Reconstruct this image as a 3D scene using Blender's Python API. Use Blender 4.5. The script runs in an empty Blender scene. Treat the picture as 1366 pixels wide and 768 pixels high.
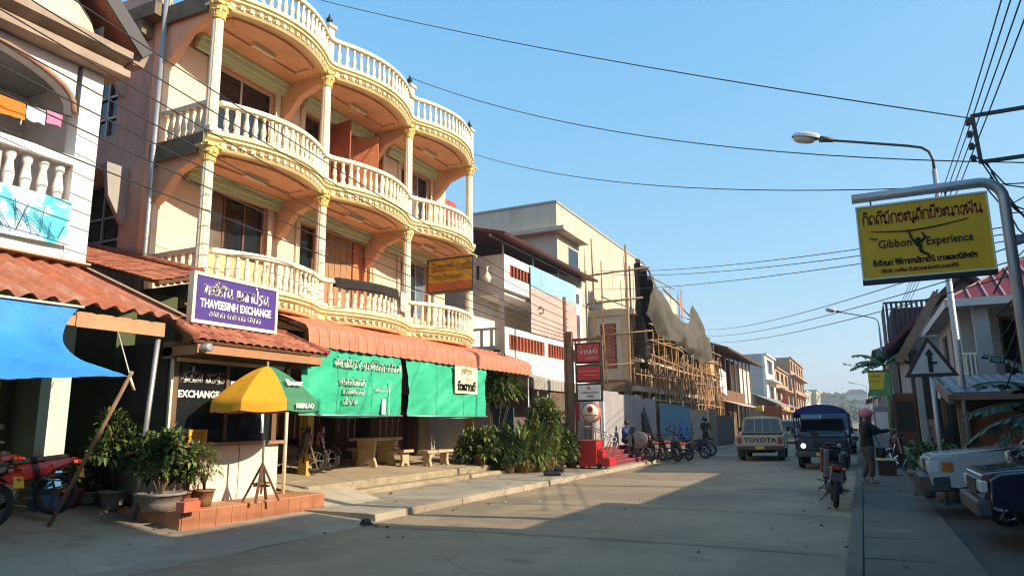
import bpy, bmesh, math, random
from mathutils import Vector, Matrix, Euler, noise
R = math.radians
PI = math.pi
rnd = random.Random(7)
S = bpy.context.scene
COL = S.collection

# ------------------------------------------------------------------ camera
cam_d = bpy.data.cameras.new('camera')
cam_d.sensor_width = 36.0
cam_d.lens = 950.0 / 1366.0 * 36.0
cam_d.clip_start = 0.05
cam_d.clip_end = 6000
cam = bpy.data.objects.new('camera', cam_d)
COL.objects.link(cam)
_p, _y, _r = R(10.8273), R(25.6675), R(0.7)
_f = Vector((-math.sin(_y) * math.cos(_p), math.cos(_y) * math.cos(_p), math.sin(_p)))
_rt = Vector((math.cos(_y), math.sin(_y), 0))
_up = _rt.cross(_f)
_r2 = _rt * math.cos(_r) - _up * math.sin(_r)
_u2 = _rt * math.sin(_r) + _up * math.cos(_r)
cam.matrix_world = Matrix(((_r2.x, _u2.x, -_f.x, 0), (_r2.y, _u2.y, -_f.y, 0), (_r2.z, _u2.z, -_f.z, 1.6), (0, 0, 0, 1)))
S.camera = cam

# ------------------------------------------------------------------ sky, sun, exposure
SUN_EL, SUN_AZ = R(28), R(3)          # azimuth measured from +X towards +Y
sd = Vector((math.cos(SUN_EL) * math.cos(SUN_AZ), math.cos(SUN_EL) * math.sin(SUN_AZ), math.sin(SUN_EL)))
W = bpy.data.worlds.new('World')
S.world = W
W.use_nodes = True
nt = W.node_tree
bg = nt.nodes['Background']
sky = nt.nodes.new('ShaderNodeTexSky')
sky.sky_type = 'NISHITA'
sky.sun_disc = False
sky.sun_elevation = SUN_EL
sky.sun_rotation = math.atan2(sd.x, sd.y)
sky.altitude = 300
sky.air_density = 1.0
sky.dust_density = 1.3
sky.ozone_density = 2.2
# the sky's own range, drawn together a little in each channel, as a clear morning sky with light haze
sp_ = nt.nodes.new('ShaderNodeSeparateColor')
cb_ = nt.nodes.new('ShaderNodeCombineColor')
nt.links.new(sky.outputs[0], sp_.inputs[0])
for ch, (ga, mu) in enumerate(((.80, 1.04), (.42, 2.12), (.2, 3.5))):
    pw = nt.nodes.new('ShaderNodeMath'); pw.operation = 'POWER'; pw.inputs[1].default_value = ga
    ml = nt.nodes.new('ShaderNodeMath'); ml.operation = 'MULTIPLY'; ml.inputs[1].default_value = mu
    nt.links.new(sp_.outputs[ch], pw.inputs[0]); nt.links.new(pw.outputs[0], ml.inputs[0]); nt.links.new(ml.outputs[0], cb_.inputs[ch])
nt.links.new(cb_.outputs[0], bg.inputs[0])
bg.inputs[1].default_value = 0.14
sun_d = bpy.data.lights.new('sun', 'SUN')
sun_d.energy = 5.0
sun_d.angle = R(0.5)
sun_d.color = (1.0, 0.84, 0.61)
sun = bpy.data.objects.new('sun', sun_d)
sun.rotation_euler = (-sd).to_track_quat('-Z', 'Y').to_euler()
COL.objects.link(sun)
S.view_settings.view_transform = 'Standard'
S.view_settings.look = 'None'
S.view_settings.exposure = 0.62
S.view_settings.gamma = 1.0
S.cycles.max_bounces = 6
S.cycles.diffuse_bounces = 3
S.cycles.filter_width = 1.15
S.cycles.caustics_reflective = False
S.cycles.caustics_refractive = False

# ------------------------------------------------------------------ materials
_mats = {}
def M(name, col=(.5, .5, .5), rough=.7, var=.12, scale=2.5, bump=0.0, bscale=30., grime=0.0, gcol=(.06, .05, .04), metal=0.0, emit=None, estr=0., streak=True, spec=.5, coat=0., gscale=1.3, trans=0.):
    if name in _mats:
        return _mats[name]
    m = bpy.data.materials.new(name)
    m.use_nodes = True
    n = m.node_tree.nodes
    L = m.node_tree.links.new
    b = n['Principled BSDF']
    b.inputs['Roughness'].default_value = rough
    b.inputs['Metallic'].default_value = metal
    b.inputs['Specular IOR Level'].default_value = spec
    if coat:
        b.inputs['Coat Weight'].default_value = coat
        b.inputs['Coat Roughness'].default_value = .06
    if trans:
        b.inputs['Transmission Weight'].default_value = trans
    geo = n.new('ShaderNodeNewGeometry')
    no = n.new('ShaderNodeTexNoise')
    no.inputs['Scale'].default_value = scale
    no.inputs['Detail'].default_value = 5
    no.inputs['Roughness'].default_value = .65
    L(geo.outputs['Position'], no.inputs['Vector'])
    mx = n.new('ShaderNodeMix')
    mx.data_type = 'RGBA'
    rm = n.new('ShaderNodeMapRange')
    rm.inputs[1].default_value = .3
    rm.inputs[2].default_value = .7
    L(no.outputs['Fac'], rm.inputs[0])
    L(rm.outputs[0], mx.inputs[0])
    mx.inputs[6].default_value = (*[max(0, c * (1 - var)) for c in col], 1)
    mx.inputs[7].default_value = (*[min(1, c * (1 + var)) for c in col], 1)
    out = mx.outputs[2]
    if grime > 0:
        mp = n.new('ShaderNodeMapping')
        mp.inputs['Scale'].default_value = (1, 1, .22) if streak else (1, 1, 1)
        L(geo.outputs['Position'], mp.inputs['Vector'])
        g = n.new('ShaderNodeTexNoise')
        g.inputs['Scale'].default_value = gscale
        g.inputs['Detail'].default_value = 8
        g.inputs['Roughness'].default_value = .7
        L(mp.outputs[0], g.inputs['Vector'])
        r2 = n.new('ShaderNodeMapRange')
        r2.inputs[1].default_value = .52
        r2.inputs[2].default_value = .78
        r2.inputs[4].default_value = grime
        L(g.outputs['Fac'], r2.inputs[0])
        m2 = n.new('ShaderNodeMix')
        m2.data_type = 'RGBA'
        L(r2.outputs[0], m2.inputs[0])
        L(out, m2.inputs[6])
        m2.inputs[7].default_value = (*gcol, 1)
        out = m2.outputs[2]
    L(out, b.inputs['Base Color'])
    if bump > 0:
        bn = n.new('ShaderNodeTexNoise')
        bn.inputs['Scale'].default_value = bscale
        bn.inputs['Detail'].default_value = 6
        L(geo.outputs['Position'], bn.inputs['Vector'])
        bp = n.new('ShaderNodeBump')
        bp.inputs['Strength'].default_value = bump
        bp.inputs['Distance'].default_value = .02
        L(bn.outputs['Fac'], bp.inputs['Height'])
        L(bp.outputs[0], b.inputs['Normal'])
    if emit:
        b.inputs['Emission Color'].default_value = (*emit, 1)
        b.inputs['Emission Strength'].default_value = estr
    _mats[name] = m
    return m

# ------------------------------------------------------------------ mesh builder
def _wloc(o):
    v = Vector((0, 0, 0))
    while o:
        v += o.location
        o = o.parent
    return v

class MB:
    def __init__(s):
        s.v = []; s.f = []; s.m = []; s.s = []
    def add(s, vs, fs, m=0, smooth=False):
        o = len(s.v)
        s.v.extend(vs)
        for f in fs:
            s.f.append([i + o for i in f]); s.m.append(m); s.s.append(smooth)
        return s
    def box(s, x0, x1, y0, y1, z0, z1, m=0):
        vs = [(x, y, z) for x in (x0, x1) for y in (y0, y1) for z in (z0, z1)]
        return s.add(vs, [(0, 1, 3, 2), (4, 6, 7, 5), (0, 4, 5, 1), (2, 3, 7, 6), (0, 2, 6, 4), (1, 5, 7, 3)], m)
    def obox(s, c, size, rot=(0, 0, 0), m=0):
        e = Euler(rot).to_matrix(); c = Vector(c)
        vs = [tuple(c + e @ Vector((sx * size[0] / 2, sy * size[1] / 2, sz * size[2] / 2))) for sx in (-1, 1) for sy in (-1, 1) for sz in (-1, 1)]
        return s.add(vs, [(0, 1, 3, 2), (4, 6, 7, 5), (0, 4, 5, 1), (2, 3, 7, 6), (0, 2, 6, 4), (1, 5, 7, 3)], m)
    def beam(s, a, b, w, h, m=0, up=(0, 0, 1)):
        a = Vector(a); b = Vector(b); d = (b - a).normalized(); u = Vector(up)
        r = d.cross(u)
        if r.length < 1e-4: r = d.cross(Vector((1, 0, 0)))
        r.normalize(); u = r.cross(d)
        vs = [tuple(p + r * sx * w / 2 + u * sz * h / 2) for p in (a, b) for sx in (-1, 1) for sz in (-1, 1)]
        return s.add(vs, [(0, 1, 3, 2), (4, 6, 7, 5), (0, 4, 5, 1), (2, 3, 7, 6), (0, 2, 6, 4), (1, 5, 7, 3)], m)
    def tube(s, pts, r, n=8, m=0, smooth=True, caps=True):
        pts = [Vector(p) for p in pts]
        rr = r if isinstance(r, (list, tuple)) else [r] * len(pts)
        vs = []; u = None
        for i, p in enumerate(pts):
            d = (pts[min(i + 1, len(pts) - 1)] - pts[max(i - 1, 0)]).normalized()
            if u is None:
                u = d.orthogonal().normalized()
            else:
                u = (u - d * u.dot(d))
                u = u.normalized() if u.length > 1e-5 else d.orthogonal().normalized()
            w = d.cross(u)
            for k in range(n):
                a = 2 * PI * k / n
                vs.append(tuple(p + (u * math.cos(a) + w * math.sin(a)) * rr[i]))
        fs = []
        for i in range(len(pts) - 1):
            for k in range(n):
                fs.append((i * n + k, i * n + (k + 1) % n, (i + 1) * n + (k + 1) % n, (i + 1) * n + k))
        s.add(vs, fs, m, smooth)
        if caps:
            o = len(s.v) - len(vs)
            s.f.append([o + k for k in range(n)][::-1]); s.m.append(m); s.s.append(False)
            s.f.append([o + (len(pts) - 1) * n + k for k in range(n)]); s.m.append(m); s.s.append(False)
        return s
    def lathe(s, prof, n=12, c=(0, 0, 0), axis='Z', m=0, smooth=True, caps=True):
        vs = []
        for r, h in prof:
            for k in range(n):
                a = 2 * PI * k / n
                x, y = r * math.cos(a), r * math.sin(a)
                p = (x, y, h) if axis == 'Z' else ((h, x, y) if axis == 'X' else (x, h, y))
                vs.append((p[0] + c[0], p[1] + c[1], p[2] + c[2]))
        fs = [(i * n + k, i * n + (k + 1) % n, (i + 1) * n + (k + 1) % n, (i + 1) * n + k) for i in range(len(prof) - 1) for k in range(n)]
        s.add(vs, fs, m, smooth)
        if caps:
            o = len(s.v) - len(vs)
            for i in (0, len(prof) - 1):
                if prof[i][0] > 1e-4:
                    s.f.append([o + i * n + k for k in range(n)]); s.m.append(m); s.s.append(False)
        return s
    def prism(s, poly, axis, a0, a1, m=0):
        # polygon in the plane across `axis`: X -> (y,z), Y -> (x,z), Z -> (x,y)
        n = len(poly)
        def P(p, a):
            return (a, p[0], p[1]) if axis == 'X' else ((p[0], a, p[1]) if axis == 'Y' else (p[0], p[1], a))
        vs = [P(p, a0) for p in poly] + [P(p, a1) for p in poly]
        fs = [list(range(n))[::-1], [n + i for i in range(n)]] + [(i, (i + 1) % n, n + (i + 1) % n, n + i) for i in range(n)]
        return s.add(vs, fs, m)
    def quad(s, a, b, c, d, m=0):
        return s.add([tuple(a), tuple(b), tuple(c), tuple(d)], [(0, 1, 2, 3)], m)
    def grid(s, fn, nu, nv, m=0, smooth=True):
        vs = [tuple(fn(i / nu, j / nv)) for i in range(nu + 1) for j in range(nv + 1)]
        fs = [(i * (nv + 1) + j, (i + 1) * (nv + 1) + j, (i + 1) * (nv + 1) + j + 1, i * (nv + 1) + j + 1) for i in range(nu) for j in range(nv)]
        return s.add(vs, fs, m, smooth)
    def slab(s, top, thick, m=0):
        # top: four corners; extruded along -normal
        a, b, c, d = [Vector(p) for p in top]
        nrm = (b - a).cross(d - a).normalized() * thick
        vs = [tuple(p) for p in (a, b, c, d)] + [tuple(p - nrm) for p in (a, b, c, d)]
        return s.add(vs, [(0, 1, 2, 3), (7, 6, 5, 4), (0, 4, 5, 1), (1, 5, 6, 2), (2, 6, 7, 3), (3, 7, 4, 0)], m)
    def hull(s, pts, m=0, smooth=False):
        bm = bmesh.new()
        for p in pts: bm.verts.new(p)
        r = bmesh.ops.convex_hull(bm, input=bm.verts)
        bmesh.ops.delete(bm, geom=[e for e in r['geom_interior'] if isinstance(e, bmesh.types.BMVert)], context='VERTS')
        bm.verts.index_update()
        s.add([tuple(v.co) for v in bm.verts], [[v.index for v in f.verts] for f in bm.faces], m, smooth)
        bm.free()
        return s
    def mesh(s, name, mats, off=(0, 0, 0)):
        me = bpy.data.meshes.new(name)
        ox, oy, oz = off
        me.from_pydata([(a - ox, b - oy, c - oz) for a, b, c in s.v], [], s.f)
        for m in (mats if isinstance(mats, (list, tuple)) else [mats]):
            if m: me.materials.append(m)
        me.polygons.foreach_set('material_index', s.m)
        me.polygons.foreach_set('use_smooth', s.s)
        me.update()
        return me
    def build(s, name, mats, parent=None, bevel=0, origin=None, fix=True):
        base = _wloc(parent) if parent else Vector((0, 0, 0))
        org = Vector(origin) if origin is not None else base
        me = s.mesh(name, mats, org)
        if fix:
            bm = bmesh.new(); bm.from_mesh(me)
            bmesh.ops.recalc_face_normals(bm, faces=bm.faces)
            bm.to_mesh(me); bm.free()
        o = bpy.data.objects.new(name, me)
        COL.objects.link(o)
        if parent:
            o.parent = parent
        o.location = org - base
        if bevel:
            b = o.modifiers.new('bevel', 'BEVEL')
            b.width = bevel; b.segments = 2; b.limit_method = 'ANGLE'; b.angle_limit = R(40)
            b.harden_normals = False
        return o

def tag(o, label=None, cat=None, group=None, kind=None):
    if label: o['label'] = label
    if cat: o['category'] = cat
    if group: o['group'] = group
    if kind: o['kind'] = kind
    return o
def thing(name, label, cat, loc=(0, 0, 0), rz=0, group=None):
    o = bpy.data.objects.new(name, None)
    o.empty_display_size = .2
    o.location = loc
    o.rotation_euler = (0, 0, rz)
    COL.objects.link(o)
    return tag(o, label, cat, group)
def inst(name, me, parent, loc, rot=(0, 0, 0), scale=(1, 1, 1)):
    # one more piece that shares its mesh; loc in the world, parents carry no rotation
    o = bpy.data.objects.new(name, me)
    COL.objects.link(o)
    if parent:
        o.parent = parent
        o.location = Vector(loc) - _wloc(parent)
    else:
        o.location = loc
    o.rotation_euler = rot
    o.scale = scale
    return o
_kids = None
def copy_tree(o, parent=None):
    c = o.copy()
    COL.objects.link(c)
    if parent: c.parent = parent
    for ch in list(o.children):
        copy_tree(ch, c)
    return c
TX = {'+X': (R(90), 0, R(90)), '-Y': (R(90), 0, 0), '-X': (R(90), 0, R(-90)), '+Y': (R(90), 0, R(180))}
def text(s, parent, loc, size, mat, face='-Y', bold=0.0, ext=.004, sx=1.0, align='CENTER', name='lettering', rot=None, shear=0):
    cu = bpy.data.curves.new(name, 'FONT')
    cu.body = s
    cu.size = size
    cu.align_x = align
    cu.align_y = 'CENTER'
    cu.offset = bold
    cu.extrude = ext
    cu.resolution_u = 2
    cu.shear = shear
    cu.materials.append(mat)
    tmp = bpy.data.objects.new(name + '_curve', cu)
    o = bpy.data.objects.new(name, bpy.data.meshes.new_from_object(tmp))
    bpy.data.objects.remove(tmp)
    COL.objects.link(o)
    if parent:
        o.parent = parent
        o.location = Vector(loc) - _wloc(parent)
    else:
        o.location = loc
    o.rotation_euler = rot or TX[face]
    o.scale = (sx, 1, 1)
    return o

# stroke-drawn letters of the Lao script, in a box one unit high
def _arc(cx, cy, rx, ry, a0, a1, n=8):
    return [(cx + rx * math.cos(R(a0 + (a1 - a0) * i / n)), cy + ry * math.sin(R(a0 + (a1 - a0) * i / n))) for i in range(n + 1)]
LAO = {
 'ກ': (.75, [[(.05, .55), (.1, .8)] + _arc(.37, .68, .27, .28, 150, 0) + [(.64, 0)], [(.12, .62), (.12, 0)]]),
 'ດ': (.75, [_arc(.2, .18, .13, .13, 0, 330) , [(.08, .2), (.08, .6)] + _arc(.36, .62, .28, .34, 180, 0) + [(.64, 0)]]),
 'ສ': (.85, [_arc(.2, .2, .12, .14, 0, 330), [(.1, .24), (.1, .62)] + _arc(.36, .64, .26, .32, 180, 0) + [(.62, 0)], [(.6, .7), (.84, 1.05)]]),
 'ມ': (.8, [_arc(.14, .84, .1, .12, 0, 330), [(.18, .74), (.18, .1), (.3, .02), (.62, .02), (.66, .9)], _arc(.26, .12, .1, .1, 0, 340)]),
 'ອ': (.7, [_arc(.34, .48, .28, .46, 150, -170, 12), _arc(.2, .7, .1, .1, 0, 330)]),
 'ນ': (.8, [_arc(.14, .84, .1, .12, 0, 330), [(.2, .75), (.2, .05), (.56, .3)], [(.62, .95), (.62, .25)], _arc(.66, .14, .1, .12, 0, 340)]),
 'ລ': (.75, [_arc(.2, .2, .14, .16, 0, 330), [(.06, .3), (.2, .85)] + _arc(.4, .7, .25, .27, 130, -20) + [(.64, 0)]]),
 'ຊ': (.75, [_arc(.16, .84, .1, .12, 0, 330), [(.2, .74), (.1, .1), (.55, .1), (.6, .8), (.78, 1.02)]]),
 'ວ': (.6, [_arc(.28, .5, .26, .46, 160, -90, 10) + [(.16, .1)], _arc(.14, .64, .1, .1, 0, 330)]),
 'ພ': (.9, [[(.1, .95), (.14, .05), (.42, .6), (.68, .05), (.74, .95)], _arc(.14, .88, .08, .1, 0, 330)]),
 'ງ': (.6, [_arc(.34, .62, .2, .3, 180, -60, 8) + [(.36, .0), (.06, .3)]]),
 'ັ': (0, [_arc(-.35, 1.22, .16, .14, 180, 360), [(-.19, 1.22), (-.12, 1.38)]]),
 'ະ': (.45, [_arc(.2, .7, .12, .14, 0, 330), _arc(.2, .24, .12, .14, 0, 330), [(.3, .74), (.4, .9)], [(.3, .28), (.4, .44)]]),
 'າ': (.55, [[(.06, .7)] + _arc(.26, .7, .18, .24, 170, 0) + [(.44, 0)]]),
 'ິ': (0, [_arc(-.36, 1.2, .2, .14, 180, 0) + [(-.56, 1.2)]]),
 'ີ': (0, [_arc(-.36, 1.2, .2, .14, 180, 0) + [(-.56, 1.2)], [(-.18, 1.2), (-.12, 1.42)]]),
 'ຸ': (0, [[(-.3, -.08), (-.22, -.34)], _arc(-.32, -.12, .07, .07, 0, 330)]),
 'ທ': (.8, [_arc(.14, .84, .1, .12, 0, 330), [(.2, .74), (.2, 0), (.46, .85), (.62, .8), (.66, .6), (.66, 0)]]),
 'ແ': (.6, [[(.12, .95), (.12, .2)], _arc(.2, .12, .09, .11, 180, 520), [(.38, .95), (.38, .2)], _arc(.46, .12, .09, .11, 180, 520)]),
 'ປ': (.8, [_arc(.14, .84, .1, .12, 0, 330), [(.2, .74), (.2, .04), (.64, .04), (.64, 1.35)]]),
 'ຽ': (.6, [[(.5, .95), (.2, .85), (.18, .55), (.46, .4), (.4, .05), (.08, -.2)]]),
 ' ': (.45, []),
 '່': (0, [[(-.3, 1.5), (-.3, 1.68)]]),
}
def lao(s, parent, org, size, mat, face='-Y', w=.1, length=None, name='lettering'):
    tot = sum(LAO[c][0] for c in s)
    kx = (length / tot / size) if length else 1.0
    b = MB(); x = 0
    for ch in s:
        adv, strokes = LAO[ch]
        for st in strokes:
            pts = [Vector((x + px if adv else x + px, py, 0)) for px, py in st]
            for a, c in zip(pts[:-1], pts[1:]):
                d = (c - a)
                if d.length < 1e-5: continue
                nn = Vector((-d.y, d.x, 0)).normalized() * w / 2
                e = d.normalized() * w * .25
                q = [a - e + nn, a - e - nn, c + e - nn, c + e + nn]
                b.add([(p.x * size * kx, p.y * size, 0) for p in q], [(0, 1, 2, 3)])
        x += adv
    o = b.build(name, mat, None, fix=False)
    if parent:
        o.parent = parent
        o.location = Vector(org) - _wloc(parent)
    else:
        o.location = org
    o.rotation_euler = TX[face]
    return o
def scribble(parent, org, size, n, mat, face='-Y', seed=1, w=.13, gaps=(), name='lettering', pitch=.8):
    """small print the photograph does not resolve, in letters of the Lao script"""
    rr = random.Random(seed); t = ''
    for i in range(n):
        if i in gaps: t += ' '
        t += rr.choice('ກດສມອນລຊວພງທປ') + rr.choice(('', '', '', 'ິ', 'ີ', 'ະ', 'າ', 'ັ'))
    return lao(t, parent, org, size, mat, face, w, pitch * size * (n + .8 * len(gaps)), name)

def wall_holes(b, plane, pos, a0, a1, z0, z1, holes, depth, sign=1, m=0):
    """wall sheet in plane X=pos (a = y) or Y=pos (a = x) with openings whose reveals go `depth` behind; sign = side it faces"""
    A = sorted({a0, a1, *[h[0] for h in holes], *[h[1] for h in holes]})
    Z = sorted({z0, z1, *[h[2] for h in holes], *[h[3] for h in holes]})
    def P(a, z, d=0):
        return (pos - sign * d, a, z) if plane == 'X' else (a, pos - sign * d, z)
    for i in range(len(A) - 1):
        for j in range(len(Z) - 1):
            ca, cz = (A[i] + A[i + 1]) / 2, (Z[j] + Z[j + 1]) / 2
            if any(h[0] < ca < h[1] and h[2] < cz < h[3] for h in holes): continue
            b.quad(P(A[i], Z[j]), P(A[i + 1], Z[j]), P(A[i + 1], Z[j + 1]), P(A[i], Z[j + 1]), m)
    for h in holes:
        for (p, q) in (((h[0], h[2]), (h[1], h[2])), ((h[1], h[2]), (h[1], h[3])), ((h[1], h[3]), (h[0], h[3])), ((h[0], h[3]), (h[0], h[2]))):
            b.quad(P(*p), P(*q), P(*q, depth), P(*p, depth), m)
    # closed back so that no light leaks
    b.quad(P(a0, z0, depth + .12), P(a1, z0, depth + .12), P(a1, z1, depth + .12), P(a0, z1, depth + .12), m)
    for (p, q) in (((a0, z0), (a1, z0)), ((a1, z0), (a1, z1)), ((a1, z1), (a0, z1)), ((a0, z1), (a0, z0))):
        b.quad(P(*p), P(*q), P(*q, depth + .12), P(*p, depth + .12), m)

def window(parent, plane, pos, a0, a1, z0, z1, nx, frame, glass, sign=1, depth=.1, fw=.05, nz=1, name='window'):
    """a window set back in an opening: frame > panes"""
    f = MB()
    def bx(b, p0, p1, q0, q1, d0, d1):
        lo, hi = sorted((pos - sign * d0, pos - sign * d1))
        if plane == 'X': b.box(lo, hi, p0, p1, q0, q1)
        else: b.box(p0, p1, lo, hi, q0, q1)
    d0, d1 = depth - .03, depth + .03
    bx(f, a0, a1, z1 - fw, z1, d0, d1); bx(f, a0, a1, z0, z0 + fw, d0, d1)
    xs = [a0 + (a1 - a0) * i / nx for i in range(nx + 1)]
    for i, x in enumerate(xs):
        l = x if i == 0 else (x - fw if i == nx else x - fw / 2)
        bx(f, l, l + fw, z0 + fw, z1 - fw, d0 + .002, d1)
    w = f.build(name, frame, parent)
    for i in range(nx):
        g = MB()
        bx(g, xs[i] + fw * .5, xs[i + 1] - fw * .5, z0 + fw * .5, z1 - fw * .5, depth - .004, depth + .01)
        g.build('pane', glass[i % len(glass)] if isinstance(glass, list) else glass, w)
    return w
# ------------------------------------------------------------------ palette
m_road = M('road_concrete', (.31, .226, .142), .85, .2, .45, .45, 70, .65, (.13, .105, .08), streak=False, gscale=.5)
m_walk = M('pavement_concrete', (.36, .30, .225), .85, .14, 1.1, .3, 45, .55, (.2, .16, .12), streak=False, gscale=.8)
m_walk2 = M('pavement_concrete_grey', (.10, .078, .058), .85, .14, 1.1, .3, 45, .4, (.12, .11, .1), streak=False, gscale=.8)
m_terr = M('terrace_concrete', (.40, .33, .23), .8, .12, 1.3, .25, 40, .45, (.22, .17, .11), streak=False, gscale=.9)
m_step = M('worn_step_concrete', (.33, .27, .18), .9, .25, 3, .5, 25, .8, (.1, .085, .06), streak=False, gscale=2)
m_dirt = M('dirt', (.2, .16, .11), .95, .2, .6, .4, 20)
m_cream = M('cream_paint', (.78, .63, .46), .65, .08, 1.4, .15, 40, .5, (.48, .34, .19))
m_yel = M('yellow_cornice_paint', (.76, .66, .35), .6, .1, 1.8, .15, 40, .55, (.44, .29, .12))
m_white = M('ivory_paint', (.79, .73, .56), .55, .06, 2.2, .1, 40, .4, (.46, .38, .26))
m_orange = M('orange_plaster', (.78, .47, .28), .75, .12, 1.1, .2, 35, .5, (.40, .2, .11))
m_pink = M('pink_plaster', (.47, .34, .29), .85, .18, .8, .3, 30, .85, (.15, .12, .11))
m_green = M('pale_green_paint', (.64, .78, .50), .6, .03, 2)
m_gold = M('gold_paint', (.76, .55, .19), .45, .1, 6)
m_glass = M('dark_glass', (.012, .016, .02), .06, .1, 1, spec=.8)
m_glass2 = M('curtained_glass', (.16, .13, .1), .12, .3, 5, spec=.7)
m_alu = M('aluminium', (.55, .53, .5), .4, .05, 3, metal=.5)
m_brown = M('brown_wood', (.16, .075, .04), .6, .2, 6, .2, 40)
m_redwood = M('red_shutter_wood', (.30, .075, .035), .6, .15, 6, .2, 40)
m_oshut = M('orange_shutter_wood', (.62, .23, .1), .6, .12, 6, .2, 40)
m_mould = M('mouldy_concrete', (.17, .15, .10), .9, .35, 3, .5, 25, .7, (.04, .045, .025), streak=False)
m_grey = M('grey_concrete', (.36, .345, .33), .85, .1, 1.2, .25, 30, .5, (.17, .155, .14))
m_wht2 = M('white_wall_paint', (.80, .77, .73), .6, .05, 1.2, .1, 40, .35, (.42, .36, .3))
m_creamb = M('cream_render', (.56, .495, .395), .8, .1, 1, .2, 30, .6, (.3, .26, .2))
m_tile = [M('terracotta_tile_%s' % w, c, .75, .22, 8, .3, 40, .4, (.12, .07, .05), streak=False, gscale=5) for w, c in (('mid', (.36, .115, .06)), ('pale', (.43, .16, .085)), ('dark', (.26, .08, .045)))]
m_corr = M('terracotta_sheet', (.34, .125, .075), .85, .25, 5, .3, 50, .85, (.5, .4, .31), streak=False, gscale=2.2)
m_awn = M('salmon_metal_awning', (.62, .2, .12), .5, .14, 3, .05, 60, .4, (.34, .12, .08))
m_tarpg = M('green_tarpaulin', (.03, .42, .25), .6, .16, 1.2, .35, 14, .45, (.13, .52, .36), streak=False, gscale=1.1)
m_tarpb = M('blue_tarpaulin', (.03, .23, .6), .5, .2, 1.5, .35, 12, .35, (.08, .34, .7), streak=False)
m_wtxt = M('white_lettering', (.82, .82, .8), .6, .03)
m_ptxt = M('faded_lettering', (.60, .72, .60), .7, .2, 9)
m_violet = M('violet_sign_paint', (.065, .035, .25), .5, .06)
m_black = M('black_plastic', (.012, .012, .013), .45, .2)
m_rub = M('tyre_rubber', (.018, .018, .019), .85, .2, 20, .3, 60)
m_steel = M('galvanised_steel', (.42, .43, .45), .45, .1, 4, metal=.6)
m_dsteel = M('dark_steel', (.07, .07, .075), .5, .15, 4, metal=.4)
m_wire = M('cable_black', (.02, .02, .022), .6, .1)
m_bamboo = M('bamboo', (.40, .22, .10), .7, .45, 1.6, .1, 40, .4, (.16, .1, .06))
m_bamboo2 = M('old_bamboo', (.30, .19, .11), .8, .3, 3, .1, 40)
m_wood = M('weathered_wood', (.21, .13, .075), .85, .25, 5, .4, 30)
m_leafd = M('dark_leaf', (.035, .07, .02), .55, .3, 6)
m_leafm = M('mid_leaf', (.07, .13, .03), .5, .3, 6)
m_leafl = M('yellow_green_leaf', (.24, .27, .05), .5, .25, 6)
m_bark = M('stem_bark', (.13, .09, .055), .9, .2, 9, .4, 40)
m_pot = M('clay_pot', (.22, .105, .055), .85, .2, 6, .2, 40)
m_potg = M('grey_cement_pot', (.25, .22, .19), .9, .2, 5, .3, 40)
m_red = M('red_paint', (.42, .012, .016), .3, .1, 5, coat=.5)
m_yplate = M('yellow_plate', (.75, .45, .04), .5, .05)
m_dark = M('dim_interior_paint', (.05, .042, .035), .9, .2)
m_maroon = M('maroon_tile', (.22, .035, .055), .55, .15, 3, .1, 40)

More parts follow.
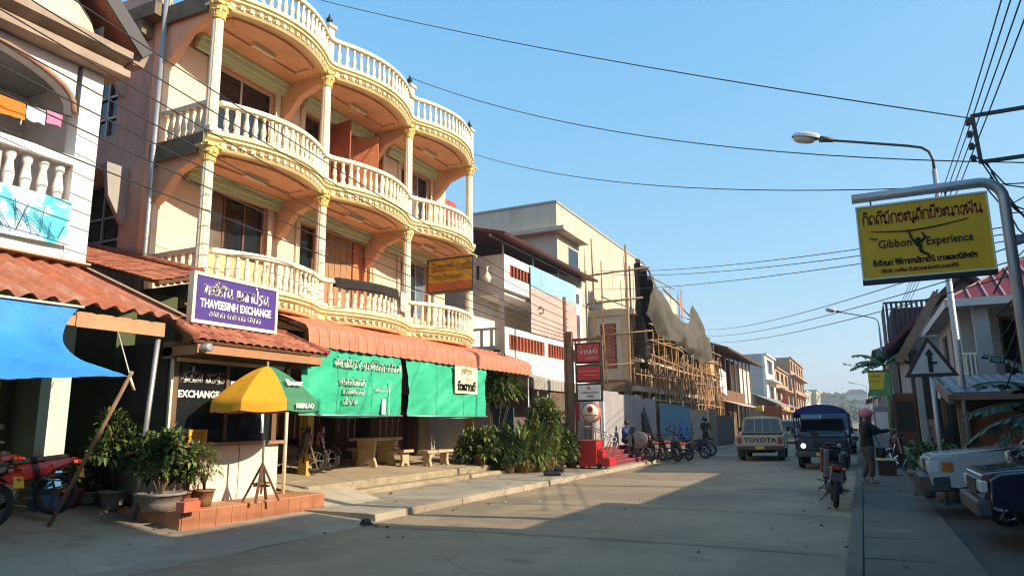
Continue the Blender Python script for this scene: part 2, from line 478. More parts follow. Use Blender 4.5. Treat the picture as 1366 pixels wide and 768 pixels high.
def cracks(m, scale, width, col, stains=True):
    """a net of fine cracks, oil spots and repair patches over a ground material"""
    n = m.node_tree.nodes; L = m.node_tree.links.new; b = n['Principled BSDF']
    src = b.inputs['Base Color'].links[0].from_socket
    g = n.new('ShaderNodeNewGeometry'); no = n.new('ShaderNodeTexNoise'); no.inputs['Scale'].default_value = 1.3; no.inputs['Detail'].default_value = 6
    L(g.outputs['Position'], no.inputs['Vector'])
    ad = n.new('ShaderNodeMix'); ad.data_type = 'VECTOR'; ad.inputs[0].default_value = .16
    L(g.outputs['Position'], ad.inputs[4]); L(no.outputs['Color'], ad.inputs[5])
    vo = n.new('ShaderNodeTexVoronoi'); vo.feature = 'DISTANCE_TO_EDGE'; vo.inputs['Scale'].default_value = scale
    L(ad.outputs[1], vo.inputs['Vector'])
    r = n.new('ShaderNodeMapRange'); r.inputs[1].default_value = 0; r.inputs[2].default_value = width; r.inputs[3].default_value = .4; r.inputs[4].default_value = 0
    L(vo.outputs['Distance'], r.inputs[0])
    mk = n.new('ShaderNodeTexNoise'); mk.inputs['Scale'].default_value = .35; L(g.outputs['Position'], mk.inputs['Vector'])
    mr = n.new('ShaderNodeMapRange'); mr.inputs[1].default_value = .45; mr.inputs[2].default_value = .6; L(mk.outputs['Fac'], mr.inputs[0])
    mu = n.new('ShaderNodeMath'); mu.operation = 'MULTIPLY'; L(r.outputs[0], mu.inputs[0]); L(mr.outputs[0], mu.inputs[1])
    mx = n.new('ShaderNodeMix'); mx.data_type = 'RGBA'; L(mu.outputs[0], mx.inputs[0]); L(src, mx.inputs[6]); mx.inputs[7].default_value = (*col, 1)
    out = mx.outputs[2]
    if stains:
        for sc, lo, hi, am, c in ((1.1, .64, .74, .55, (.07, .06, .05)), (.28, .52, .555, .42, (.16, .125, .09)), (7., .68, .78, .5, (.08, .07, .055)), (.9, .63, .72, .45, (.38, .3, .2))):
            t = n.new('ShaderNodeTexNoise'); t.inputs['Scale'].default_value = sc; t.inputs['Detail'].default_value = 7
            of = n.new('ShaderNodeVectorMath'); of.inputs[1].default_value = (sc * 17, sc * 5, 3); L(g.outputs['Position'], of.inputs[0]); L(of.outputs[0], t.inputs['Vector'])
            q = n.new('ShaderNodeMapRange'); q.inputs[1].default_value = lo; q.inputs[2].default_value = hi; q.inputs[4].default_value = am; L(t.outputs['Fac'], q.inputs[0])
            k = n.new('ShaderNodeMix'); k.data_type = 'RGBA'; L(q.outputs[0], k.inputs[0]); L(out, k.inputs[6]); k.inputs[7].default_value = (*c, 1); out = k.outputs[2]
    L(out, b.inputs['Base Color'])
cracks(m_road, .42, .011, (.07, .055, .04)); cracks(m_walk, .6, .014, (.1, .08, .06)); cracks(m_walk2, .7, .014, (.05, .045, .04)); cracks(m_terr, .5, .01, (.16, .12, .08), False)
# ------------------------------------------------------------------ setting: ground, road, pavements
def struct(name, b, mats, parent=None, **k):
    o = b.build(name, mats, parent, **k)
    if not parent: o['kind'] = 'structure'
    return o
b = MB(); b.box(-1600, 1600, -300, 1500, -.6, -.05); struct('ground', b, m_dirt)
b = MB()
def road_fn(u, v):
    y = -25 + 285 * u; x = -7.62 + 7.38 * v
    return (x, y, .006 * noise.noise((x * .7, y * .5, 0)) + .03 * math.sin(PI * v))
b.grid(road_fn, 190, 16)
road = struct('road', b, m_road, fix=False)
# worn repair strip and joints of the concrete road: shallow dark seams as real strips
b = MB()
for y in (9.8, 13.6, 18.2, 24.0, 31, 39):
    for i in range(12):
        x0, x1 = -7.5 + 7.1 * i / 12, -7.5 + 7.1 * (i + 1) / 12
        j0, j1 = .05 * noise.noise((x0 * 2, y, 3)), .05 * noise.noise((x1 * 2, y, 3))
        z = lambda x: .046
        zz0 = .006 + .03 * math.sin(PI * (x0 + 7.62) / 7.38) + .012; zz1 = .006 + .03 * math.sin(PI * (x1 + 7.62) / 7.38) + .012
        b.quad((x0, y + j0 - .018, zz0), (x1, y + j1 - .018, zz1), (x1, y + j1 + .018, zz1), (x0, y + j0 + .018, zz0))
b.build('joint', M('road_joint_tar', (.12, .095, .07), .9), road, fix=False)

# left forecourt: rises from the road to the houses
PX = [(-7.62, .0), (-8.6, .07), (-9.3, .12), (-10.3, .25), (-11.0, .42), (-17, .62)]
def prof(x, tab=PX):
    for (x0, z0), (x1, z1) in zip(tab[:-1], tab[1:]):
        if x <= x0 and x >= x1:
            return z0 + (z1 - z0) * (x - x0) / (x1 - x0)
    return tab[-1][1] if x < tab[-1][0] else tab[0][1]
b = MB()
b.grid(lambda u, v: (-7.5 - 9.5 * u, -8 + 19.3 * v, prof(-7.5 - 9.5 * u) + .004 + .012 * noise.noise((9.5 * u, 19 * v, 5))), 44, 60)
struct('forecourt', b, m_walk, fix=False)
# concrete ramp up to the terrace
b = MB()
def ramp(u, v):
    y = 10.7 + 1.75 * v + .75 * u
    t = u
    x = -8.75 - 2.4 * u
    return (x, y, .075 + .36 * min(1, t * 1.06) + .03 * math.sin(PI * v))
b.grid(ramp, 12, 8)
struct('ramp', b, M('pale_ramp_concrete', (.5, .42, .31), .85, .1, 1.5, .25, 40, .3, (.3, .24, .17), streak=False), fix=False)
# left pavement and its kerb
b = MB()
b.grid(lambda u, v: (-7.78 - 2.6 * u, 10.4 + 190 * v, .125 + .02 * u + .008 * noise.noise((u * 3, 190 * v * .7, 2))), 8, 190)
b.quad((-7.78, 10.4, .125), (-10.38, 10.4, .145), (-10.38, 10.4, -.1), (-7.78, 10.4, -.1))
pav = struct('pavement', b, m_walk, fix=False)
b = MB()
for y in (12.6, 15.6, 18.6, 21.6, 24.6, 27.6):
    b.quad((-7.8, y, .136), (-7.8, y + .02, .136), (-9.9, y + .02, .152), (-9.9, y, .152))
b.build('joint', M('pavement_joint', (.09, .075, .055), .95), pav, fix=False)
b = MB()
for i in range(64):
    y0 = 10.35 + 3.0 * i
    h = .118 + .012 * rnd.random()
    b = MB(); b.prism([(-7.60, -.04), (-7.62, h), (-7.79, h + .012), (-7.80, -.04)], 'Y', y0 + .012, y0 + 2.988)
    if i < 14:
        k = b.build('kerb_stone', m_walk, pav, bevel=.012)
# terrace and its steps before the guest house
b = MB()
b.grid(lambda u, v: (-10.35 - 3.6 * u, 11.7 + 10.7 * v, .40 + .30 * u + .006 * noise.noise((u * 4, v * 11, 1))), 10, 24)
b.quad((-10.35, 11.7, .4), (-10.35, 22.4, .4), (-10.35, 22.4, .02), (-10.35, 11.7, .02))
b.quad((-10.35, 22.4, .4), (-13.95, 22.4, .7), (-13.95, 22.4, .02), (-10.35, 22.4, .02))
b.quad((-10.35, 11.7, .4), (-13.95, 11.7, .7), (-13.95, 11.7, .02), (-10.35, 11.7, .02))
terrace = struct('terrace', b, m_terr, fix=False)
def rough_step(x0, x1, y0, y1, z0, z1, seed):
    b = MB(); n = int((y1 - y0) / .22)
    def w(y, k): return .03 * noise.noise((y * 1.7, k, seed)) + .02 * noise.noise((y * 5, k, seed))
    P = []
    for i in range(n + 1):
        y = y0 + (y1 - y0) * i / n
        P.append([(x1 + w(y, 0), y, z0), (x1 + w(y, 1) * 1.2, y, z1 - .035 + w(y, 2) * .5), (x1 - .035 + w(y, 3), y, z1 + w(y, 4) * .2), (x0, y, z1 + .002)])
    vs = [p for r in P for p in r]
    b.add(vs, [(4 * i + j, 4 * i + j + 1, 4 * i + j + 5, 4 * i + j + 4) for i in range(n) for j in range(3)])
    b.add(P[0], [(0, 1, 2, 3)]); b.add(P[-1], [(3, 2, 1, 0)])
    return b
rough_step(-10.5, -10.3, 11.72, 22.42, .15, .405, 4).build('step', m_step, terrace, fix=False)
rough_step(-10.32, -9.93, 12.5, 22.9, .02, .245, 9).build('step', m_step, terrace, fix=False)
# right pavement of cast slabs, its kerb and the yard behind
b = MB(); b.box(-.27, .98, -14, 230, -.04, .085); rp = struct('sidewalk', b, M('slab_bedding', (.08, .075, .07), .95))
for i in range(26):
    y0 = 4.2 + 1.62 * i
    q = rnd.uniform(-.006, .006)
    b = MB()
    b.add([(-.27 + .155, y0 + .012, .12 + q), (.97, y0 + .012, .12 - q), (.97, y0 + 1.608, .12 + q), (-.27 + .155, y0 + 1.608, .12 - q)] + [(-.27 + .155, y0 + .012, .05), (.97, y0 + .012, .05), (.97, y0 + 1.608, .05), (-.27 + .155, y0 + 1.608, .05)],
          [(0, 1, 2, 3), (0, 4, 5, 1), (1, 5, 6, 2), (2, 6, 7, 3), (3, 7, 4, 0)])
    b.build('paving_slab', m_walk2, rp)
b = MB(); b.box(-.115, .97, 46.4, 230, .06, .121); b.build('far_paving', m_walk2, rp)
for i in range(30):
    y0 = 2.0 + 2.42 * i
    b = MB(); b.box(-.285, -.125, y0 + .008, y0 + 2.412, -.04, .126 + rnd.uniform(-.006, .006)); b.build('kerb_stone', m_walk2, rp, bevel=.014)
b = MB()
b.grid(lambda u, v: (.985 + 14 * u, -14 + 240 * v, .088 + .02 * noise.noise((u * 9, v * 150, 8))), 14, 120)
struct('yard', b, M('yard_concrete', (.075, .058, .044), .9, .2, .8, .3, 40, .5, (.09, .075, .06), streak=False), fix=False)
# ------------------------------------------------------------------ the guest house
gh = thing('guest_house', 'three storey cream and orange guest house with curved balustraded balconies', 'building', (-11, 9.2, 0))
XF, XW = -11.0, -12.4
CY = [9.3, 12.6, 16.15, 19.72]
FZ = [4.28, 7.28, 10.32]           # top of each balcony slab
Y0, Y1 = 9.2, 20.45
def edge(y, off=0.0, amp=.54):
    """x of the balcony's rippled front edge"""
    if y <= CY[0] or y >= CY[3]:
        t = 0
    else:
        i = 0 if y < CY[1] else (1 if y < CY[2] else 2)
        t = (y - CY[i]) / (CY[i + 1] - CY[i])
    return XF + off + amp * math.sin(PI * t) ** .82 if t > 0 else XF + off
def edge_s(y, off=0.0):
    return sum(edge(y + d, 0) * w for d, w in ((-.22, .2), (-.1, .2), (0, .2), (.1, .2), (.22, .2))) + off
def ys(n, a=CY[0] - .12, c=CY[3] + .2):
    return [a + (c - a) * i / n for i in range(n + 1)]
def ribbon(b, prof2, n=90, m=0, y0=CY[0] - .12, y1=CY[3] + .2, closed=True):
    """sweep a profile of (offset, z) along the rippled edge"""
    Y = ys(n, y0, y1); k = len(prof2)
    vs = [(edge_s(y, o), y, z) for y in Y for o, z in prof2]
    fs = [(i * k + j, (i + 1) * k + j, (i + 1) * k + (j + 1) % k, i * k + (j + 1) % k) for i in range(n) for j in range(k if closed else k - 1)]
    b.add(vs, fs, m, False)
    if closed:
        b.add(vs[:k], [list(range(k))], m); b.add(vs[-k:], [list(range(k))[::-1]], m)
# shell: side walls, storeys' front walls with openings
b = MB()
SW = [(-14.9, -13.75, 7.75, 9.65), (-14.9, -13.35, 4.95, 6.75)]
wall_holes(b, 'Y', Y0, -24, XW - .325, .2, 10.9, SW, .22, -1)
b.build('side_wall', m_pink, gh)
b = MB(); b.box(-24, XW - .3, Y1 - .25, Y1, .3, 10.9); b.box(-24.1, -23.8, Y0 + .3, Y1 - .3, .3, 10.9); b.box(-23.8, XW - .3, Y0 + .3, Y1 - .3, 10.55, 10.7)
b.build('rear_wall', m_grey, gh)
H1 = [(10.5, 12.25, 5.35, 6.75), (13.35, 14.02, 4.4, 6.68), (14.4, 16.35, 4.4, 6.72), (17.75, 19.35, 4.9, 6.7)]
H2 = [(10.4, 12.3, 8.1, 9.68), (13.35, 14.05, 7.35, 9.66), (14.45, 15.35, 7.35, 9.75), (15.85, 16.75, 8.0, 9.68), (17.7, 19.45, 7.9, 9.7)]
HG = [(9.9, 12.7, .5, 3.0), (13.0, 16.0, .5, 3.0), (16.4, 17.6, .5, 2.7), (18.0, 20.0, .5, 2.6)]
b = MB()
wall_holes(b, 'X', XW, Y0, Y1, 4.0, 7.0, H1, .2)
wall_holes(b, 'X', XW, Y0, Y1, 7.0, 10.3, H2, .2)
b.build('front_wall', m_orange, gh)
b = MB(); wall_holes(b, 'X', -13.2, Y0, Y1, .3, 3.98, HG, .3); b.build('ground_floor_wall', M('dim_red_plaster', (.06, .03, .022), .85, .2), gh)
# cream facing of the wall faces between the openings
def facing(pieces, z0, z1):
    for a, c in pieces:
        b = MB(); b.box(XW + .003, XW + .035, a, c, z0, z1); b.build('facing_panel', m_cream, gh)
facing([(Y0, 10.38), (12.35, 13.2), (16.45, 17.6), (19.42, Y1)], 4.3, 6.75)
facing([(Y0, 10.3), (12.38, 13.2), (16.85, 17.6), (19.52, Y1)], 7.3, 9.72)
# window surrounds, lintels, blind arches
def surround(h, cat_lintel=True):
    a, c, z0, z1 = h
    b = MB()
    b.box(XW + .036, XW + .09, a - .14, a - .002, z0, z1 + .14); b.box(XW + .036, XW + .09, c + .002, c + .14, z0, z1 + .14)
    b.box(XW + .036, XW + .092, a - .001, c + .001, z1 + .002, z1 + .14)
    b.build('window_surround', m_cream, gh)
for h in H1[:2] + H1[3:] + [H2[0], H2[1], H2[3], H2[4]]: surround(h)
for zz in (6.86, 9.86):
    for i, (a, c) in enumerate(((9.85, 12.52), (13.2, 16.0), (16.9, 19.65))):
        b = MB()
        for k, (d, q0, q1) in enumerate(((.1, -.02, .08), (.17, .08, .2), (.24, .2, .29))):
            b.box(XW + .094, XW + .094 + d, a, c, zz - .12 + q0, zz - .12 + q1 - .002)
        b.build('lintel_moulding', m_green, gh)
        b = MB(); cy = (a + c) / 2
        def arcp(rr, n=16): return [(cy + rr * math.cos(PI * k / n), zz + .1 + rr * .16 * math.sin(PI * k / n)) for k in range(n + 1)]
        o_, i_ = arcp(1.0), arcp(.86)
        for k in range(16):
            b.add([(XW + d, *p) for d in (.005, .06) for p in (o_[k], o_[k + 1], i_[k + 1], i_[k])], [(4, 5, 6, 7), (0, 1, 5, 4), (2, 3, 7, 6)])
        b.build('blind_arch', m_orange, gh)
# windows, doors, shutters
window(gh, 'X', XW, *H1[0], 3, m_brown, [m_glass2, m_glass, m_glass])
window(gh, 'X', XW, *H1[1], 1, m_brown, m_glass)
window(gh, 'X', XW, *H1[3], 3, m_alu, [m_glass2, m_glass, M('blue_curtain_glass', (.13, .19, .26), .15, .3, 8)])
window(gh, 'X', XW, *H2[0], 2, M('pale_frame', (.62, .5, .4), .5), m_glass)
window(gh, 'X', XW, *H2[1], 1, m_brown, m_glass)
window(gh, 'X', XW, *H2[3], 1, m_brown, m_glass)
window(gh, 'X', XW, *H2[4], 3, m_alu, [m_glass, m_glass2, m_glass])
def plankdoor(a, c, z0, z1, mat, name='door', x=XW - .1, n=5):
    b = MB(); b.box(x - .03, x, a, c, z0, z1)
    d = b.build(name, mat, gh)
    for k in range(n):
        q = MB(); w = (c - a) / n
        q.box(x + .002, x + .016, a + w * k + .008, a + w * (k + 1) - .008, z0 + .03, z1 - .03)
        q.build('plank', mat, d)
plankdoor(14.42, 15.62, 4.4, 6.7, M('tan_door_wood', (.36, .2, .1), .6, .15, 5))
plankdoor(15.68, 16.33, 4.4, 6.7, m_oshut, 'shutter')
plankdoor(14.47, 15.33, 7.35, 9.73, m_brown)
for a, ang in ((14.45, 82), (15.38, 112)):       # the two open leaves on the top storey
    b = MB(); d = Vector((math.cos(R(ang - 90)) if ang < 90 else math.cos(R(ang - 90)), math.sin(R(ang - 90)), 0))
    p = Vector((XW + .05, a, 0)); q = p + d * .72
    b.beam((p.x, p.y, 8.55), (q.x, q.y, 8.55), .04, 2.3)
    b.build('open_shutter', m_redwood if ang < 90 else m_oshut, gh)
# side wall windows with concrete hoods
for (a, c, z0, z1) in SW:
    f = MB()
    for x in (a, (a + c) / 2, c - .05): f.box(x, x + .05, Y0 + .15, Y0 + .2, z0, z1)
    for z in (z0, z0 + .5, z0 + 1.0, z1 - .06): f.box(a + .051, c - .051, Y0 + .16, Y0 + .19, z, z + .05)
    w = f.build('window', m_steel, gh)
    g = MB(); g.box(a + .01, c - .01, Y0 + .21, Y0 + .225, z0 + .01, z1 - .01); g.build('pane', m_glass, w)
    h = MB()
    h.box(a - .12, c + .2, Y0 - .5, Y0 - .003, z1 + .02, z1 + .12)
    h.prism([(Y0 - .003, z1 + .02), (Y0 - .5, z1 + .018), (Y0 - .42, z1 - .55), (Y0 - .1, z1 - 1.05), (Y0 - .003, z1 - 1.1)], 'X', c + .1, c + .2)
    h.build('window_hood', m_grey, gh)
b = MB(); b.tube([(XW + .05, Y0 - .09, 10.6), (XW + .05, Y0 - .09, .4)], .055, 8); b.build('drain_pipe', m_steel, gh)
b = MB(); b.box(-24, XW - .01, Y0 - .3, Y0 - .002, 10.05, 10.35); b.prism([(Y0 - .28, 9.75), (Y0 - .002, 9.7), (Y0 - .002, 10.05), (Y0 - .28, 10.05)], 'X', -24, XW - .4)
b.build('side_cornice', m_mould, gh)
# columns, one per storey and line
def column(y, z0, z1):
    b = MB(); n = 24; vs = []
    for z, r in ((z0 + .1, .125), (z1 - .34, .108)):
        for k in range(n):
            a = 2 * PI * k / n; q = r * (1 - .07 * (k % 2))
            vs.append((XF + q * math.cos(a), y + q * math.sin(a), z))
    b.add(vs, [(k, (k + 1) % n, n + (k + 1) % n, n + k) for k in range(n)])
    b.box(XF - .15, XF + .15, y - .15, y + .15, z0, z0 + .1)
    c = b.build('column', m_white, gh)
    b = MB()
    b.lathe([(.115, z1 - .34), (.15, z1 - .32), (.12, z1 - .29), (.125, z1 - .2), (.19, z1 - .07)], 12, (XF, y, 0))
    for k in range(8):
        a = 2 * PI * k / 8
        for (zz, rr) in ((z1 - .22, .13), (z1 - .1, .165)):
            x_, y_ = XF + rr * math.cos(a), y + rr * math.sin(a)
            b.obox((x_, y_, zz), (.03, .07, .13), (0, R(18), a)); b.obox((x_ + .03 * math.cos(a), y_ + .03 * math.sin(a), zz + .065), (.05, .06, .03), (0, 0, a))
    b.box(XF - .19, XF + .19, y - .19, y + .19, z1 - .065, z1 - .002)
    b.build('capital', m_gold if (z1 > 9 or y < 13) else m_yel, c)
for z0, z1 in ((FZ[0], 7.02), (FZ[1], 10.04)):
    for y in CY: column(y, z0, z1)
for y in (9.6, 13.2, 21.0):
    b = MB(); b.box(XF - .85, XF - .6, y - .1, y + .1, .42, 3.9); b.build('ground_pier', M('yellow_pier_paint', (.5, .34, .1), .7, .1), gh)
# bracket beams from each column back to the wall
for top in (7.02, 10.04):
    for y in CY:
        b = MB()
        b.prism([(XF - .12, top), (XF - .12, top - .22), (XF - .75, top - .42), (XW + .25, top - .85), (XW + .037, top - 1.0), (XW + .037, top)], 'Y', y - .09, y + .09)
        b.build('bracket_beam', m_orange, gh)
# balconies
bal = MB(); PH = .58
pr = [(.036, 0), (.06, .03), (.06, .07), (.04, .1), (.055, .17), (.062, .22), (.05, .3), (.034, .4), (.03, .46), (.045, .5), (.036, .54), (.045, PH)]
bal.lathe(pr, 8)
me_bals = [bal.mesh('baluster', m) for m in (m_white, M('ivory_paint_worn', (.74, .66, .48), .65, .12, 4, .15, 40, .5, (.38, .3, .2)), M('ivory_paint_pale', (.82, .77, .64), .6, .08, 4, .1, 40, .3, (.5, .42, .3)))]
def a_bal(par, loc):
    return inst('baluster', rnd.choice(me_bals), par, loc, (rnd.uniform(-.02, .02), rnd.uniform(-.02, .02), rnd.uniform(0, 6)), (rnd.uniform(.93, 1.07),) * 2 + (1,))
den = MB(); den.box(-.035, .035, -.035, .035, -.05, .05); me_den = den.mesh('dentil', m_yel)
for li, fz in enumerate(FZ):
    roof = li == 2
    b = MB()
    # slab with moulded front and its soffit
    ribbon(b, [(.02, fz), (.09, fz - .005), (.11, fz - .05), (.06, fz - .07), (.06, fz - .12), (-.02, fz - .15), (-.02, fz - .27), (.02, fz - .28), (-.02, fz - .33), (-.13, fz - .345), (-.13, fz - .02), (0, fz - .001)])
    bl = b.build('balcony', m_yel, gh)
    b = MB(); Y = ys(90)
    vs = [p for y in Y for p in ((edge_s(y, -.12), y, fz - .30), (XW + .04, y, fz - .30), (edge_s(y, -.12), y, fz - .012), (XW + .04, y, fz - .012))]
    b.add(vs, [f for i in range(90) for f in ((4 * i, 4 * i + 1, 4 * i + 5, 4 * i + 4), (4 * i + 2, 4 * i + 6, 4 * i + 7, 4 * i + 3))])
    b.build('soffit', m_orange, bl)
    for i in range(3):           # sunk panel of the soffit: a raised rim
        a, c = CY[i] + .45, CY[i + 1] - .45
        b = MB()
        q = [(edge_s(a + (c - a) * k / 14, -.34), a + (c - a) * k / 14) for k in range(15)] + [(XF - .62, c), (XF - .62, a)]
        for k in range(len(q)):
            p0, p1 = q[k], q[(k + 1) % len(q)]
            b.beam((p0[0], p0[1], fz - .325), (p1[0], p1[1], fz - .325), .09, .05)
        b.build('soffit_rim', m_oshut if False else m_orange, bl)
        b = MB(); b.box(XF - .5, XF - .38, (a + c) / 2 - .32, (a + c) / 2 + .32, fz - .39, fz - .302); b.build('tube_light', m_white, bl)
    # dentils below the moulding
    b = MB()
    for i in range(3):
        n = 17
        for k in range(n):
            y = CY[i] + .2 + (CY[i + 1] - CY[i] - .4) * k / (n - 1)
            x = edge_s(y, .005); sl = (edge_s(y + .05) - edge_s(y - .05)) / .1
            b.obox((x, y, fz - .215), (.07, .085, .085), (0, 0, -math.atan(sl)))
    d = b.build('dentil', m_cream, bl); d['kind'] = 'stuff'
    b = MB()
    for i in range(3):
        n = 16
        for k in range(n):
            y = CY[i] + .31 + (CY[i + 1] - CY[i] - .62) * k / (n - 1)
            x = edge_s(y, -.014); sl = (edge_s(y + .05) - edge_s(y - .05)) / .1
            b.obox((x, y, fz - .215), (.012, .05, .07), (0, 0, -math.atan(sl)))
    d = b.build('dentil_gap_shade', M('recess_shade_paint', (.2, .13, .05), .8), bl); d['kind'] = 'stuff'  # brown strips painted as the shade in the gaps between dentils
    # rail
    b = MB()
    ribbon(b, [(-.075, fz + PH + .02), (.075, fz + PH + .02), (.09, fz + PH + .06), (.06, fz + PH + .12), (-.06, fz + PH + .12), (-.09, fz + PH + .06)], y0=CY[0] + .1, y1=CY[3] - .1)
    if not roof:
        b.box(XW + .04, XF - .1, CY[0] - .07, CY[0] + .07, fz + PH + .022, fz + PH + .12)
    b.build('rail', m_white, bl)
    b = MB(); ribbon(b, [(-.08, fz + .002), (.08, fz + .002), (.08, fz + .05), (-.08, fz + .05)], y0=CY[0] + .1, y1=CY[3] - .1)
    b.build('plinth', m_cream, bl)
    for i in range(3):
        n = 17
        for k in range(n):
            y = CY[i] + .24 + (CY[i + 1] - CY[i] - .48) * k / (n - 1)
            a_bal(bl, (edge_s(y), y, fz + .05))
        # solid end posts beside the columns
    if not roof:
        for k in range(6): a_bal(bl, (XW + .25 + k * .19, CY[0], fz + .04))
    else:
        for y in CY:
            b = MB()
            b.box(XF - .1, XF + .1, y - .1, y + .1, fz - .003, fz + .95); b.box(XF - .15, XF + .15, y - .15, y + .15, fz + .95, fz + 1.02)
            p = b.build('roof_post', m_white, bl)
            b = MB(); b.lathe([(.07, fz + 1.02), (.075, fz + 1.06), (.03, fz + 1.09), (.075, fz + 1.14), (.085, fz + 1.2), (.03, fz + 1.27), (.012, fz + 1.34), (.0, fz + 1.36)], 8, (XF, y, 0))
            b.build('lamp_finial', m_black, p)
for fz in FZ:
    b = MB(); b.prism([(XW - .1, fz - .03), (XF + .02, fz - .03), (XF + .02, fz - .3), (XF - .12, fz - .302), (XF - .14, fz - .42), (XW - .05, fz - .42), (XW - .1, fz - .3)], 'Y', Y0 - .08, CY[0] - .125)
    b.build('balcony_end', m_mould, gh)
# lean-to roof of single tiles against the side wall
P1, P2, P3, P4 = Vector((-14.6, 9.12, 5.42)), Vector((-10.75, 9.12, 4.38)), Vector((-10.35, 7.95, 4.02)), Vector((-12.9, 7.7, 4.75))
b = MB(); b.slab([P1, P4, P3, P2], .06); tr = b.build('tiled_roof', m_brown, gh)
nn = (P4 - P1).cross(P2 - P1).normalized()
if nn.z < 0: nn = -nn
tl = MB(); tl.prism([(-.105, -.16), (.105, -.16), (.105, .08), (0, .16), (-.105, .08)], 'Z', 0, .022)
tms = []
for m in m_tile:
    me = tl.mesh('roof_tile', m); tms.append(me)
for i in range(19):
    for j in range(7):
        u, v = (i + .5 + .5 * (j % 2)) / 19.5, (j + .5) / 7
        if u > 1: continue
        p = (P1 * (1 - u) + P2 * u) * (1 - v) + (P4 * (1 - u) + P3 * u) * v
        ax = (P2 - P1).normalized(); ay = nn.cross(ax)
        mt = Matrix((ax, ay, nn)).transposed().to_euler()
        t = inst('roof_tile', tms[rnd.choice((0, 0, 1, 1, 2))], tr, p + nn * (.012 + .012 * (j % 2)), mt)
        t.rotation_euler.x += R(4)
b = MB(); b.tube([P1 + nn * .06, P4 + nn * .06], .08, 8); b.tube([P1 + nn * .06, P2 + nn * .06], .07, 8); b.build('ridge_tiles', m_tile[2], tr)
b = MB(); b.box(-15, -11.3, 7.95, 9.1, .5, 4.0); b.build('side_annex', M('dark_green_plaster', (.07, .09, .035), .85, .15, 1, .2, 30, .4, (.04, .05, .03)), gh)

# washing and cloths over the first storey rail, the vertical sign
b = MB()
def cloth(b, y0, y1, z, drop, xo, seed, n=16, m=0):
    def fn(u, v):
        y = y0 + (y1 - y0) * u
        if v < .5: o, zz = xo - .11 * (1 - v * 2) * .3, z - drop * .75 * (1 - v * 2) ** 1
        else: o, zz = xo + .13, z - drop * (v * 2 - 1) * (1 + .18 * noise.noise((y * 3, seed, 0)))
        return (edge_s(y, o + .02 * noise.noise((y * 6, v * 4, seed))), y, zz + .02 * (1 - abs(2 * v - 1)))
    b.grid(fn, n, 8, m)
b = MB(); cloth(b, 12.86, 14.9, FZ[0] + PH + .13, .24, 0, 3); tag(b.build('black_cloth', M('black_cloth', (.02, .018, .017), .9, .3), None, fix=False), 'long black cloth hung to dry over the first storey balcony rail', 'cloth')
b = MB(); cloth(b, 15.05, 15.7, FZ[0] + PH + .135, .5, 0, 8); tag(b.build('checked_towel', M('pale_towel', (.62, .55, .5), .9, .3, 14), None, fix=False), 'pale towel hung over the balcony rail beside the black cloth', 'towel')
t = thing('lightbox_sign', 'orange and red lightbox sign fixed end on to the balcony column', 'sign', (-11, 18, 5.5))
b = MB(); b.box(-11.43, -9.9, 17.94, 18.1, 5.52, 6.48); b.build('panel', M('amber_panel', (.62, .33, .02), .4, .1, 2), t)
b = MB(); b.box(-11.42, -9.91, 17.925, 17.939, 5.53, 5.78); b.build('band', M('red_orange_panel', (.5, .11, .02), .4, .1, 2), t)
b = MB()
for q in ((-11.46, -9.87, 5.47, 5.52), (-11.46, -9.87, 6.48, 6.53)): b.box(q[0], q[1], 17.91, 18.12, q[2], q[3])
for q in ((-11.46, -11.43), (-9.9, -9.87)): b.box(q[0], q[1], 17.91, 18.12, 5.521, 6.479)
b.build('frame', m_dsteel, t)
b = MB(); b.beam((-11.2, 18, 6.6), (-11.0, 19.6, 6.6), .03, .03); b.beam((-11.35, 18, 5.45), (-11.0, 16.2, 5.3), .025, .025); b.build('stay', m_steel, t)
scribble(t, (-11.3, 17.92, 6.12), .2, 11, M('sign_ochre', (.42, .17, .02), .5), seed=4, gaps=(6,), pitch=.6)
scribble(t, (-11.3, 17.92, 5.87), .12, 15, M('sign_ochre', (.42, .17, .02), .5), seed=6, pitch=.6)
# satellite dish on the left balcony corner is not shown; service box by the cornice
# ------------------------------------------------------------------ foliage helpers
def leaf(b, p, d, L, w, up=Vector((0, 0, 1)), droop=.35, m=0):
    d = Vector(d).normalized(); s_ = d.cross(up)
    if s_.length < 1e-3: s_ = Vector((1, 0, 0))
    s_.normalize(); p = Vector(p)
    a = p + d * L * .5 + Vector((0, 0, -droop * L * .12)); c = p + d * L + Vector((0, 0, -droop * L * .5))
    n = s_.cross(d) * (w * .18)
    b.add([tuple(p), tuple(a + s_ * w / 2 + n), tuple(c), tuple(a - s_ * w / 2 + n), tuple(a)], [(0, 1, 4), (0, 4, 3), (1, 2, 4), (4, 2, 3)], m)
def rdir(rr, zmin=-.3):
    while True:
        v = Vector((rr.uniform(-1, 1), rr.uniform(-1, 1), rr.uniform(-1, 1)))
        if .1 < v.length < 1 and v.z / v.length > zmin: return v.normalized()
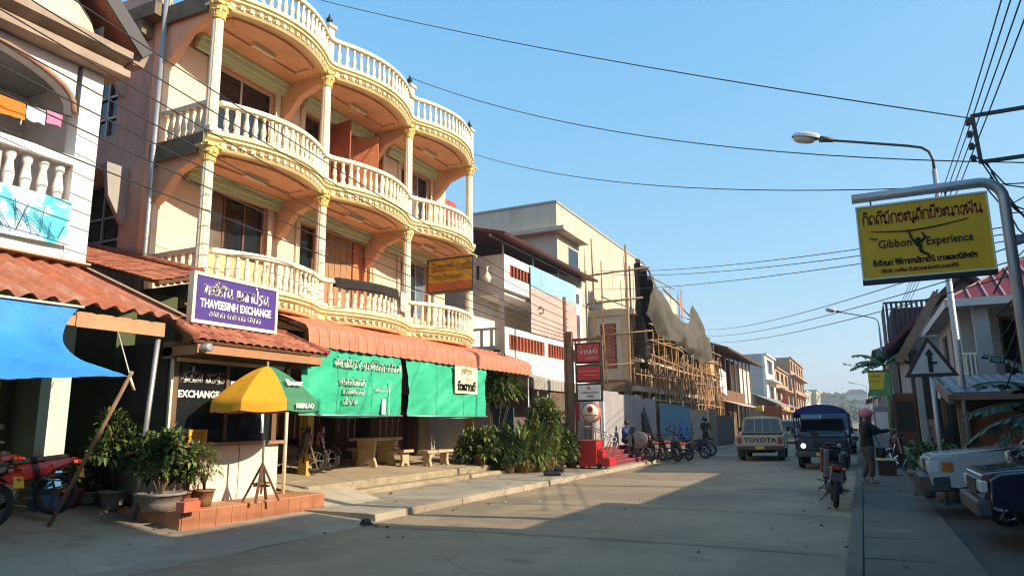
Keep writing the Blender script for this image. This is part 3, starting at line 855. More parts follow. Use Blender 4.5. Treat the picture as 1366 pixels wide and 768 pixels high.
def bush(b, c, r, n, rr, L=.1, w=.05, nm=3, clumps=9):
    """leaves gathered in clumps round twig ends, with gaps between"""
    cs = [(Vector(c) + Vector((d.x * r[0], d.y * r[1], d.z * r[2])) * rr.uniform(.35, 1), rr.uniform(.22, .4)) for d in (rdir(rr, -.5) for _ in range(clumps))]
    for i in range(n):
        q, s_ = rr.choice(cs)
        d = rdir(rr, -.8)
        p = q + Vector((d.x * r[0], d.y * r[1], d.z * r[2])) * s_ * rr.random() ** .5
        dd = (d + Vector((0, 0, rr.uniform(-.1, .6)))).normalized()
        k = 0 if nm == 1 else (rr.choice((0, 0, 1, 1, 2)) if nm == 3 else rr.randrange(nm))
        q_ = rr.uniform(.4, 1.5)
        leaf(b, p, dd, L * q_, w * q_ * rr.uniform(.75, 1.25), droop=rr.uniform(.1, .9), m=nm if rr.random() < .03 else k)
    return cs
LM = [m_leafd, m_leafm, m_leafl]
def pot_plant(name, label, cat, x, y, z, pot_r, pot_h, r, n, seed, mats=LM, L=.12, w=.06, pot=m_pot, ch=None, stems=6, group=None, clumps=10, flower=None):
    rr = random.Random(seed)
    t = thing(name, label, cat, (x, y, z), 0, group)
    if pot:
        b = MB(); b.lathe([(pot_r * .68, z), (pot_r * .8, z + pot_h * .4), (pot_r * .96, z + pot_h * .86), (pot_r * 1.06, z + pot_h * .87), (pot_r * 1.06, z + pot_h), (pot_r * .9, z + pot_h), (pot_r * .85, z + pot_h * .9), (0.001, z + pot_h * .88)], 16, (x, y, 0))
        b.build('pot', pot, t)
    zc = z + (pot_h if pot else 0) + (ch if ch is not None else r[2] * .9)
    b = MB(); cs = bush(b, (x, y, zc), r, n, rr, L, w, len(mats), clumps)
    f = b.build('foliage', list(mats) + [M('withered_leaf', (.3, .2, .06), .7, .3, 8)], t, fix=False); f['kind'] = 'stuff'
    b = MB()
    for q, _ in cs[:stems]:
        m_ = (Vector((x, y, z + (pot_h * .9 if pot else 0))) + q) / 2 + Vector((rr.uniform(-.05, .05), rr.uniform(-.05, .05), .05))
        b.tube([(x + rr.uniform(-.04, .04), y + rr.uniform(-.04, .04), z + (pot_h * .85 if pot else -.02)), m_, q], [.014, .01, .006], 5)
    b.build('stem', m_bark, t)
    if flower:
        for k in range(flower[1]):
            d = rdir(rr, 0); q = Vector((x, y, zc)) + Vector((d.x * r[0], d.y * r[1], d.z * r[2])) * .95
            b = MB()
            for j in range(5):
                a = 2 * PI * j / 5
                leaf(b, q, Vector((math.cos(a), math.sin(a), .5)), flower[2], flower[2] * .8)
            b.build('flower', flower[0], t, fix=False)
    return t
def blade_plant(name, label, cat, x, y, z, nl, L, w, seed, mats, pot=None, spread=.5, stem_h=.0, group=None):
    """tall strap or paddle leaves, each a part"""
    rr = random.Random(seed); t = thing(name, label, cat, (x, y, z), 0, group)
    z0 = z
    if pot:
        pr_, ph = pot; b = MB(); b.lathe([(pr_ * .68, z), (pr_ * .96, z + ph * .86), (pr_ * 1.06, z + ph * .87), (pr_ * 1.06, z + ph), (pr_ * .88, z + ph), (.001, z + ph * .9)], 16, (x, y, 0)); b.build('pot', m_pot, t); z0 = z + ph * .9
    if stem_h:
        b = MB(); b.tube([(x, y, z0 - .05), (x + .03, y, z0 + stem_h * .5), (x, y + .03, z0 + stem_h)], [.07, .06, .045], 8); b.build('stem', m_bark, t); z0 += stem_h
    for i in range(nl):
        a = 2 * PI * (i / nl) + rr.uniform(-.3, .3); sp = spread * rr.uniform(.5, 1.3); LL = L * rr.uniform(.7, 1.15); ww = w * rr.uniform(.8, 1.2)
        h = Vector((math.cos(a), math.sin(a), 0)); s_ = Vector((-h.y, h.x, 0))
        N = 8
        def fn(u, v):
            q = u; out = sp * LL * (q ** 1.6); up = LL * (q - sp * .55 * q * q * q)
            wd = ww * (math.sin(PI * min(1, .06 + q * .94)) ** .7) * (.25 + .75 * min(1, q * 4)) / 2
            p = Vector((x, y, z0)) + h * out + Vector((0, 0, up)) + s_ * wd * (2 * v - 1)
            p.z += abs(2 * v - 1) * wd * .35
            return p
        b = MB(); b.grid(fn, N, 2); b.build('leaf', mats[i % len(mats)], t, fix=False)
    return t

# ------------------------------------------------------------------ white house at far left
lh = thing('white_house', 'old white house with arched balcony and rusty corrugated porch roof', 'building', (-11, 5, 0))
XL = -11.0
b = MB(); b.box(XL - .28, XL, 6.72, 7.08, 4.1, 7.45); b.build('corner_pillar', m_wht2, lh)
b = MB(); b.box(XL - .28, XL, .8, 1.16, 4.1, 7.45); b.build('corner_pillar', m_wht2, lh)
b = MB(); b.box(XL - .3, XL - .02, 1.165, 6.715, 4.1, 5.08); b.build('parapet', m_wht2, lh)
b = MB(); n = 24                                      # arch wall with its opening
cy, hw = 3.94, 2.7
pts = [(cy + hw * math.cos(PI * k / n), 6.62 + .78 * math.sin(PI * k / n) ** .75) for k in range(n + 1)]
for (y0, z0), (y1, z1) in zip(pts[:-1], pts[1:]):
    for xx in (XL - .02, XL - .26): b.quad((xx, y0, z0), (xx, y1, z1), (xx, y1, 7.45), (xx, y0, 7.45))
    b.quad((XL - .02, y0, z0), (XL - .02, y1, z1), (XL - .26, y1, z1), (XL - .26, y0, z0))
b.build('arch_wall', m_wht2, lh, fix=False)
b = MB(); b.tube([(XL + .0, y, z) for y, z in pts], .045, 6); b.build('arch_moulding', M('brown_moulding', (.34, .2, .13), .7, .2), lh)
b = MB(); b.box(XL - 2.0, XL - 1.85, .8, 7.0, 4.1, 7.4); b.box(XL - 10, XL - 2.01, 6.9, 7.05, .4, 7.4); b.box(XL - 10, XL - 2.01, .8, .95, .4, 7.4); b.box(XL - 1.84, XL - .29, 6.92, 7.05, 4.1, 7.4); b.build('inner_wall', M('lilac_white_wall', (.66, .61, .58), .7, .08), lh)
b = MB(); b.box(XL - 10, XL - .03, .81, 6.71, 4.0, 4.099); b.box(XL - 10, XL - .3, .81, 6.9, 7.41, 7.46); b.build('floor_slab', m_grey, lh)
for a, c in ((2.4, 3.3), (5.25, 6.1)):
    f = MB(); f.box(XL - 1.849, XL - 1.8, a - .08, c + .08, 4.2, 6.5); d = f.build('door', m_brown, lh)
    g = MB(); g.box(XL - 1.799, XL - 1.785, a + .03, c - .03, 5.2, 6.35); g.build('pane', M('grey_blue_glass', (.1, .13, .17), .1), d)
rl = MB(); rl.box(XL - .28, XL + .03, 1.165, 6.715, 5.75, 5.89); rail = rl.build('rail', m_wht2, lh)
bm_ = MB(); bm_.lathe([(.075, 0), (.09, .04), (.06, .09), (.075, .2), (.085, .28), (.06, .42), (.05, .5), (.075, .56), (.08, .68)], 10)
me_b2 = bm_.mesh('baluster', m_wht2)
for k in range(22): inst('baluster', me_b2, rail, (XL - .14, 1.45 + k * .245, 5.08))
# gable and tiled roof
b = MB(); b.add([(XL - .02, .9, 7.75), (XL - .02, 7.0, 7.75), (XL - .02, 6.75, 8.35), (XL - .02, 3.94, 11.0), (XL - .02, 1.1, 8.35)], [(0, 1, 2, 3, 4)])
b.add([(XL - 9, .9, 7.75), (XL - 9, 7.0, 7.75), (XL - 9, 6.75, 8.35), (XL - 9, 3.94, 11.0), (XL - 9, 1.1, 8.35)], [(0, 1, 2, 3, 4)])
b.quad((XL - .02, 7.0, 7.4), (XL - 9, 7.0, 7.4), (XL - 9, 7.0, 8.35), (XL - .02, 7.0, 8.35))
b.build('gable', M('cream_gable', (.66, .6, .48), .75, .08, 1, .15, 40, .4, (.35, .3, .25)), lh)
b = MB(); b.box(XL - .35, XL + .32, .6, 7.32, 7.46, 7.58); b.box(XL - .3, XL + .22, .65, 7.25, 7.58, 7.66); b.prism([(XL - .02, 7.66), (XL + .38, 7.78), (XL + .38, 7.9), (XL - .02, 7.75)], 'Y', .6, 7.3); b.build('eave_cornice', M('brown_grey_cornice', (.33, .25, .19), .7, .25, 2, .2, 20, .5, (.5, .42, .33)), lh)
def rake(sg):
    e = Vector((0, 7.55 if sg > 0 else .33, 7.95)); a = Vector((0, 3.94, 11.35))
    b = MB(); q = [Vector((XL + .35, e.y, e.z)), Vector((XL - 9.5, e.y, e.z)), Vector((XL - 9.5, a.y, a.z)), Vector((XL + .35, a.y, a.z))]
    b.slab(q if sg > 0 else q[::-1], -.07 if sg > 0 else -.07); r = b.build('roof', m_tile[0], lh)
    b = MB(); b.beam(q[0] + Vector((.03, 0, .02)), q[3] + Vector((.03, 0, .02)), .05, .26); b.build('barge_board', m_dsteel, r)
    b = MB(); N = 9
    for k in range(N):
        p = q[0].lerp(q[3], (k + .5) / N); b.obox(p + Vector((-.12, 0, .06)), (.34, .36, .05), (R(-43 * sg), 0, 0))
    b.build('verge_tiles', m_tile[1], r)
rake(1); rake(-1)
b = MB(); b.prism([(7.32, 7.7), (7.52, 7.72), (7.6, 7.98), (7.5, 7.98), (7.44, 7.8), (7.32, 7.78)], 'X', XL - 9, XL + .36); b.build('gutter', M('brown_gutter', (.27, .19, .13), .5, .2, 3, .1, 20, .6, (.5, .42, .33)), lh)
# porch: corrugated sheets, fascia, posts, painted pillars
A0, A1 = Vector((-11.0, 0.5, 4.12)), Vector((-9.72, 0.2, 3.34))       # far end left of frame
B0, B1 = Vector((-11.0, 7.05, 4.12)), Vector((-9.72, 7.95, 3.34))
NS = 10
for k in range(NS):
    b = MB(); u0, u1 = k / NS - .004, (k + 1) / NS + .004; nr = 10
    def fn(u, v, u0=u0, u1=u1, k=k):
        U = u0 + (u1 - u0) * u
        p = (A0 * (1 - U) + B0 * U) * (1 - v) + (A1 * (1 - U) + B1 * U) * v
        return p + Vector((.3, 0, .5)) * (.075 * math.cos(U * 26 * 2 * PI) + .004 * (k % 2))
    b.grid(fn, 26, 4)
    b.build('corrugated_sheet', m_corr if k % 4 else m_tile[0], lh, fix=False)
b = MB(); b.beam(A0 + Vector((.02, 0, .05)), B0 + Vector((.02, 0, .05)), .35, .03); b.beam(B0 + Vector((.0, .02, .05)), B1 + Vector((0, .02, .06)), .22, .03); b.build('ridge_flashing', M('grey_beige_flashing', (.46, .38, .29), .85, .15, 4, .2, 40, .4, (.25, .19, .14), streak=False), lh)
b = MB(); b.beam((-9.9, .3, 3.14), (-9.9, 6.3, 3.14), .05, .2); b.beam((-9.9, 6.31, 3.14), (-9.9, 7.75, 3.14), .06, .22); b.build('fascia_board', M('pale_wood_fascia', (.5, .27, .15), .7, .15, 5), lh)
b = MB(); b.tube([(-9.95, 7.72, 3.25), (-10.2, 7.72, .22)], .04, 8); b.build('porch_post', m_steel, lh)
m_pg = M('mint_pillar_paint', (.55, .70, .56), .7, .08, 3); m_pb = M('blue_pillar_paint', (.05, .2, .4), .6, .1)
b = MB(); b.box(XL - .26, XL, 6.75, 7.05, 1.22, 4.0, 0); b.box(XL - .262, XL + .004, 6.748, 7.052, .3, 1.22, 1); b.build('porch_pillar', [m_pg, m_pb], lh)
b = MB(); b.box(XL - 1.6, XL - 1.35, 6.5, 6.78, 1.75, 4.0, 1); b.box(XL - 1.602, XL - 1.345, 6.498, 6.782, .4, 1.75, 0); b.box(XL - 1.6, XL - 1.35, 5.2, 5.48, 1.75, 4.0, 1); b.box(XL - 1.602, XL - 1.345, 5.198, 5.482, .4, 1.75, 0); b.build('porch_pillar', [m_pg, M('yellow_pillar_paint', (.75, .62, .03), .6)], lh)
b = MB(); b.box(-15.2, -15, 0.9, 7.9, .4, 4.0); b.box(-15, XL - .3, 7.06, 7.16, .4, 4.0); b.build('porch_wall', M('olive_wall', (.10, .115, .06), .85, .15, 1, .15, 30, .4, (.05, .055, .03)), lh)
# banner, washing, blue tarpaulin with its prop
t = thing('banner', 'turquoise printed banner tied below the white balcony balusters', 'banner', (-10.97, 4.5, 4.8))
b = MB()
b.grid(lambda u, v: (-10.93 + .03 * noise.noise((u * 6, v * 3, 1)), 2.0 + 4.72 * u, 4.36 + .82 * v + .05 * (1 - 2 * v) * u), 30, 8)
mb = bpy.data.materials.new('turquoise_print'); mb.use_nodes = True
N_ = mb.node_tree.nodes; L_ = mb.node_tree.links.new
ge = N_.new('ShaderNodeNewGeometry'); ns = N_.new('ShaderNodeTexNoise'); ns.inputs['Scale'].default_value = 1.7; ns.inputs['Detail'].default_value = 8; ns.inputs['Distortion'].default_value = 1.2
L_(ge.outputs['Position'], ns.inputs['Vector']); cr = N_.new('ShaderNodeValToRGB')
for i, (p, c) in enumerate(((.3, (.02, .42, .5, 1)), (.45, (.1, .62, .68, 1)), (.55, (.62, .82, .85, 1)), (.62, (.75, .6, .75, 1)), (.7, (.75, .85, .88, 1)))):
    e = cr.color_ramp.elements[i] if i < 2 else cr.color_ramp.elements.new(p)
    e.position = p; e.color = c
L_(ns.outputs['Fac'], cr.inputs[0]); L_(cr.outputs[0], N_['Principled BSDF'].inputs['Base Color']); N_['Principled BSDF'].inputs['Roughness'].default_value = .5
b.build('cloth', mb, t, fix=False)
rr = random.Random(5); b = MB()
for k in range(14):
    y = 5.85 + rr.uniform(-.1, .75); b.beam((-10.9, y, 4.45 + rr.uniform(0, .1)), (-10.9, y + rr.uniform(-.5, .15), 4.7 + rr.uniform(0, .25)), .006, .009)
b.build('print_strokes', M('blue_print', (.02, .08, .3), .5), t)
b = MB(); b.tube([(-11.15, 1.2, 6.62), (-11.15, 4, 6.5), (-11.15, 6.7, 6.6)], .008, 5)
tag(b.build('clothes_line', m_wire, None), 'washing line strung across the arched white balcony', 'clothes line')
def hang(y0, y1, z, dr, mat, name, label, seed):
    b = MB(); b.grid(lambda u, v: (-11.15 + .03 * math.sin(u * 7 + seed) * v + .02, y0 + (y1 - y0) * u + .04 * v * noise.noise((u * 3, v, seed)), z - dr * v * (1 + .15 * noise.noise((u * 4, 0, seed)))), 10, 6)
    tag(b.build(name, mat, None, fix=False), label, 'laundry', 'washing on the balcony line')
hang(5.35, 5.98, 6.52, .27, M('orange_cloth', (.75, .19, .02), .85), 'hanging_cloth', 'orange cloth drying on the balcony line', 1)
hang(6.0, 6.28, 6.53, .24, M('white_cloth', (.8, .78, .78), .85), 'hanging_cloth', 'white cloth drying between the orange and the pink one', 2)
hang(6.3, 6.55, 6.56, .2, M('pink_cloth', (.75, .22, .42), .85), 'hanging_cloth', 'pink cloth drying next to the arch', 3)
b = MB()
def tarp(u, v):
    a = Vector((-9.75, 3.2, 3.24)).lerp(Vector((-9.75, 6.25, 3.28)), u); c = Vector((-8.75, 3.0, 2.22)).lerp(Vector((-8.9, 6.5, 2.30)), u)
    p = a.lerp(c, v); sag = math.sin(PI * v) * .12 + .06 * math.sin(PI * u) * v
    p.z -= sag * (1 if True else 0); p.y -= .45 * math.sin(PI * v) * (u ** 4) * 1.0
    p.z += .04 * noise.noise((u * 3, v * 3, 4)) + .02 * noise.noise((u * 10, v * 4, 9)) + .008 * noise.noise((u * 30, v * 24, 2)) + .025 * math.sin(v * 9 + u * 4) * (1 - u); p.x -= .1 * math.sin(PI * v)
    return p
b.grid(tarp, 70, 40)
tp = b.build('tarpaulin', m_tarpb, None, fix=False); tag(tp, 'sagging blue tarpaulin hung from the corrugated porch roof', 'tarpaulin')
b = MB(); b.tube([(-9.72, 3, 3.25), (-9.72, 6.3, 3.29)], .02, 6); b.build('top_hem', m_white, tp)
b = MB(); b.tube([(-8.86, 6.5, 2.36), (-9.62, 6.52, 1.3), (-10.4, 6.55, .27)], [.026, .028, .03], 7); pp = b.build('bamboo_prop', m_bamboo2, None); tag(pp, 'slanting bamboo prop holding up the corner of the blue tarpaulin', 'pole')
b = MB(); b.tube([(-8.9, 6.5, 2.32), (-9.72, 6.85, 3.0)], .008, 5); b.tube([(-8.9, 6.5, 2.3), (-8.92, 6.6, 2.12)], .02, 5); b.build('tie_rope', m_white, pp)

# ------------------------------------------------------------------ exchange kiosk
kx = thing('exchange_kiosk', 'money exchange kiosk with dark glass, cream counter and tiled canopy', 'kiosk', (-10, 9.4, 0))
b = MB(); b.box(-12.2, -9.95, 8.12, 10.45, .38, 1.3); b.build('counter', M('cream_counter', (.78, .72, .6), .6, .06, 2, .1, 40, .35, (.4, .3, .18)), kx)
b = MB(); b.box(-12.2, -9.85, 8.0, 10.55, 1.3, 1.36); b.build('counter_top', M('counter_wood', (.32, .18, .1), .5, .2, 5), kx)
b = MB(); b.box(-9.949, -9.944, 9.5, 9.512, .4, 1.3); b.build('panel_seam', m_brown, kx)
for q in ((8.1, 8.22), (10.36, 10.48), (9.22, 9.29)):
    b = MB(); b.box(-10.15, -10.05, *q, 1.361, 2.719); b.build('post', M('kiosk_brown_frame', (.17, .1, .06), .5, .15), kx)
b = MB(); b.box(-10.06, -10.02, 8.06, 8.1, .4, 2.75); b.build('white_strip', m_white, kx)
b = MB(); b.box(-10.2, -9.98, 8.0, 10.6, 2.72, 3.0); b.build('head_beam', M('kiosk_beam', (.3, .19, .12), .6, .12), kx)
b = MB(); b.box(-9.978, -9.93, 8.1, 10.5, 2.68, 2.74); b.build('tube_light', m_white, kx)
for a, c in ((8.225, 9.215), (9.295, 10.355)):
    b = MB(); b.box(-10.11, -10.095, a, c, 1.362, 2.718); b.build('pane', m_glass, kx)
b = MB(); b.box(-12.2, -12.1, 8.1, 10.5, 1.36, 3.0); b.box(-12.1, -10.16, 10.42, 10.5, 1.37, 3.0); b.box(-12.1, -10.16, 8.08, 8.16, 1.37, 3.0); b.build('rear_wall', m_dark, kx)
scribble(kx, (-10.085, 8.3, 2.37), .12, 8, m_wtxt, '+X', 3, w=.28, pitch=.85, gaps=(4,))
text('EXCHANGE', kx, (-10.085, 8.68, 2.16), .16, m_wtxt, '+X', .006)
for q in ((9.35, 9.72, 2.3, 2.42), (10.12, 10.2, 1.5, 2.1)):
    b = MB(); b.box(-10.09, -10.083, *q); b.build('window_notice', m_wtxt, kx)
scribble(kx, (-10.079, 10.13, 1.55), .05, 1, m_dark, '+X', 3)
b = MB(); b.box(-9.88, -9.87, 8.35, 8.72, 1.365, 1.58); o = b.build('counter_notice', M('amber_notice', (.72, .34, .02), .5, .06), None); tag(o, 'small amber notice standing on the kiosk counter', 'notice')
scribble(o, (-9.868, 8.4, 1.5), .045, 6, M('sign_ochre', (.42, .17, .02), .5), '+X', 3, pitch=.9); scribble(o, (-9.868, 8.4, 1.43), .045, 6, M('sign_ochre', (.42, .17, .02), .5), '+X', 5, pitch=.9)
# tiled canopy: rows of ribbed tiles
C0, C1, C2, C3 = Vector((-10.35, 8.05, 3.42)), Vector((-9.35, 7.9, 2.98)), Vector((-9.35, 11.05, 2.98)), Vector((-10.35, 10.9, 3.42))
b = MB(); b.slab([C0, C1, C2, C3], .05); cp = b.build('canopy', m_brown, kx)
nn = (C1 - C0).cross(C3 - C0).normalized(); 
ct = MB()
ct.grid(lambda u, v: ((u - .5) * .2, (v - .5) * .42, .035 * math.sin(PI * u) ** .7), 6, 1); cts = [ct.mesh('canopy_tile', m) for m in m_tile]
ax = (C3 - C0).normalized(); ay = nn.cross(ax); mt = Matrix((ax, ay, nn)).transposed().to_euler()
for i in range(16):
    for j in range(3):
        u, v = (i + .5) / 16, (j + .5) / 3
        p = (C0 * (1 - u) + C3 * u) * (1 - v) + (C1 * (1 - u) + C2 * u) * v
        inst('canopy_tile', cts[rnd.choice((0, 0, 1, 1, 2))], cp, p + nn * (.012 + .006 * (2 - j)), mt)
b = MB(); b.tube([C0 + nn * .03, C1 + nn * .05], .06, 8); b.tube([C3 + nn * .03, C2 + nn * .05], .06, 8); b.tube([C0 + nn * .05, C3 + nn * .05], .06, 8); b.build('edge_tiles', m_tile[2], cp)
b = MB(); b.box(-9.44, -9.4, 8.0, 10.95, 2.78, 2.93); b.box(-10.2, -9.45, 8.0, 8.05, 2.76, 2.9); b.box(-10.2, -9.45, 10.9, 10.95, 2.76, 2.9); b.build('canopy_fascia', M('canopy_fascia_wood', (.4, .2, .1), .6, .15), kx)
b = MB(); b.lathe([(.05, -.14), (.07, -.13), (.07, .14), (.04, .15)], 10, (-9.38, 8.1, 2.86), 'X'); tag(b.build('cctv', m_steel, None), 'small grey spotlight under the kiosk canopy corner', 'lamp')  # small cylinder, something like a cctv camera, not a light source
b = MB(); b.tube([(-9.88, 10.56, 2.72), (-9.88, 10.56, .385)], .035, 8); b.build('canopy_post', m_white, kx)
# violet sign
sg = thing('exchange_sign', 'violet sign with white Lao and English lettering above the exchange kiosk', 'sign', (-10.1, 9.35, 3.4))
b = MB(); b.box(-10.14, -10.04, 8.42, 10.28, 3.42, 4.19); b.build('panel', m_violet, sg)
b = MB()
for q in ((8.36, 10.34, 4.19, 4.25), (8.36, 10.34, 3.36, 3.42)): b.box(-10.15, -10.02, *q)
for q in ((8.36, 8.42), (10.28, 10.34)): b.box(-10.15, -10.02, q[0], q[1], 3.421, 4.189)
b.build('frame', m_white, sg)
lao('ທະວີສິນ ແລກປ່ຽນ', sg, (-10.03, 8.58, 3.88), .17, m_wtxt, '+X', .17, 1.52)
text('THAVEESINH EXCHANGE', sg, (-10.033, 9.35, 3.715), .2, m_wtxt, '+X', .007, sx=.72)
lao('ອະນາດ ລາວ ກດ ສມາດ', sg, (-10.03, 8.72, 3.51), .085, m_wtxt, '+X', .16, 1.2)
# stepped tile platform
b = MB(); b.box(-12.2, -9.22, 7.75, 10.95, .1, .385); pf = tag(b.build('tiled_platform', M('terracotta_floor_tile', (.47, .2, .095), .6, .12, 3, .1, 40, .4, (.25, .14, .08), streak=False), None, bevel=.02), 'low terracotta tiled platform under the exchange kiosk', 'platform')
for k in range(10):
    b = MB(); b.box(-9.219, -9.2, 7.77 + .316 * k, 7.77 + .316 * k + .31, .06, .37); b.build('riser_tile', M('terracotta_riser', (.36, .14, .07), .6, .2, 3, .15, 40), pf, bevel=.004)
# parasol
um = thing('parasol', 'yellow and green parasol on a folding stand by the kiosk', 'parasol', (-9.2, 9.32, .39))
ux, uy = -9.2, 9.32
m_uy = M('yellow_parasol_cloth', (.74, .35, .015), .75, .12, 3, .1, 20, .3, (.5, .2, .01), streak=False); m_ug = M('green_parasol_cloth', (.05, .2, .1), .75, .14, 3, .1, 20, .3, (.1, .3, .17), streak=False)
cols = [0, 0, 1, 1, 1, 0, 0, 0]
for k in range(8):
    b = MB(); a0, a1 = 2 * PI * k / 8 - 2.0, 2 * PI * (k + 1) / 8 - 2.0
    def fn(u, v, a0=a0, a1=a1):
        a = a0 + (a1 - a0) * u; bul = 1 - .05 * math.sin(PI * u)
        if v <= .8:
            q = v / .8; r = 0.9 * q * bul; z = 2.64 - .6 * q ** 1.5 - .03 * math.sin(PI * u) * q
        else:
            q = (v - .8) / .2; r = 0.9 * bul * (1 + .02 * q); z = 2.04 - .03 * math.sin(PI * u) - .17 * q
        return (ux + r * math.cos(a), uy + r * math.sin(a), z)
    b.grid(fn, 8, 15)
    b.build('panel', m_uy if cols[k] == 0 else m_ug, um, fix=False)
b = MB(); b.tube([(ux, uy, 2.72), (ux, uy, .5)], .02, 8); b.build('pole', m_steel, um)
for k in range(4):
    a = k * PI / 2 + .5
    b = MB(); b.beam((ux, uy, 1.0), (ux + .3 * math.cos(a), uy + .3 * math.sin(a), .39), .045, .03); b.build('stand_leg', m_brown, um)
b = MB(); b.box(ux - .17, ux + .17, uy - .02, uy + .02, .62, .66); b.box(ux - .02, ux + .02, uy - .17, uy + .17, .66, .7); b.build('stand_brace', m_brown, um)
for k in range(8):
    a = 2 * PI * k / 8 - 2.0; b = MB(); b.tube([(ux, uy, 2.56), (ux + .42 * math.cos(a), uy + .42 * math.sin(a), 2.38), (ux + 0.85 * math.cos(a), uy + 0.85 * math.sin(a), 2.0)], .009, 4); b.build('rib', m_dsteel, um)
text('Beer', um, (ux + .63, uy - .02, 2.33), 0.2, m_wtxt, rot=(R(46), 0, R(88)), bold=.006, shear=.25)
text('BEERLAO', um, (ux + 0.905, uy - .03, 1.94), .1, m_wtxt, rot=(R(88), 0, R(88)), bold=.004)
# bricks, bowl and pots round the kiosk
for i, (x, y, z, rz) in enumerate(((-9.1, 7.78, .39, .1), (-9.42, 8.1, .39, .6))):
    b = MB(); b.obox((x, y, z + .075), (.16, .32 - .1 * i, .15), (0, 0, rz)); tag(b.build('brick_block', M('red_block', (.5, .13, .07), .8, .2, 6, .3, 40), None, bevel=.008), ('red block lying on the corner of the tiled platform', 'smaller red block beside the clay pot on the platform')[i], 'block')
pot_plant('bowl_plant', 'large dark bush in a wide grey bowl left of the kiosk', 'potted plant', -9.75, 7.8, .385, .36, .26, (.55, .52, .5), 2300, 11, L=.12, w=.055, pot=m_potg, ch=.42, flower=(M('scarlet_petal', (.6, .03, .02), .6), 3, .09), clumps=30)
pot_plant('feathery_plant', 'feathery yellow green plant in a clay pot before the counter', 'potted plant', -9.55, 8.45, .385, .16, .26, (.24, .26, .4), 900, 12, [m_leafl, m_leafm], L=.1, w=.018, ch=.34, flower=(M('pale_flower', (.8, .42, .45), .6), 18, .05), clumps=14)
pot_plant('croton_plant', 'purple leaved shrub between the big bowl and the feathery plant', 'potted plant', -9.78, 8.3, .385, .15, .24, (.24, .26, .34), 500, 13, [M('purple_leaf', (.1, .03, .045), .5, .3), m_leafd], L=.12, w=.05)
pot_plant('dark_shrub', 'dark bushy shrub behind the porch post', 'plant', -10.75, 7.75, .36, .22, .3, (.55, .42, .75), 1800, 14, L=.13, w=.05, clumps=16, pot=m_potg)
pot_plant('low_shrub', 'low dark shrub in shade beside the blue pillar', 'plant', -11.2, 7.6, .44, .2, .2, (.3, .3, .3), 400, 15, L=.12, w=.05, pot=m_potg)
b = MB(); b.lathe([(.14, .43), (.2, .66), (.22, .67), (.22, .7), (.18, .7), (.001, .66)], 14, (-11.15, 7.28, 0)); tag(b.build('pot', M('maroon_pot', (.3, .03, .05), .5, .1), None), 'maroon plastic pot in shade next to the blue pillar', 'pot')

# ------------------------------------------------------------------ long metal awning and green tarpaulins
aw = thing('metal_awning', 'long salmon coloured ribbed metal awning across the guest house front', 'awning', (-10, 16, 3.4))
ay0, ay1 = 10.95, 21.75; NP = 34
for k in range(NP):
    y0 = ay0 + (ay1 - ay0) * k / NP; y1 = ay0 + (ay1 - ay0) * (k + 1) / NP - .012
    b = MB()
    pf_ = [(-11.0, 4.02), (-10.0, 3.68), (-9.86, 3.62), (-9.78, 3.52), (-9.76, 3.36), (-9.75, 3.2)]
    def fn(u, v):
        q = v * (len(pf_) - 1); i = min(int(q), len(pf_) - 2); f = q - i
        x = pf_[i][0] + (pf_[i + 1][0] - pf_[i][0]) * f; z = pf_[i][1] + (pf_[i + 1][1] - pf_[i][1]) * f
        bul = .018 * math.sin(PI * u)
        return (x + bul, y0 + (y1 - y0) * u, z + bul * .6 - (.035 * math.sin(PI * u) if v > .99 else 0))
    b.grid(fn, 4, 10)
    b.build('roof_sheet', m_awn, aw, fix=False)
b = MB(); b.beam((-9.85, ay0, 3.24), (-9.85, ay1, 3.24), .04, .05); b.beam((-10.98, ay0, 3.93), (-10.98, ay1, 3.93), .04, .06)
for k in range(9):
    y = ay0 + .1 + (ay1 - ay0 - .2) * k / 8; b.beam((-10.95, y, 3.9), (-9.86, y, 3.48), .04, .04)
b.build('awning_frame', m_dsteel, aw)
b = MB()
b.tube([(-9.88, 21.7, 3.22), (-9.88, 21.7, .15)], .03, 8)
b.build('awning_post', m_steel, aw)
def gtarp(y0, y1, label, seed):
    b = MB()
    def fn(u, v):
        y = y0 + (y1 - y0) * u
        return (-9.82 + .05 * math.sin(v * 2.6) + .03 * noise.noise((u * 3.5, v * 2.5, seed)) + .02 * math.sin(u * 9 + v * 2) + .03 * noise.noise((u * 9 + v * 5, v * 3, seed + 5)) + .012 * noise.noise((u * 22, v * 16, seed)), y - .03 * math.sin(PI * v) * (1 if u > .5 else -1) * abs(2 * u - 1), 3.2 - 1.38 * v - .04 * math.sin(PI * u) * v + .02 * noise.noise((u * 4, seed, 0)) * v)
    b.grid(fn, 70, 34)
    t = b.build('tarpaulin', m_tarpg, None, fix=False); tag(t, label, 'tarpaulin', 'green tarpaulins hung from the awning')
    b = MB(); b.tube([(-9.76, y0, 1.83), (-9.76, y1, 1.83)], .018, 6); b.build('bottom_rod', m_steel, t)
    for q in (.33, .66):
        b = MB()
        for e in range(17):
            p0, p1 = Vector(fn(q, e / 17)), Vector(fn(q, (e + 1) / 17)); o_ = Vector((.004, 0, 0))
            b.quad(p0 + o_ + Vector((0, -.012, 0)), p0 + o_ + Vector((0, .012, 0)), p1 + o_ + Vector((0, .012, 0)), p1 + o_ + Vector((0, -.012, 0)))
        b.build('seam', M('dark_green_seam', (.02, .26, .16), .7), t, fix=False)
    for e in range(6):
        p0 = Vector(fn((e + .5) / 6, 0)); b = MB(); b.tube([p0 + Vector((.01, 0, -.02)), p0 + Vector((-.03, 0, .1))], .006, 4); b.build('tie', m_wtxt, t)
    return t
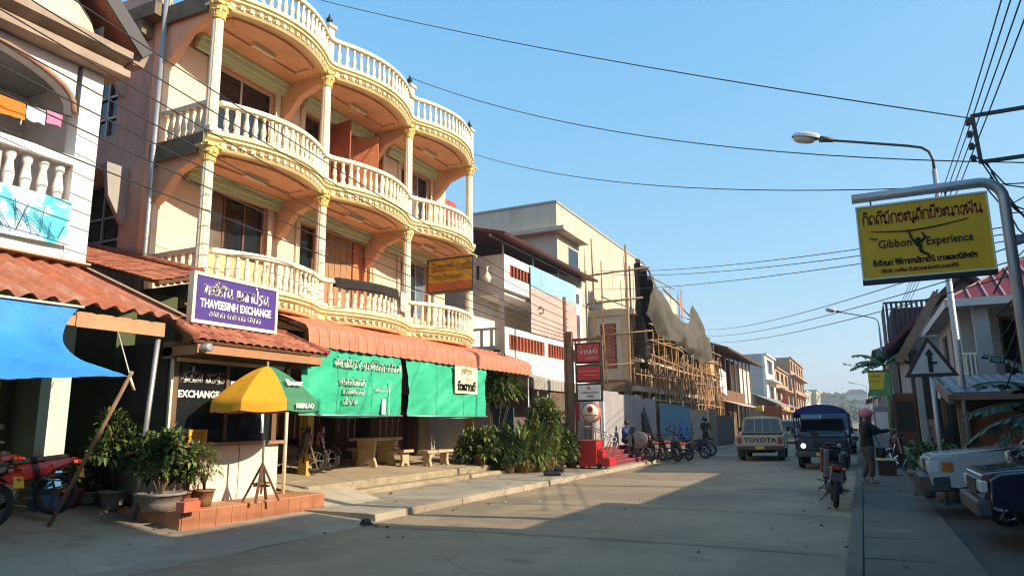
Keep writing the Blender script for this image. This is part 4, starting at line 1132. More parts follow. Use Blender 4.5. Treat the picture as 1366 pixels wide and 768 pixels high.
g1 = gtarp(10.75, 14.24, 'green tarpaulin with faded white lettering, nearer the parasol', 1)
g2 = gtarp(14.46, 18.55, 'plain bright green tarpaulin with a paper poster pinned on it', 2)
for args in (((-9.735, 11.75, 2.83), .15, 18, 5, (6, 7, 13), .86), ((-9.71, 11.9, 2.46), .12, 10, 8, (), .8), ((-9.71, 12.0, 2.27), .1, 10, 9, (), .8), ((-9.7, 12.0, 2.06), .1, 6, 19, (4,), .8)):
    scribble(g1, args[0], args[1], args[2], m_ptxt, '+X', args[3], gaps=args[4], pitch=args[5] * .9, w=.2)
scribble(g1, (-9.71, 13.1, 2.35), .08, 8, m_ptxt, '+X', 29, pitch=.9)
b = MB(); b.box(-9.705, -9.7, 13.62, 13.65, 1.86, 2.6); b.box(-9.71, -9.7, 13.35, 13.5, 1.86, 2.2); b.build('print_strokes', m_ptxt, g1)
t = thing('poster', 'cream paper poster with black lettering pinned to the green tarpaulin', 'poster', (-9.7, 17.3, 2.8))
b = MB(); b.grid(lambda u, v: (-9.715 + .01 * math.sin(u * 5), 16.62 + 1.28 * u, 2.44 + .74 * v), 6, 4); b.build('paper', M('cream_paper', (.72, .66, .46), .8, .08), t, fix=False)
scribble(t, (-9.69, 16.75, 2.52), .18, 5, m_black, '+X', 12, w=.2, pitch=1.1); scribble(t, (-9.69, 16.95, 2.98), .12, 6, M('pale_brown_print', (.4, .28, .12), .7), '+X', 15, w=.15); scribble(t, (-9.69, 17.2, 2.8), .05, 9, M('pale_brown_print', (.4, .28, .12), .7), '+X', 17)

# ------------------------------------------------------------------ stone table, benches, things on the terrace
def tz(x): return .40 + .3 * (-10.35 - x) / 3.6
m_stone = M('cast_stone', (.50, .38, .24), .8, .2, 5, .25, 50, .4, (.3, .2, .12), streak=False)
def stone_bench(label, x, y, rz, L=1.3, W=.38, H=.44, name='stone_bench', cat='bench', group='cast stone benches on the terrace'):
    z = tz(x); t = thing(name, label, cat, (x, y, z), rz, group)
    def loc(bm_, nm, mat=m_stone, bev=.015):
        o = bm_.build(nm, mat, None, bevel=bev); o.parent = t; return o
    b = MB(); b.box(-W / 2, W / 2, -L / 2, L / 2, H - .08, H); loc(b, 'seat' if cat == 'bench' else 'table_top')
    for s in (-1, 1):
        b = MB(); q = [(-W * .42, 0), (-W * .2, .0), (-W * .12, .07), (W * .12, .07), (W * .2, 0), (W * .42, 0), (W * .3, H * .35), (W * .36, H - .082), (-W * .36, H - .082), (-W * .3, H * .35)]
        b.prism(q, 'Y', s * L * .33 - .05, s * L * .33 + .05); loc(b, 'leg')
    return t
stone_bench('round backed stone table in the shade under the green tarpaulins', -12.0, 16.3, .1, 1.5, .8, .76, 'stone_table', 'table', None)
stone_bench('sunlit stone bench at the terrace edge, nearest the plants', -11.15, 18.0, -.05)
stone_bench('stone bench end on beside the stone table', -11.75, 16.9, 1.35, 1.0)
stone_bench('stone bench half in shade behind the stone table', -12.55, 16.5, .15)
# ------------------------------------------------------------------ white neighbour with brick red balusters
wb = thing('white_shophouse', 'white three storey house with brick red balusters and dark roof', 'building', (-11, 25, 0))
X2, Ya, Yb = -11.0, 22.25, 30.2
m_rb = M('brick_red_paint', (.36, .09, .045), .7, .12)
m_wsh = M('bright_white_paint', (.82, .80, .78), .6, .03, 1.2, .06, 40, .15, (.5, .45, .42))
def rectwall(holes, z0, z1, y0=Ya, y1=Yb, x=X2, d=.18, nm='front_wall', mat=m_wsh):
    b = MB(); wall_holes(b, 'X', x, y0, y1, z0, z1, holes, d); return b.build(nm, mat, wb)
# street front: parapets with baluster openings, open loggias behind
def parapet(z0, z1, op):
    b = MB()
    for a, c in [(Ya + .012, op[0][0])] + [(op[i][1], op[i + 1][0]) for i in range(len(op) - 1)] + [(op[-1][1], Yb)]:
        b.box(X2 - .16, X2, a, c, op[0][2], op[0][3])
    b.box(X2 - .16, X2, Ya + .012, Yb, z0, op[0][2] - .001); b.box(X2 - .16, X2, Ya + .012, Yb, op[0][3] + .001, z1)
    p = b.build('parapet', m_wsh, wb)
    g = MB(); g.prism([(-.055, 0), (.055, 0), (.07, (op[0][3] - op[0][2]) / 2), (.055, op[0][3] - op[0][2]), (-.055, op[0][3] - op[0][2]), (-.03, (op[0][3] - op[0][2]) / 2)], 'X', -.05, .05)
    me = g.mesh('baluster', m_rb)
    for a, c, q0, q1 in op:
        n = int((c - a) / .27)
        for k in range(n): inst('baluster', me, p, (X2 - .08, a + (c - a) * (k + .5) / n, q0))
    return p
parapet(3.1, 4.98, [(22.6, 25.8, 4.2, 4.75), (26.1, 29.9, 4.2, 4.75)])
parapet(6.35, 7.6, [(22.7, 25.0, 6.85, 7.3), (27.6, 29.9, 6.85, 7.3)])
b = MB(); b.box(X2 - .3, X2 - .0, Yb - .3, Yb, 4.981, 6.349); b.box(X2 - .3, X2 - .0, 26.0, 26.3, 4.981, 6.349); b.build('front_pier', m_wsh, wb)
b = MB(); b.box(X2 - 1.6, X2 - 1.45, Ya + .2, Yb, 4.4, 6.3); b.box(X2 - 8, X2 - .17, Ya + .21, Yb - .01, 6.2, 6.34); b.box(X2 - 8, X2 - .17, Ya + .21, Yb - .01, 4.2, 4.35); b.box(X2 - 8, X2 - .17, Ya + .21, Yb, 3.0, 3.09); b.box(X2 - 8, X2 - 7.8, Ya + .2, Yb, .4, 7.5); b.box(X2 - 8, X2 - .02, Yb - .02, Yb + .12, .2, 8.6)
b.build('inner_wall', M('pale_grey_wall', (.76, .72, .66), .7), wb)
# end wall with arched loggia opening and its rail
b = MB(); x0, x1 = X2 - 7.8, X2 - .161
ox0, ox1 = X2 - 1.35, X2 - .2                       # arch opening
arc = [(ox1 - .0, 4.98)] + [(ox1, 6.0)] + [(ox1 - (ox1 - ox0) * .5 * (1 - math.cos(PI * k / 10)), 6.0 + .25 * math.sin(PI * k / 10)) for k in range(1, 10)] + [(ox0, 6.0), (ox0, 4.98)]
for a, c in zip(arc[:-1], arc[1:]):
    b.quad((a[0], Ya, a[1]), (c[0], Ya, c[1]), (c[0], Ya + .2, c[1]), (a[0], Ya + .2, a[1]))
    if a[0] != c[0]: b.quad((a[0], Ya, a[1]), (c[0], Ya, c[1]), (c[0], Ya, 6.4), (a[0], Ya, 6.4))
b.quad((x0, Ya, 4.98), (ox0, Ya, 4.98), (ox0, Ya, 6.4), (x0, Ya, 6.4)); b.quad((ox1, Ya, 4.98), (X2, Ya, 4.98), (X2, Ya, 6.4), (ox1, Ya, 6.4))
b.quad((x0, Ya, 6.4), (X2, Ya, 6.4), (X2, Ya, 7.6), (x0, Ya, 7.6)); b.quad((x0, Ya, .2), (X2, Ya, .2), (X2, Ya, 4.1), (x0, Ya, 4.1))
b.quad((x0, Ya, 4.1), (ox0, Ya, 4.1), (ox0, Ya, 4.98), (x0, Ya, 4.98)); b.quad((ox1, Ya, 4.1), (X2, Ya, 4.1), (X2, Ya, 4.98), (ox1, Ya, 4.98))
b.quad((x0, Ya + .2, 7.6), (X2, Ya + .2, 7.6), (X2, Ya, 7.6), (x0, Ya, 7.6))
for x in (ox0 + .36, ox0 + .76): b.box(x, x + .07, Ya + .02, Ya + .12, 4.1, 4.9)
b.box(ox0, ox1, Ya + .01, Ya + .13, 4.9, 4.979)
b.build('end_wall', M('shade_grey_end_wall', (.6, .57, .55), .75, .07, 1, .15, 30, .3, (.3, .27, .25)), wb, fix=False)  # white wall greyed in its colour for the shade on this side
b = MB(); b.box(X2 - 1.9, X2 - 1.0, Ya - .02, Ya - .003, 6.75, 7.25)
for k in range(4): b.box(X2 - 1.9 + k * .29, X2 - 1.86 + k * .29, Ya - .04, Ya - .021, 6.75, 7.25)
b.build('end_window', m_dark, wb)
# dark mono-pitch roof with posts
b = MB(); b.slab([(X2 + .55, Ya - 1.0, 8.12), (X2 + .55, Yb + .8, 8.12), (X2 - 8.5, Yb + .8, 10.4), (X2 - 8.5, Ya - 1.0, 10.4)], .1); b.build('roof', M('dark_red_roof', (.085, .02, .022), .6, .25, 3, .2, 20), wb)
b = MB()
for y in (Ya + .1, 25.0, 27.6, Yb - .1): b.tube([(X2 - .08, y, 7.6), (X2 - .08, y, 8.15)], .035, 6)
b.box(X2 - .12, X2 - .04, Ya - .9, Yb + .7, 8.06, 8.13); b.build('roof_post', m_steel, wb)
for k, (xx, zz) in enumerate(((-13.0, 9.0), (-14.3, 9.35), (-15.7, 9.7))):       # small red gables of the roof behind
    b = MB(); b.prism([(xx - .55, zz - .5), (xx + .55, zz - .5), (xx, zz + .75)], 'Y', 20.9, 22.2); b.build('roof_gable', M('red_gable', (.36, .05, .035), .6, .15), wb)
b = MB(); b.box(X2 - .6, X2 - .4, Ya, Yb, .2, 3.0)
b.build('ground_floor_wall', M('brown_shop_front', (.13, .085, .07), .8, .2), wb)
b = MB()
b.slab([(-9.75, 21.85, 3.13), (-9.75, 27.2, 2.92), (-11, 27.2, 3.35), (-11, 21.85, 3.55)], .05)
b.box(-9.78, -9.73, 21.85, 27.2, 2.75, 3.1)
for k in range(20): b.box(-9.729, -9.715, 21.9 + k * .265, 21.95 + k * .265, 2.75, 3.06)
b.build('grey_awning', M('grey_awning_sheet', (.36, .33, .3), .6, .12), wb)
b = MB()
for y in (22.4, 25.2, 27): b.tube([(-9.85, y, 2.95), (-9.85, y, .1)], .035, 6)
b.build('awning_post', m_steel, wb)
t = thing('pink_banner', 'large faded pink and sky blue banner on the white house front', 'banner', (-10.9, 27, 6))
b = MB(); b.grid(lambda u, v: (-10.93 + .03 * noise.noise((u * 3, v * 3, 2)), 24.4 + 4.9 * u, 5.0 + 1.75 * v), 14, 8); b.build('cloth', M('faded_pink_print', (.62, .38, .35), .7, .1, .6), t, fix=False)
b = MB(); b.grid(lambda u, v: (-10.925 + .03 * noise.noise((u * 3, .9, 2)), 24.4 + 4.9 * u, 6.75 + .85 * v), 14, 4); b.build('sky_band', M('faded_sky_print', (.28, .52, .66), .7, .18, .7), t, fix=False)
b = MB(); b.tube([(-10.88, 25.0, 5.95), (-10.88, 25.2, 6.1), (-10.88, 25.5, 6.0), (-10.88, 25.45, 5.85), (-10.88, 25.1, 5.84)], .02, 4); b.build('print_strokes', m_dsteel, t)
t = thing('end_flood_lamp', 'small white lamp on a stalk fixed to the white house end wall', 'lamp', (-11.6, 22.2, 6.6))
b = MB(); b.lathe([(.1, -.2), (.16, 0), (.05, .16), (.02, .4)], 10, (-11.55, 22.0, 6.75)); b.build('shade', m_white, t)
b = MB(); b.tube([(-11.55, 22.0, 7.1), (-11.55, 22.24, 7.2)], .02, 5); b.build('stalk', m_steel, t)
# boards below
b = MB(); b.box(-10.55, -9.95, 23.5, 23.56, .5, 3.0); t = tag(b.build('notice_board', M('grey_white_board', (.6, .57, .55), .6, .06), None), 'tall pale board with a small emblem under the grey awning', 'sign'); b = MB(); b.tube([(-10.2, 23.49, 2.05), (-10.12, 23.49, 2.15), (-10.2, 23.49, 2.25), (-10.05, 23.49, 2.3)], .03, 5); b.box(-10.4, -10.1, 23.48, 23.497, 1.6, 1.64); b.build('emblem', m_dsteel, t)
b = MB(); b.box(-11.35, -10.55, 21.95, 22.0, 1.1, 2.15); b.box(-11.3, -11.25, 21.96, 21.99, .15, 1.1); b.box(-10.65, -10.6, 21.96, 21.99, .15, 1.1); t = tag(b.build('teal_board', M('teal_board', (.04, .16, .2), .6, .1), None), 'teal notice board standing among the potted plants', 'sign')
scribble(t, (-11.25, 21.94, 1.95), .07, 9, M('teal_letters', (.12, .3, .35), .6), seed=3); scribble(t, (-11.25, 21.94, 1.8), .07, 9, M('teal_letters', (.12, .3, .35), .6), seed=4)

# plants between the two houses
pot_plant('climbing_tree', 'tall dark climber hanging over the end of the green tarpaulin', 'plant', -10.6, 20.6, .15, .3, .4, (.85, 1.0, .95), 2600, 21, L=.22, w=.06, ch=2.1, clumps=22)
for i, (x, y, s, lab) in enumerate(((-10.55, 19.6, 1., 'dark round potted shrub at the terrace edge, nearest the benches'), (-10.3, 20.9, 1.1, 'dark potted shrub below the hanging climber'), (-10.0, 22.6, 1.0, 'dark potted shrub under the teal board'), (-9.15, 22.4, 1.0, 'dark round bush against the wooden sign pole'))):
    pot_plant('potted_shrub', lab, 'potted plant', x, y, .4 if i == 0 else .15, .24, .34, (.68 * s, .75 * s, .6 * s), 2200, 31 + i, L=.17, w=.07, ch=.22, group='potted shrubs by the terrace', clumps=14)
blade_plant('paddle_leaf_plant', 'bright yellow green paddle leaved plant among the pots', 'potted plant', -9.75, 20.7, .15, 20, 1.55, .2, 41, [M('bright_leaf', (.38, .45, .06), .45, .2), m_leafl, M('bright_leaf', (.3, .4, .06))], (.24, .36), .5)
blade_plant('bamboo_plant', 'dense upright mid green leafy plant in a clay pot', 'potted plant', -9.3, 21.1, .15, 60, 1.5, .085, 42, [m_leafm, m_leafl, m_leafd], (.2, .38), .45)
blade_plant('spear_leaf_plant', 'mid green spear leaved plant between the paddle leaved and the upright one', 'potted plant', -9.45, 20.35, .15, 44, 1.3, .1, 46, [m_leafm, m_leafd, m_leafl], (.2, .36), .5)
blade_plant('strap_leaf_plant', 'dark strap leaved plant left of the paddle leaved one', 'potted plant', -10.05, 20.2, .15, 34, 1.25, .1, 43, [m_leafd, m_leafm], (.2, .36), .6)
pot_plant('small_leaf_tree', 'small leaved young tree in a clay pot beside the sign pole', 'potted plant', -9.05, 21.4, .15, .22, .42, (.6, .6, .95), 2400, 44, [m_leafm, m_leafl, m_leafd], L=.13, w=.06, ch=1.1, clumps=20)
for x, y, n_, lab, sd_, r3, L_, w_ in ((-9.45, 20.75, 3200, 'dense grassy leaved clump hiding the pots under the paddle leaved plant', 71, (.5, .55, .62), .3, .028), (-9.2, 21.55, 2600, 'dense yellow green clump at the foot of the small leaved tree', 72, (.42, .5, .55), .26, .03), (-9.85, 20.15, 2600, 'dark grassy clump at the end of the terrace steps', 73, (.5, .5, .5), .28, .03), (-10.45, 20.3, 2200, 'dark leafy clump behind the strap leaved plant', 74, (.6, .7, .6), .2, .06)):
    pot_plant('leafy_clump', lab, 'potted plant', x, y, .15, .22, .3, r3, n_, sd_, [m_leafd, m_leafm, m_leafd] if sd_ > 72 else [m_leafm, m_leafl, m_leafd], L_, w_, ch=.2, group='leafy clumps among the pots', clumps=26)
b = MB(); b.obox((-8.2, 19.6, .2), (.5, .34, .14), (.05, 0, .5)); b.obox((-8.05, 19.75, .3), (.3, .2, .12), (.3, .2, .2)); tag(b.build('black_bag', m_black, None, bevel=.05), 'crumpled black bag lying on the pavement before the plants', 'bag')

# ------------------------------------------------------------------ sign pole, red cart
sp = thing('sign_pole', 'weathered wooden pole carrying red and white sign boxes', 'sign', (-8.9, 23.2, .1))
b = MB(); b.box(-9.02, -8.84, 23.1, 23.28, .1, 4.75); b.build('post', m_wood, sp)
b = MB(); b.box(-8.83, -7.72, 23.16, 23.24, 4.4, 4.5); b.tube([(-8.74, 23.2, 4.4), (-8.74, 23.2, .6)], .03, 6); b.tube([(-7.76, 23.2, 4.4), (-7.76, 23.2, 2.7)], .03, 6); b.build('bracket', m_wood, sp)
def signbox(z0, z1, panel, nm):
    b = MB(); b.box(-8.7, -7.8, 23.12, 23.3, z0, z1); s_ = b.build(nm, m_black, sp, bevel=.02)
    b = MB(); b.box(-8.65, -7.85, 23.1, 23.118, z0 + .06, z1 - .06); b.build('panel', panel, s_); return s_
m_rsign = M('red_sign_panel', (.5, .035, .04), .35, .08)
s1 = signbox(3.62, 4.33, m_rsign, 'sign_box'); lao('ດີ ກດກດ', s1, (-8.58, 23.09, 3.95), .2, m_wtxt, '-Y', .16, .66); scribble(s1, (-8.3, 23.09, 3.76), .07, 6, m_wtxt, seed=8, pitch=.9)
s2 = signbox(2.98, 3.58, m_rsign, 'sign_box'); b = MB(); b.box(-8.62, -7.88, 23.09, 23.099, 3.33, 3.37); b.box(-8.45, -7.95, 23.09, 23.099, 3.2, 3.23); b.build('stripe', M('pale_red', (.7, .2, .2), .4), s2)
s3 = signbox(2.33, 2.94, m_wtxt, 'sign_box'); scribble(s3, (-8.55, 23.09, 2.6), .045, 13, m_dsteel, seed=2, pitch=1.1); scribble(s3, (-8.3, 23.09, 2.46), .07, 4, m_dsteel, seed=5); b = MB(); b.lathe([(.07, 23.085), (.07, 23.099)], 12, (-8.25, 0, 2.78), 'Y'); b.build('emblem', M('faint_red', (.6, .3, .28), .5), s3)
b = MB(); b.lathe([(.29, 23.08), (.33, 23.1), (.33, 23.26), (.29, 23.28)], 28, (-8.22, 0, 1.95), 'Y'); s4 = b.build('round_sign_box', M('red_rim', (.55, .12, .1), .4), sp)
b = MB(); b.lathe([(.0, 23.06), (.295, 23.07), (.295, 23.079)], 28, (-8.22, 0, 1.95), 'Y'); b.build('panel', m_white, s4)
b = MB(); b.lathe([(.1, 23.05), (.1, 23.059)], 14, (-8.22, 0, 2.06), 'Y'); b.prism([(-8.3, 2.06), (-8.16, 2.06), (-8.2, 2.2)], 'Y', 23.04, 23.05); b.box(-8.48, -7.96, 23.05, 23.06, 1.86, 1.88); b.build('emblem', m_rsign, s4)
b = MB(); b.box(-8.78, -8.66, 23.15, 23.25, 1.7, 2.3); b.build('meter_box', m_rsign, sp)
rc = thing('red_cabinet', 'bright red cabinet cart with a tubular handle on the pavement', 'cart', (-8.1, 23.3, .13))
m_rcart = M('cart_red', (.55, .028, .026), .45, .06, 3)
b = MB(); b.prism([(-8.62, .2), (-7.98, .2), (-7.98, 1.0), (-7.94, 1.06), (-8.66, 1.06), (-8.62, 1.0)], 'Y', 22.9, 23.6); b.build('body', m_rcart, rc, bevel=.02)
b = MB(); b.box(-7.975, -7.55, 22.95, 23.55, .2, .48); b.box(-7.975, -7.8, 22.96, 23.54, .481, .72); b.build('tray', m_rcart, rc, bevel=.02)
for x, y in ((-8.5, 22.93), (-8.5, 23.57), (-7.9, 22.9), (-7.9, 23.6)):
    b = MB(); b.lathe([(.09, -.025), (.1, 0), (.09, .025)], 14, (x, y, .23), 'Y'); b.build('wheel', m_rub, rc)
for y in (22.97, 23.53):
    b = MB(); b.tube([(-7.9, y, .72), (-7.75, y, 1.0), (-7.6, y, 1.3)], .015, 6); b.tube([(-7.7, y, .48), (-7.5, y, 1.0), (-7.48, y, 1.1), (-7.75, y, 1.25), (-8.4, y, 1.5)], .015, 6); b.tube([(-7.62, y, .48), (-7.45, y, .95)], .012, 5); b.build('handle', m_steel, rc)
b = MB(); b.tube([(-8.4, 22.97, 1.5), (-8.4, 23.53, 1.5)], .015, 6); b.tube([(-7.5, 22.97, 1.0), (-7.5, 23.53, 1.0)], .015, 6); b.build('cross_bar', m_steel, rc)

# ------------------------------------------------------------------ steps, hoarding, cream block and the building site
st = thing('maroon_steps', 'wide maroon tiled steps rising from the pavement to the hoarding', 'steps', (-8.5, 28, .1))
for k in range(4):
    y1_ = 32.5 - .6 * k
    b = MB(); b.box(-11.0 + (0 if k else 1.95), -8.0 - .27 * k, 24.6 + .05 * k, y1_, .1 if k == 0 else .12 + .15 * k, .27 + .15 * k); b.build('step', m_maroon, st, bevel=.012)
    b = MB(); b.box(-8.09 - .27 * k, -7.99 - .27 * k, 24.65 + .05 * k, y1_ - .02, .27 + .15 * k, .278 + .15 * k); b.build('nosing', M('pale_maroon_nosing', (.42, .16, .15), .5, .15), st)
ho = thing('hoarding', 'grey sheet metal hoarding along the building site', 'fence', (-9.05, 34, .1))
m_h1 = M('grey_hoarding', (.34, .31, .32), .5, .1, 1, .08, 20, .45, (.18, .15, .14)); m_h2 = M('blue_grey_hoarding', (.13, .26, .34), .5, .1, 1, .08, 20, .3, (.09, .13, .16))
def sheet(p0, p1, z0, z1, mat, n=6, nm='hoarding_panel'):
    b = MB(); d = Vector((p1[0] - p0[0], p1[1] - p0[1], 0)); nr = Vector((-d.y, d.x, 0)).normalized()
    b.grid(lambda u, v: Vector((p0[0], p0[1], z0)) + d * u + Vector((0, 0, (z1 - z0) * v)) + nr * (.022 if int(u * n * 2 + .01) % 2 else -.004), n * 2, 1, smooth=False)
    return b.build(nm, mat, ho, fix=False)
for k in range(9): sheet((-9.08 + .01 * (k % 2), 26.0 + 1.0 * k), (-9.07, 26.0 + 1.0 * k + .99), .15, 2.86 - .025 * k + .03 * (k % 3), m_h1)
for k in range(6): sheet((-8.95 + .03 * k, 35.2 + 1.05 * k), (-8.92 + .03 * k, 35.2 + 1.05 * k + 1.04), .12, 2.55 - .02 * k, m_h2)
sheet((-8.75, 41.6), (-8.2, 43.4), .1, 2.3, M('tan_hoarding', (.36, .3, .23), .7)); sheet((-8.3, 45.5), (-7.7, 49.5), .1, 2.0, M('dark_hoarding', (.07, .07, .075), .6)); sheet((-8.15, 43.5), (-8.0, 45.2), .1, 2.4, M('grey_brown_hoarding', (.2, .17, .14), .7))
for y in (26.0, 29.0, 32.0, 35.1, 38.4, 41.5):
    b = MB(); b.box(-9.2, -9.12, y - .04, y + .04, .1, 2.85); b.build('post', m_white, ho)
b = MB(); b.box(-9.02, -8.94, 26.6, 26.75, .15, 2.8); b.build('front_post', M('pale_blue_post', (.45, .55, .6), .6), ho)
b = MB(); b.prism([(32.2, .9), (34.4, .4), (32.4, 2.3)], 'X', -8.98, -8.93); tag(b.build('plastic_sheet', m_black, None), 'black wedge of plastic sheet leaning on the grey hoarding', 'sheet')

cb = thing('cream_building', 'tall plain cream building rising behind the white house', 'building', (-12.5, 36, 0))
b = MB(); b.box(-24, -12.3, 30.6, 45.8, .2, 12.05); b.build('wall', m_creamb, cb)
b = MB(); b.box(-24, -11.75, 30.1, 33.6, 10.55, 10.75); b.build('canopy_slab', m_creamb, cb)
b = MB(); b.box(-24, -12.25, 30.55, 45.85, 12.051, 12.16); b.box(-12.299, -12.26, 30.7, 45.7, 7.5, 7.62); b.build('coping', m_grey, cb)
f = MB(); f.box(-12.3, -12.28, 32.0, 33.4, 8.3, 10.2); w = f.build('window', m_alu, cb); f = MB(); f.box(-12.279, -12.27, 32.06, 33.34, 8.36, 10.14); f.build('pane', m_glass, w)

cs = thing('unfinished_building', 'unfinished concrete building with brick infill behind scaffolding', 'building', (-10.4, 44, 0))
XC, Yc0, Yc1 = -10.35, 34.75, 55.5
b = MB(); wall_holes(b, 'Y', Yc0, -12.29, XC - .22, 3.2, 7.35, [(-11.7, -10.85, 4.3, 6.6)], .09, -1); b.build('side_wall', M('grey_render', (.47, .42, .37), .85, .1, 1.2, .2, 30, .4, (.25, .21, .18)), cs)
br = MB(); br.box(-.1, .1, -.03, .03, -.045, .045); mbs = [br.mesh('brick', M('brick_%d' % i, c, .9, .2, 8, .3, 40)) for i, c in enumerate(((.33, .13, .08), (.38, .16, .1), (.28, .11, .075)))]
for r_ in range(23):
    for c_ in range(4):
        x = -11.6 + .213 * c_ + (.1 if r_ % 2 else 0)
        if x > -10.94: continue
        inst('brick', rnd.choice(mbs), cs, (x, Yc0 + .07 + rnd.uniform(-.006, .006), 4.36 + .099 * r_))
b = MB()
for zf in (3.15, 7.0): b.box(-22, XC + .5, Yc0 - .1, Yc1, zf, zf + .25)
b.box(-22, XC + .7, Yc0 + .2, Yc1 - .1, 4.6, 4.75); b.build('floor_slab', M('raw_slab', (.45, .37, .27), .85, .15, 2, .3, 25, .4, (.25, .2, .14), streak=False), cs)
for k in range(6):
    y = Yc0 + .12 + k * 4.1; b = MB(); b.box(XC - .2, XC + .1, y - .15, y + .15, .1, 7.0 if k else 7.3); b.box(XC - .18, XC + .08, y - .13, y + .13, 7.26, 8.4 - .2 * k) if 0 < k else None
    b.build('concrete_column', M('raw_column', (.46, .37, .26), .85, .15, 2, .3, 25, .4, (.25, .2, .14)), cs)
b = MB(); wall_holes(b, 'X', XC - 1.3, Yc0 + .2, Yc1, 3.4, 7.0, [(36, 38, 4.8, 6.6), (40, 43.4, 4.6, 6.6), (45, 47.5, 4.6, 6.7), (49.5, 53, 4.5, 6.5)], .6); wall_holes(b, 'X', XC - 1.3, Yc0 + .2, Yc1, .3, 3.14, [(36, 40, .4, 2.9), (42, 46, .4, 2.9), (48, 54, .4, 2.9)], .6)
b.build('front_wall', M('tan_render', (.33, .255, .175), .9, .25, 1.5, .3, 30, .6, (.14, .1, .07)), cs)
b = MB(); b.box(-18, XC - 1.2, 46.5, 52.0, 7.3, 10.3); b.build('stair_head', m_creamb, cs)
b = MB(); b.box(-14, -12.28, 33.9, 34.7, 3.0, 3.1); b.slab([(-12.0, 33.6, 3.1), (-10.2, 33.6, 3.1), (-10.4, 34.74, 3.75), (-12.0, 34.74, 3.75)], .06); b.build('porch_roof', M('dark_tile_roof', (.1, .055, .035), .8, .25, 5), cs)
b = MB(); b.beam((-12.3, 30.7, 2.75), (-10.0, 35.5, 2.75), .15, .42); b.build('white_beam', m_creamb, cs)
rb = MB(); rr = random.Random(3)
for k in range(16):
    x, y = XC - rr.uniform(.1, 1.8), rr.uniform(38, 55); z0 = 7.2; rb.tube([(x, y, z0), (x + rr.uniform(-.1, .1), y, z0 + rr.uniform(2.2, 4.4))], .018, 4)
d = rb.build('reinforcing_bar', m_wood, cs); d['kind'] = 'stuff'
# bamboo scaffold
sc = thing('bamboo_scaffold', 'tangled bamboo scaffold standing before the unfinished building', 'scaffold', (-9.6, 45, .1))
rr = random.Random(17)
def pole(a, c, r=.05, mat=None):
    a, c = Vector(a), Vector(c); r *= rr.uniform(.7, 1.15); c = c + (c - a).normalized() * rr.uniform(-.1, .5); md = (a + c) / 2 + Vector((rr.uniform(-.06, .06), rr.uniform(-.06, .06), rr.uniform(-.04, .04)))
    b = MB(); b.tube([a, md, c], [r, r * .93, r * .8], 6); b.build('pole', mat or rr.choice((m_bamboo, m_bamboo, m_bamboo2)), sc)
pole((-10.25, 34.6, .1), (-10.15, 34.62, 10.2), .085, m_bamboo2)
pole((-10.1, 35.4, .1), (-10.15, 35.2, 9.3), .06)
for z in (5.9, 7.6, 9.1): pole((-13.2, 34.5, z), (-9.3, 34.5, z + .15), .06, m_bamboo2)
pole((-13.6, 34.4, 4.4), (-9.9, 34.5, 4.5), .05); pole((-11.9, 34.4, .1), (-11.9, 34.4, 10.9), .05, m_bamboo2); pole((-11.3, 34.4, 3.2), (-11.4, 34.4, 9.4), .04)
for k in range(21):
    y = 36 + k * .97
    for x in (-9.3, -10.0):
        pole((x + rr.uniform(-.1, .1), y + rr.uniform(-.15, .15), .1), (x + rr.uniform(-.12, .12), y + rr.uniform(-.25, .25), rr.uniform(5.0, 7.0)), rr.uniform(.035, .055))
for z in (2.7, 4.0, 4.9, 5.7, 6.6):
    for x in (-9.25, -10.05):
        for s in range(3):
            y = 35.2 + s * 6.8; pole((x, y, z + rr.uniform(-.12, .12)), (x, y + 7.2, z + rr.uniform(-.15, .15)), .045)
for k in range(60):
    y = rr.uniform(35.5, 55); z = rr.uniform(.3, 4.6); pole((rr.choice((-9.2, -9.3, -9.9)), y, z), (-9.25, y + rr.uniform(-2.2, 2.2), z + rr.uniform(1.6, 3)), .038)
for k in range(22):
    y = 36 + k * .9; z = rr.choice((2.7, 4.0, 4.9, 5.7)); pole((-8.8, y, z + .06), (-10.6, y + rr.uniform(-.2, .2), z + .06), .035)
for z in (2.78, 4.98):
    for k in range(6):
        b = MB(); b.obox((-9.65 + rr.uniform(-.15, .15), 37.5 + 3 * k, z), (.3, 3.1, .04), (0, rr.uniform(-.06, .06), rr.uniform(-.04, .04))); b.build('plank', m_wood, sc)
b = MB(); b.box(-9.35, -9.3, 51.2, 53.0, 4.9, 6.0); b.build('plywood_sheet', M('plywood', (.52, .33, .15), .7, .12, 4), sc)
for (a, c) in (((-10.1, 37, 9.6), (-10, 44.5, 9.9)), ((-9.7, 40.5, 9.2), (-9.8, 48, 8.6)), ((-9.8, 43, 8.1), (-9.7, 50, 8.4)), ((-9.6, 46, 7.4), (-9.5, 53, 7.6))): pole(a, c, .05, m_bamboo2)
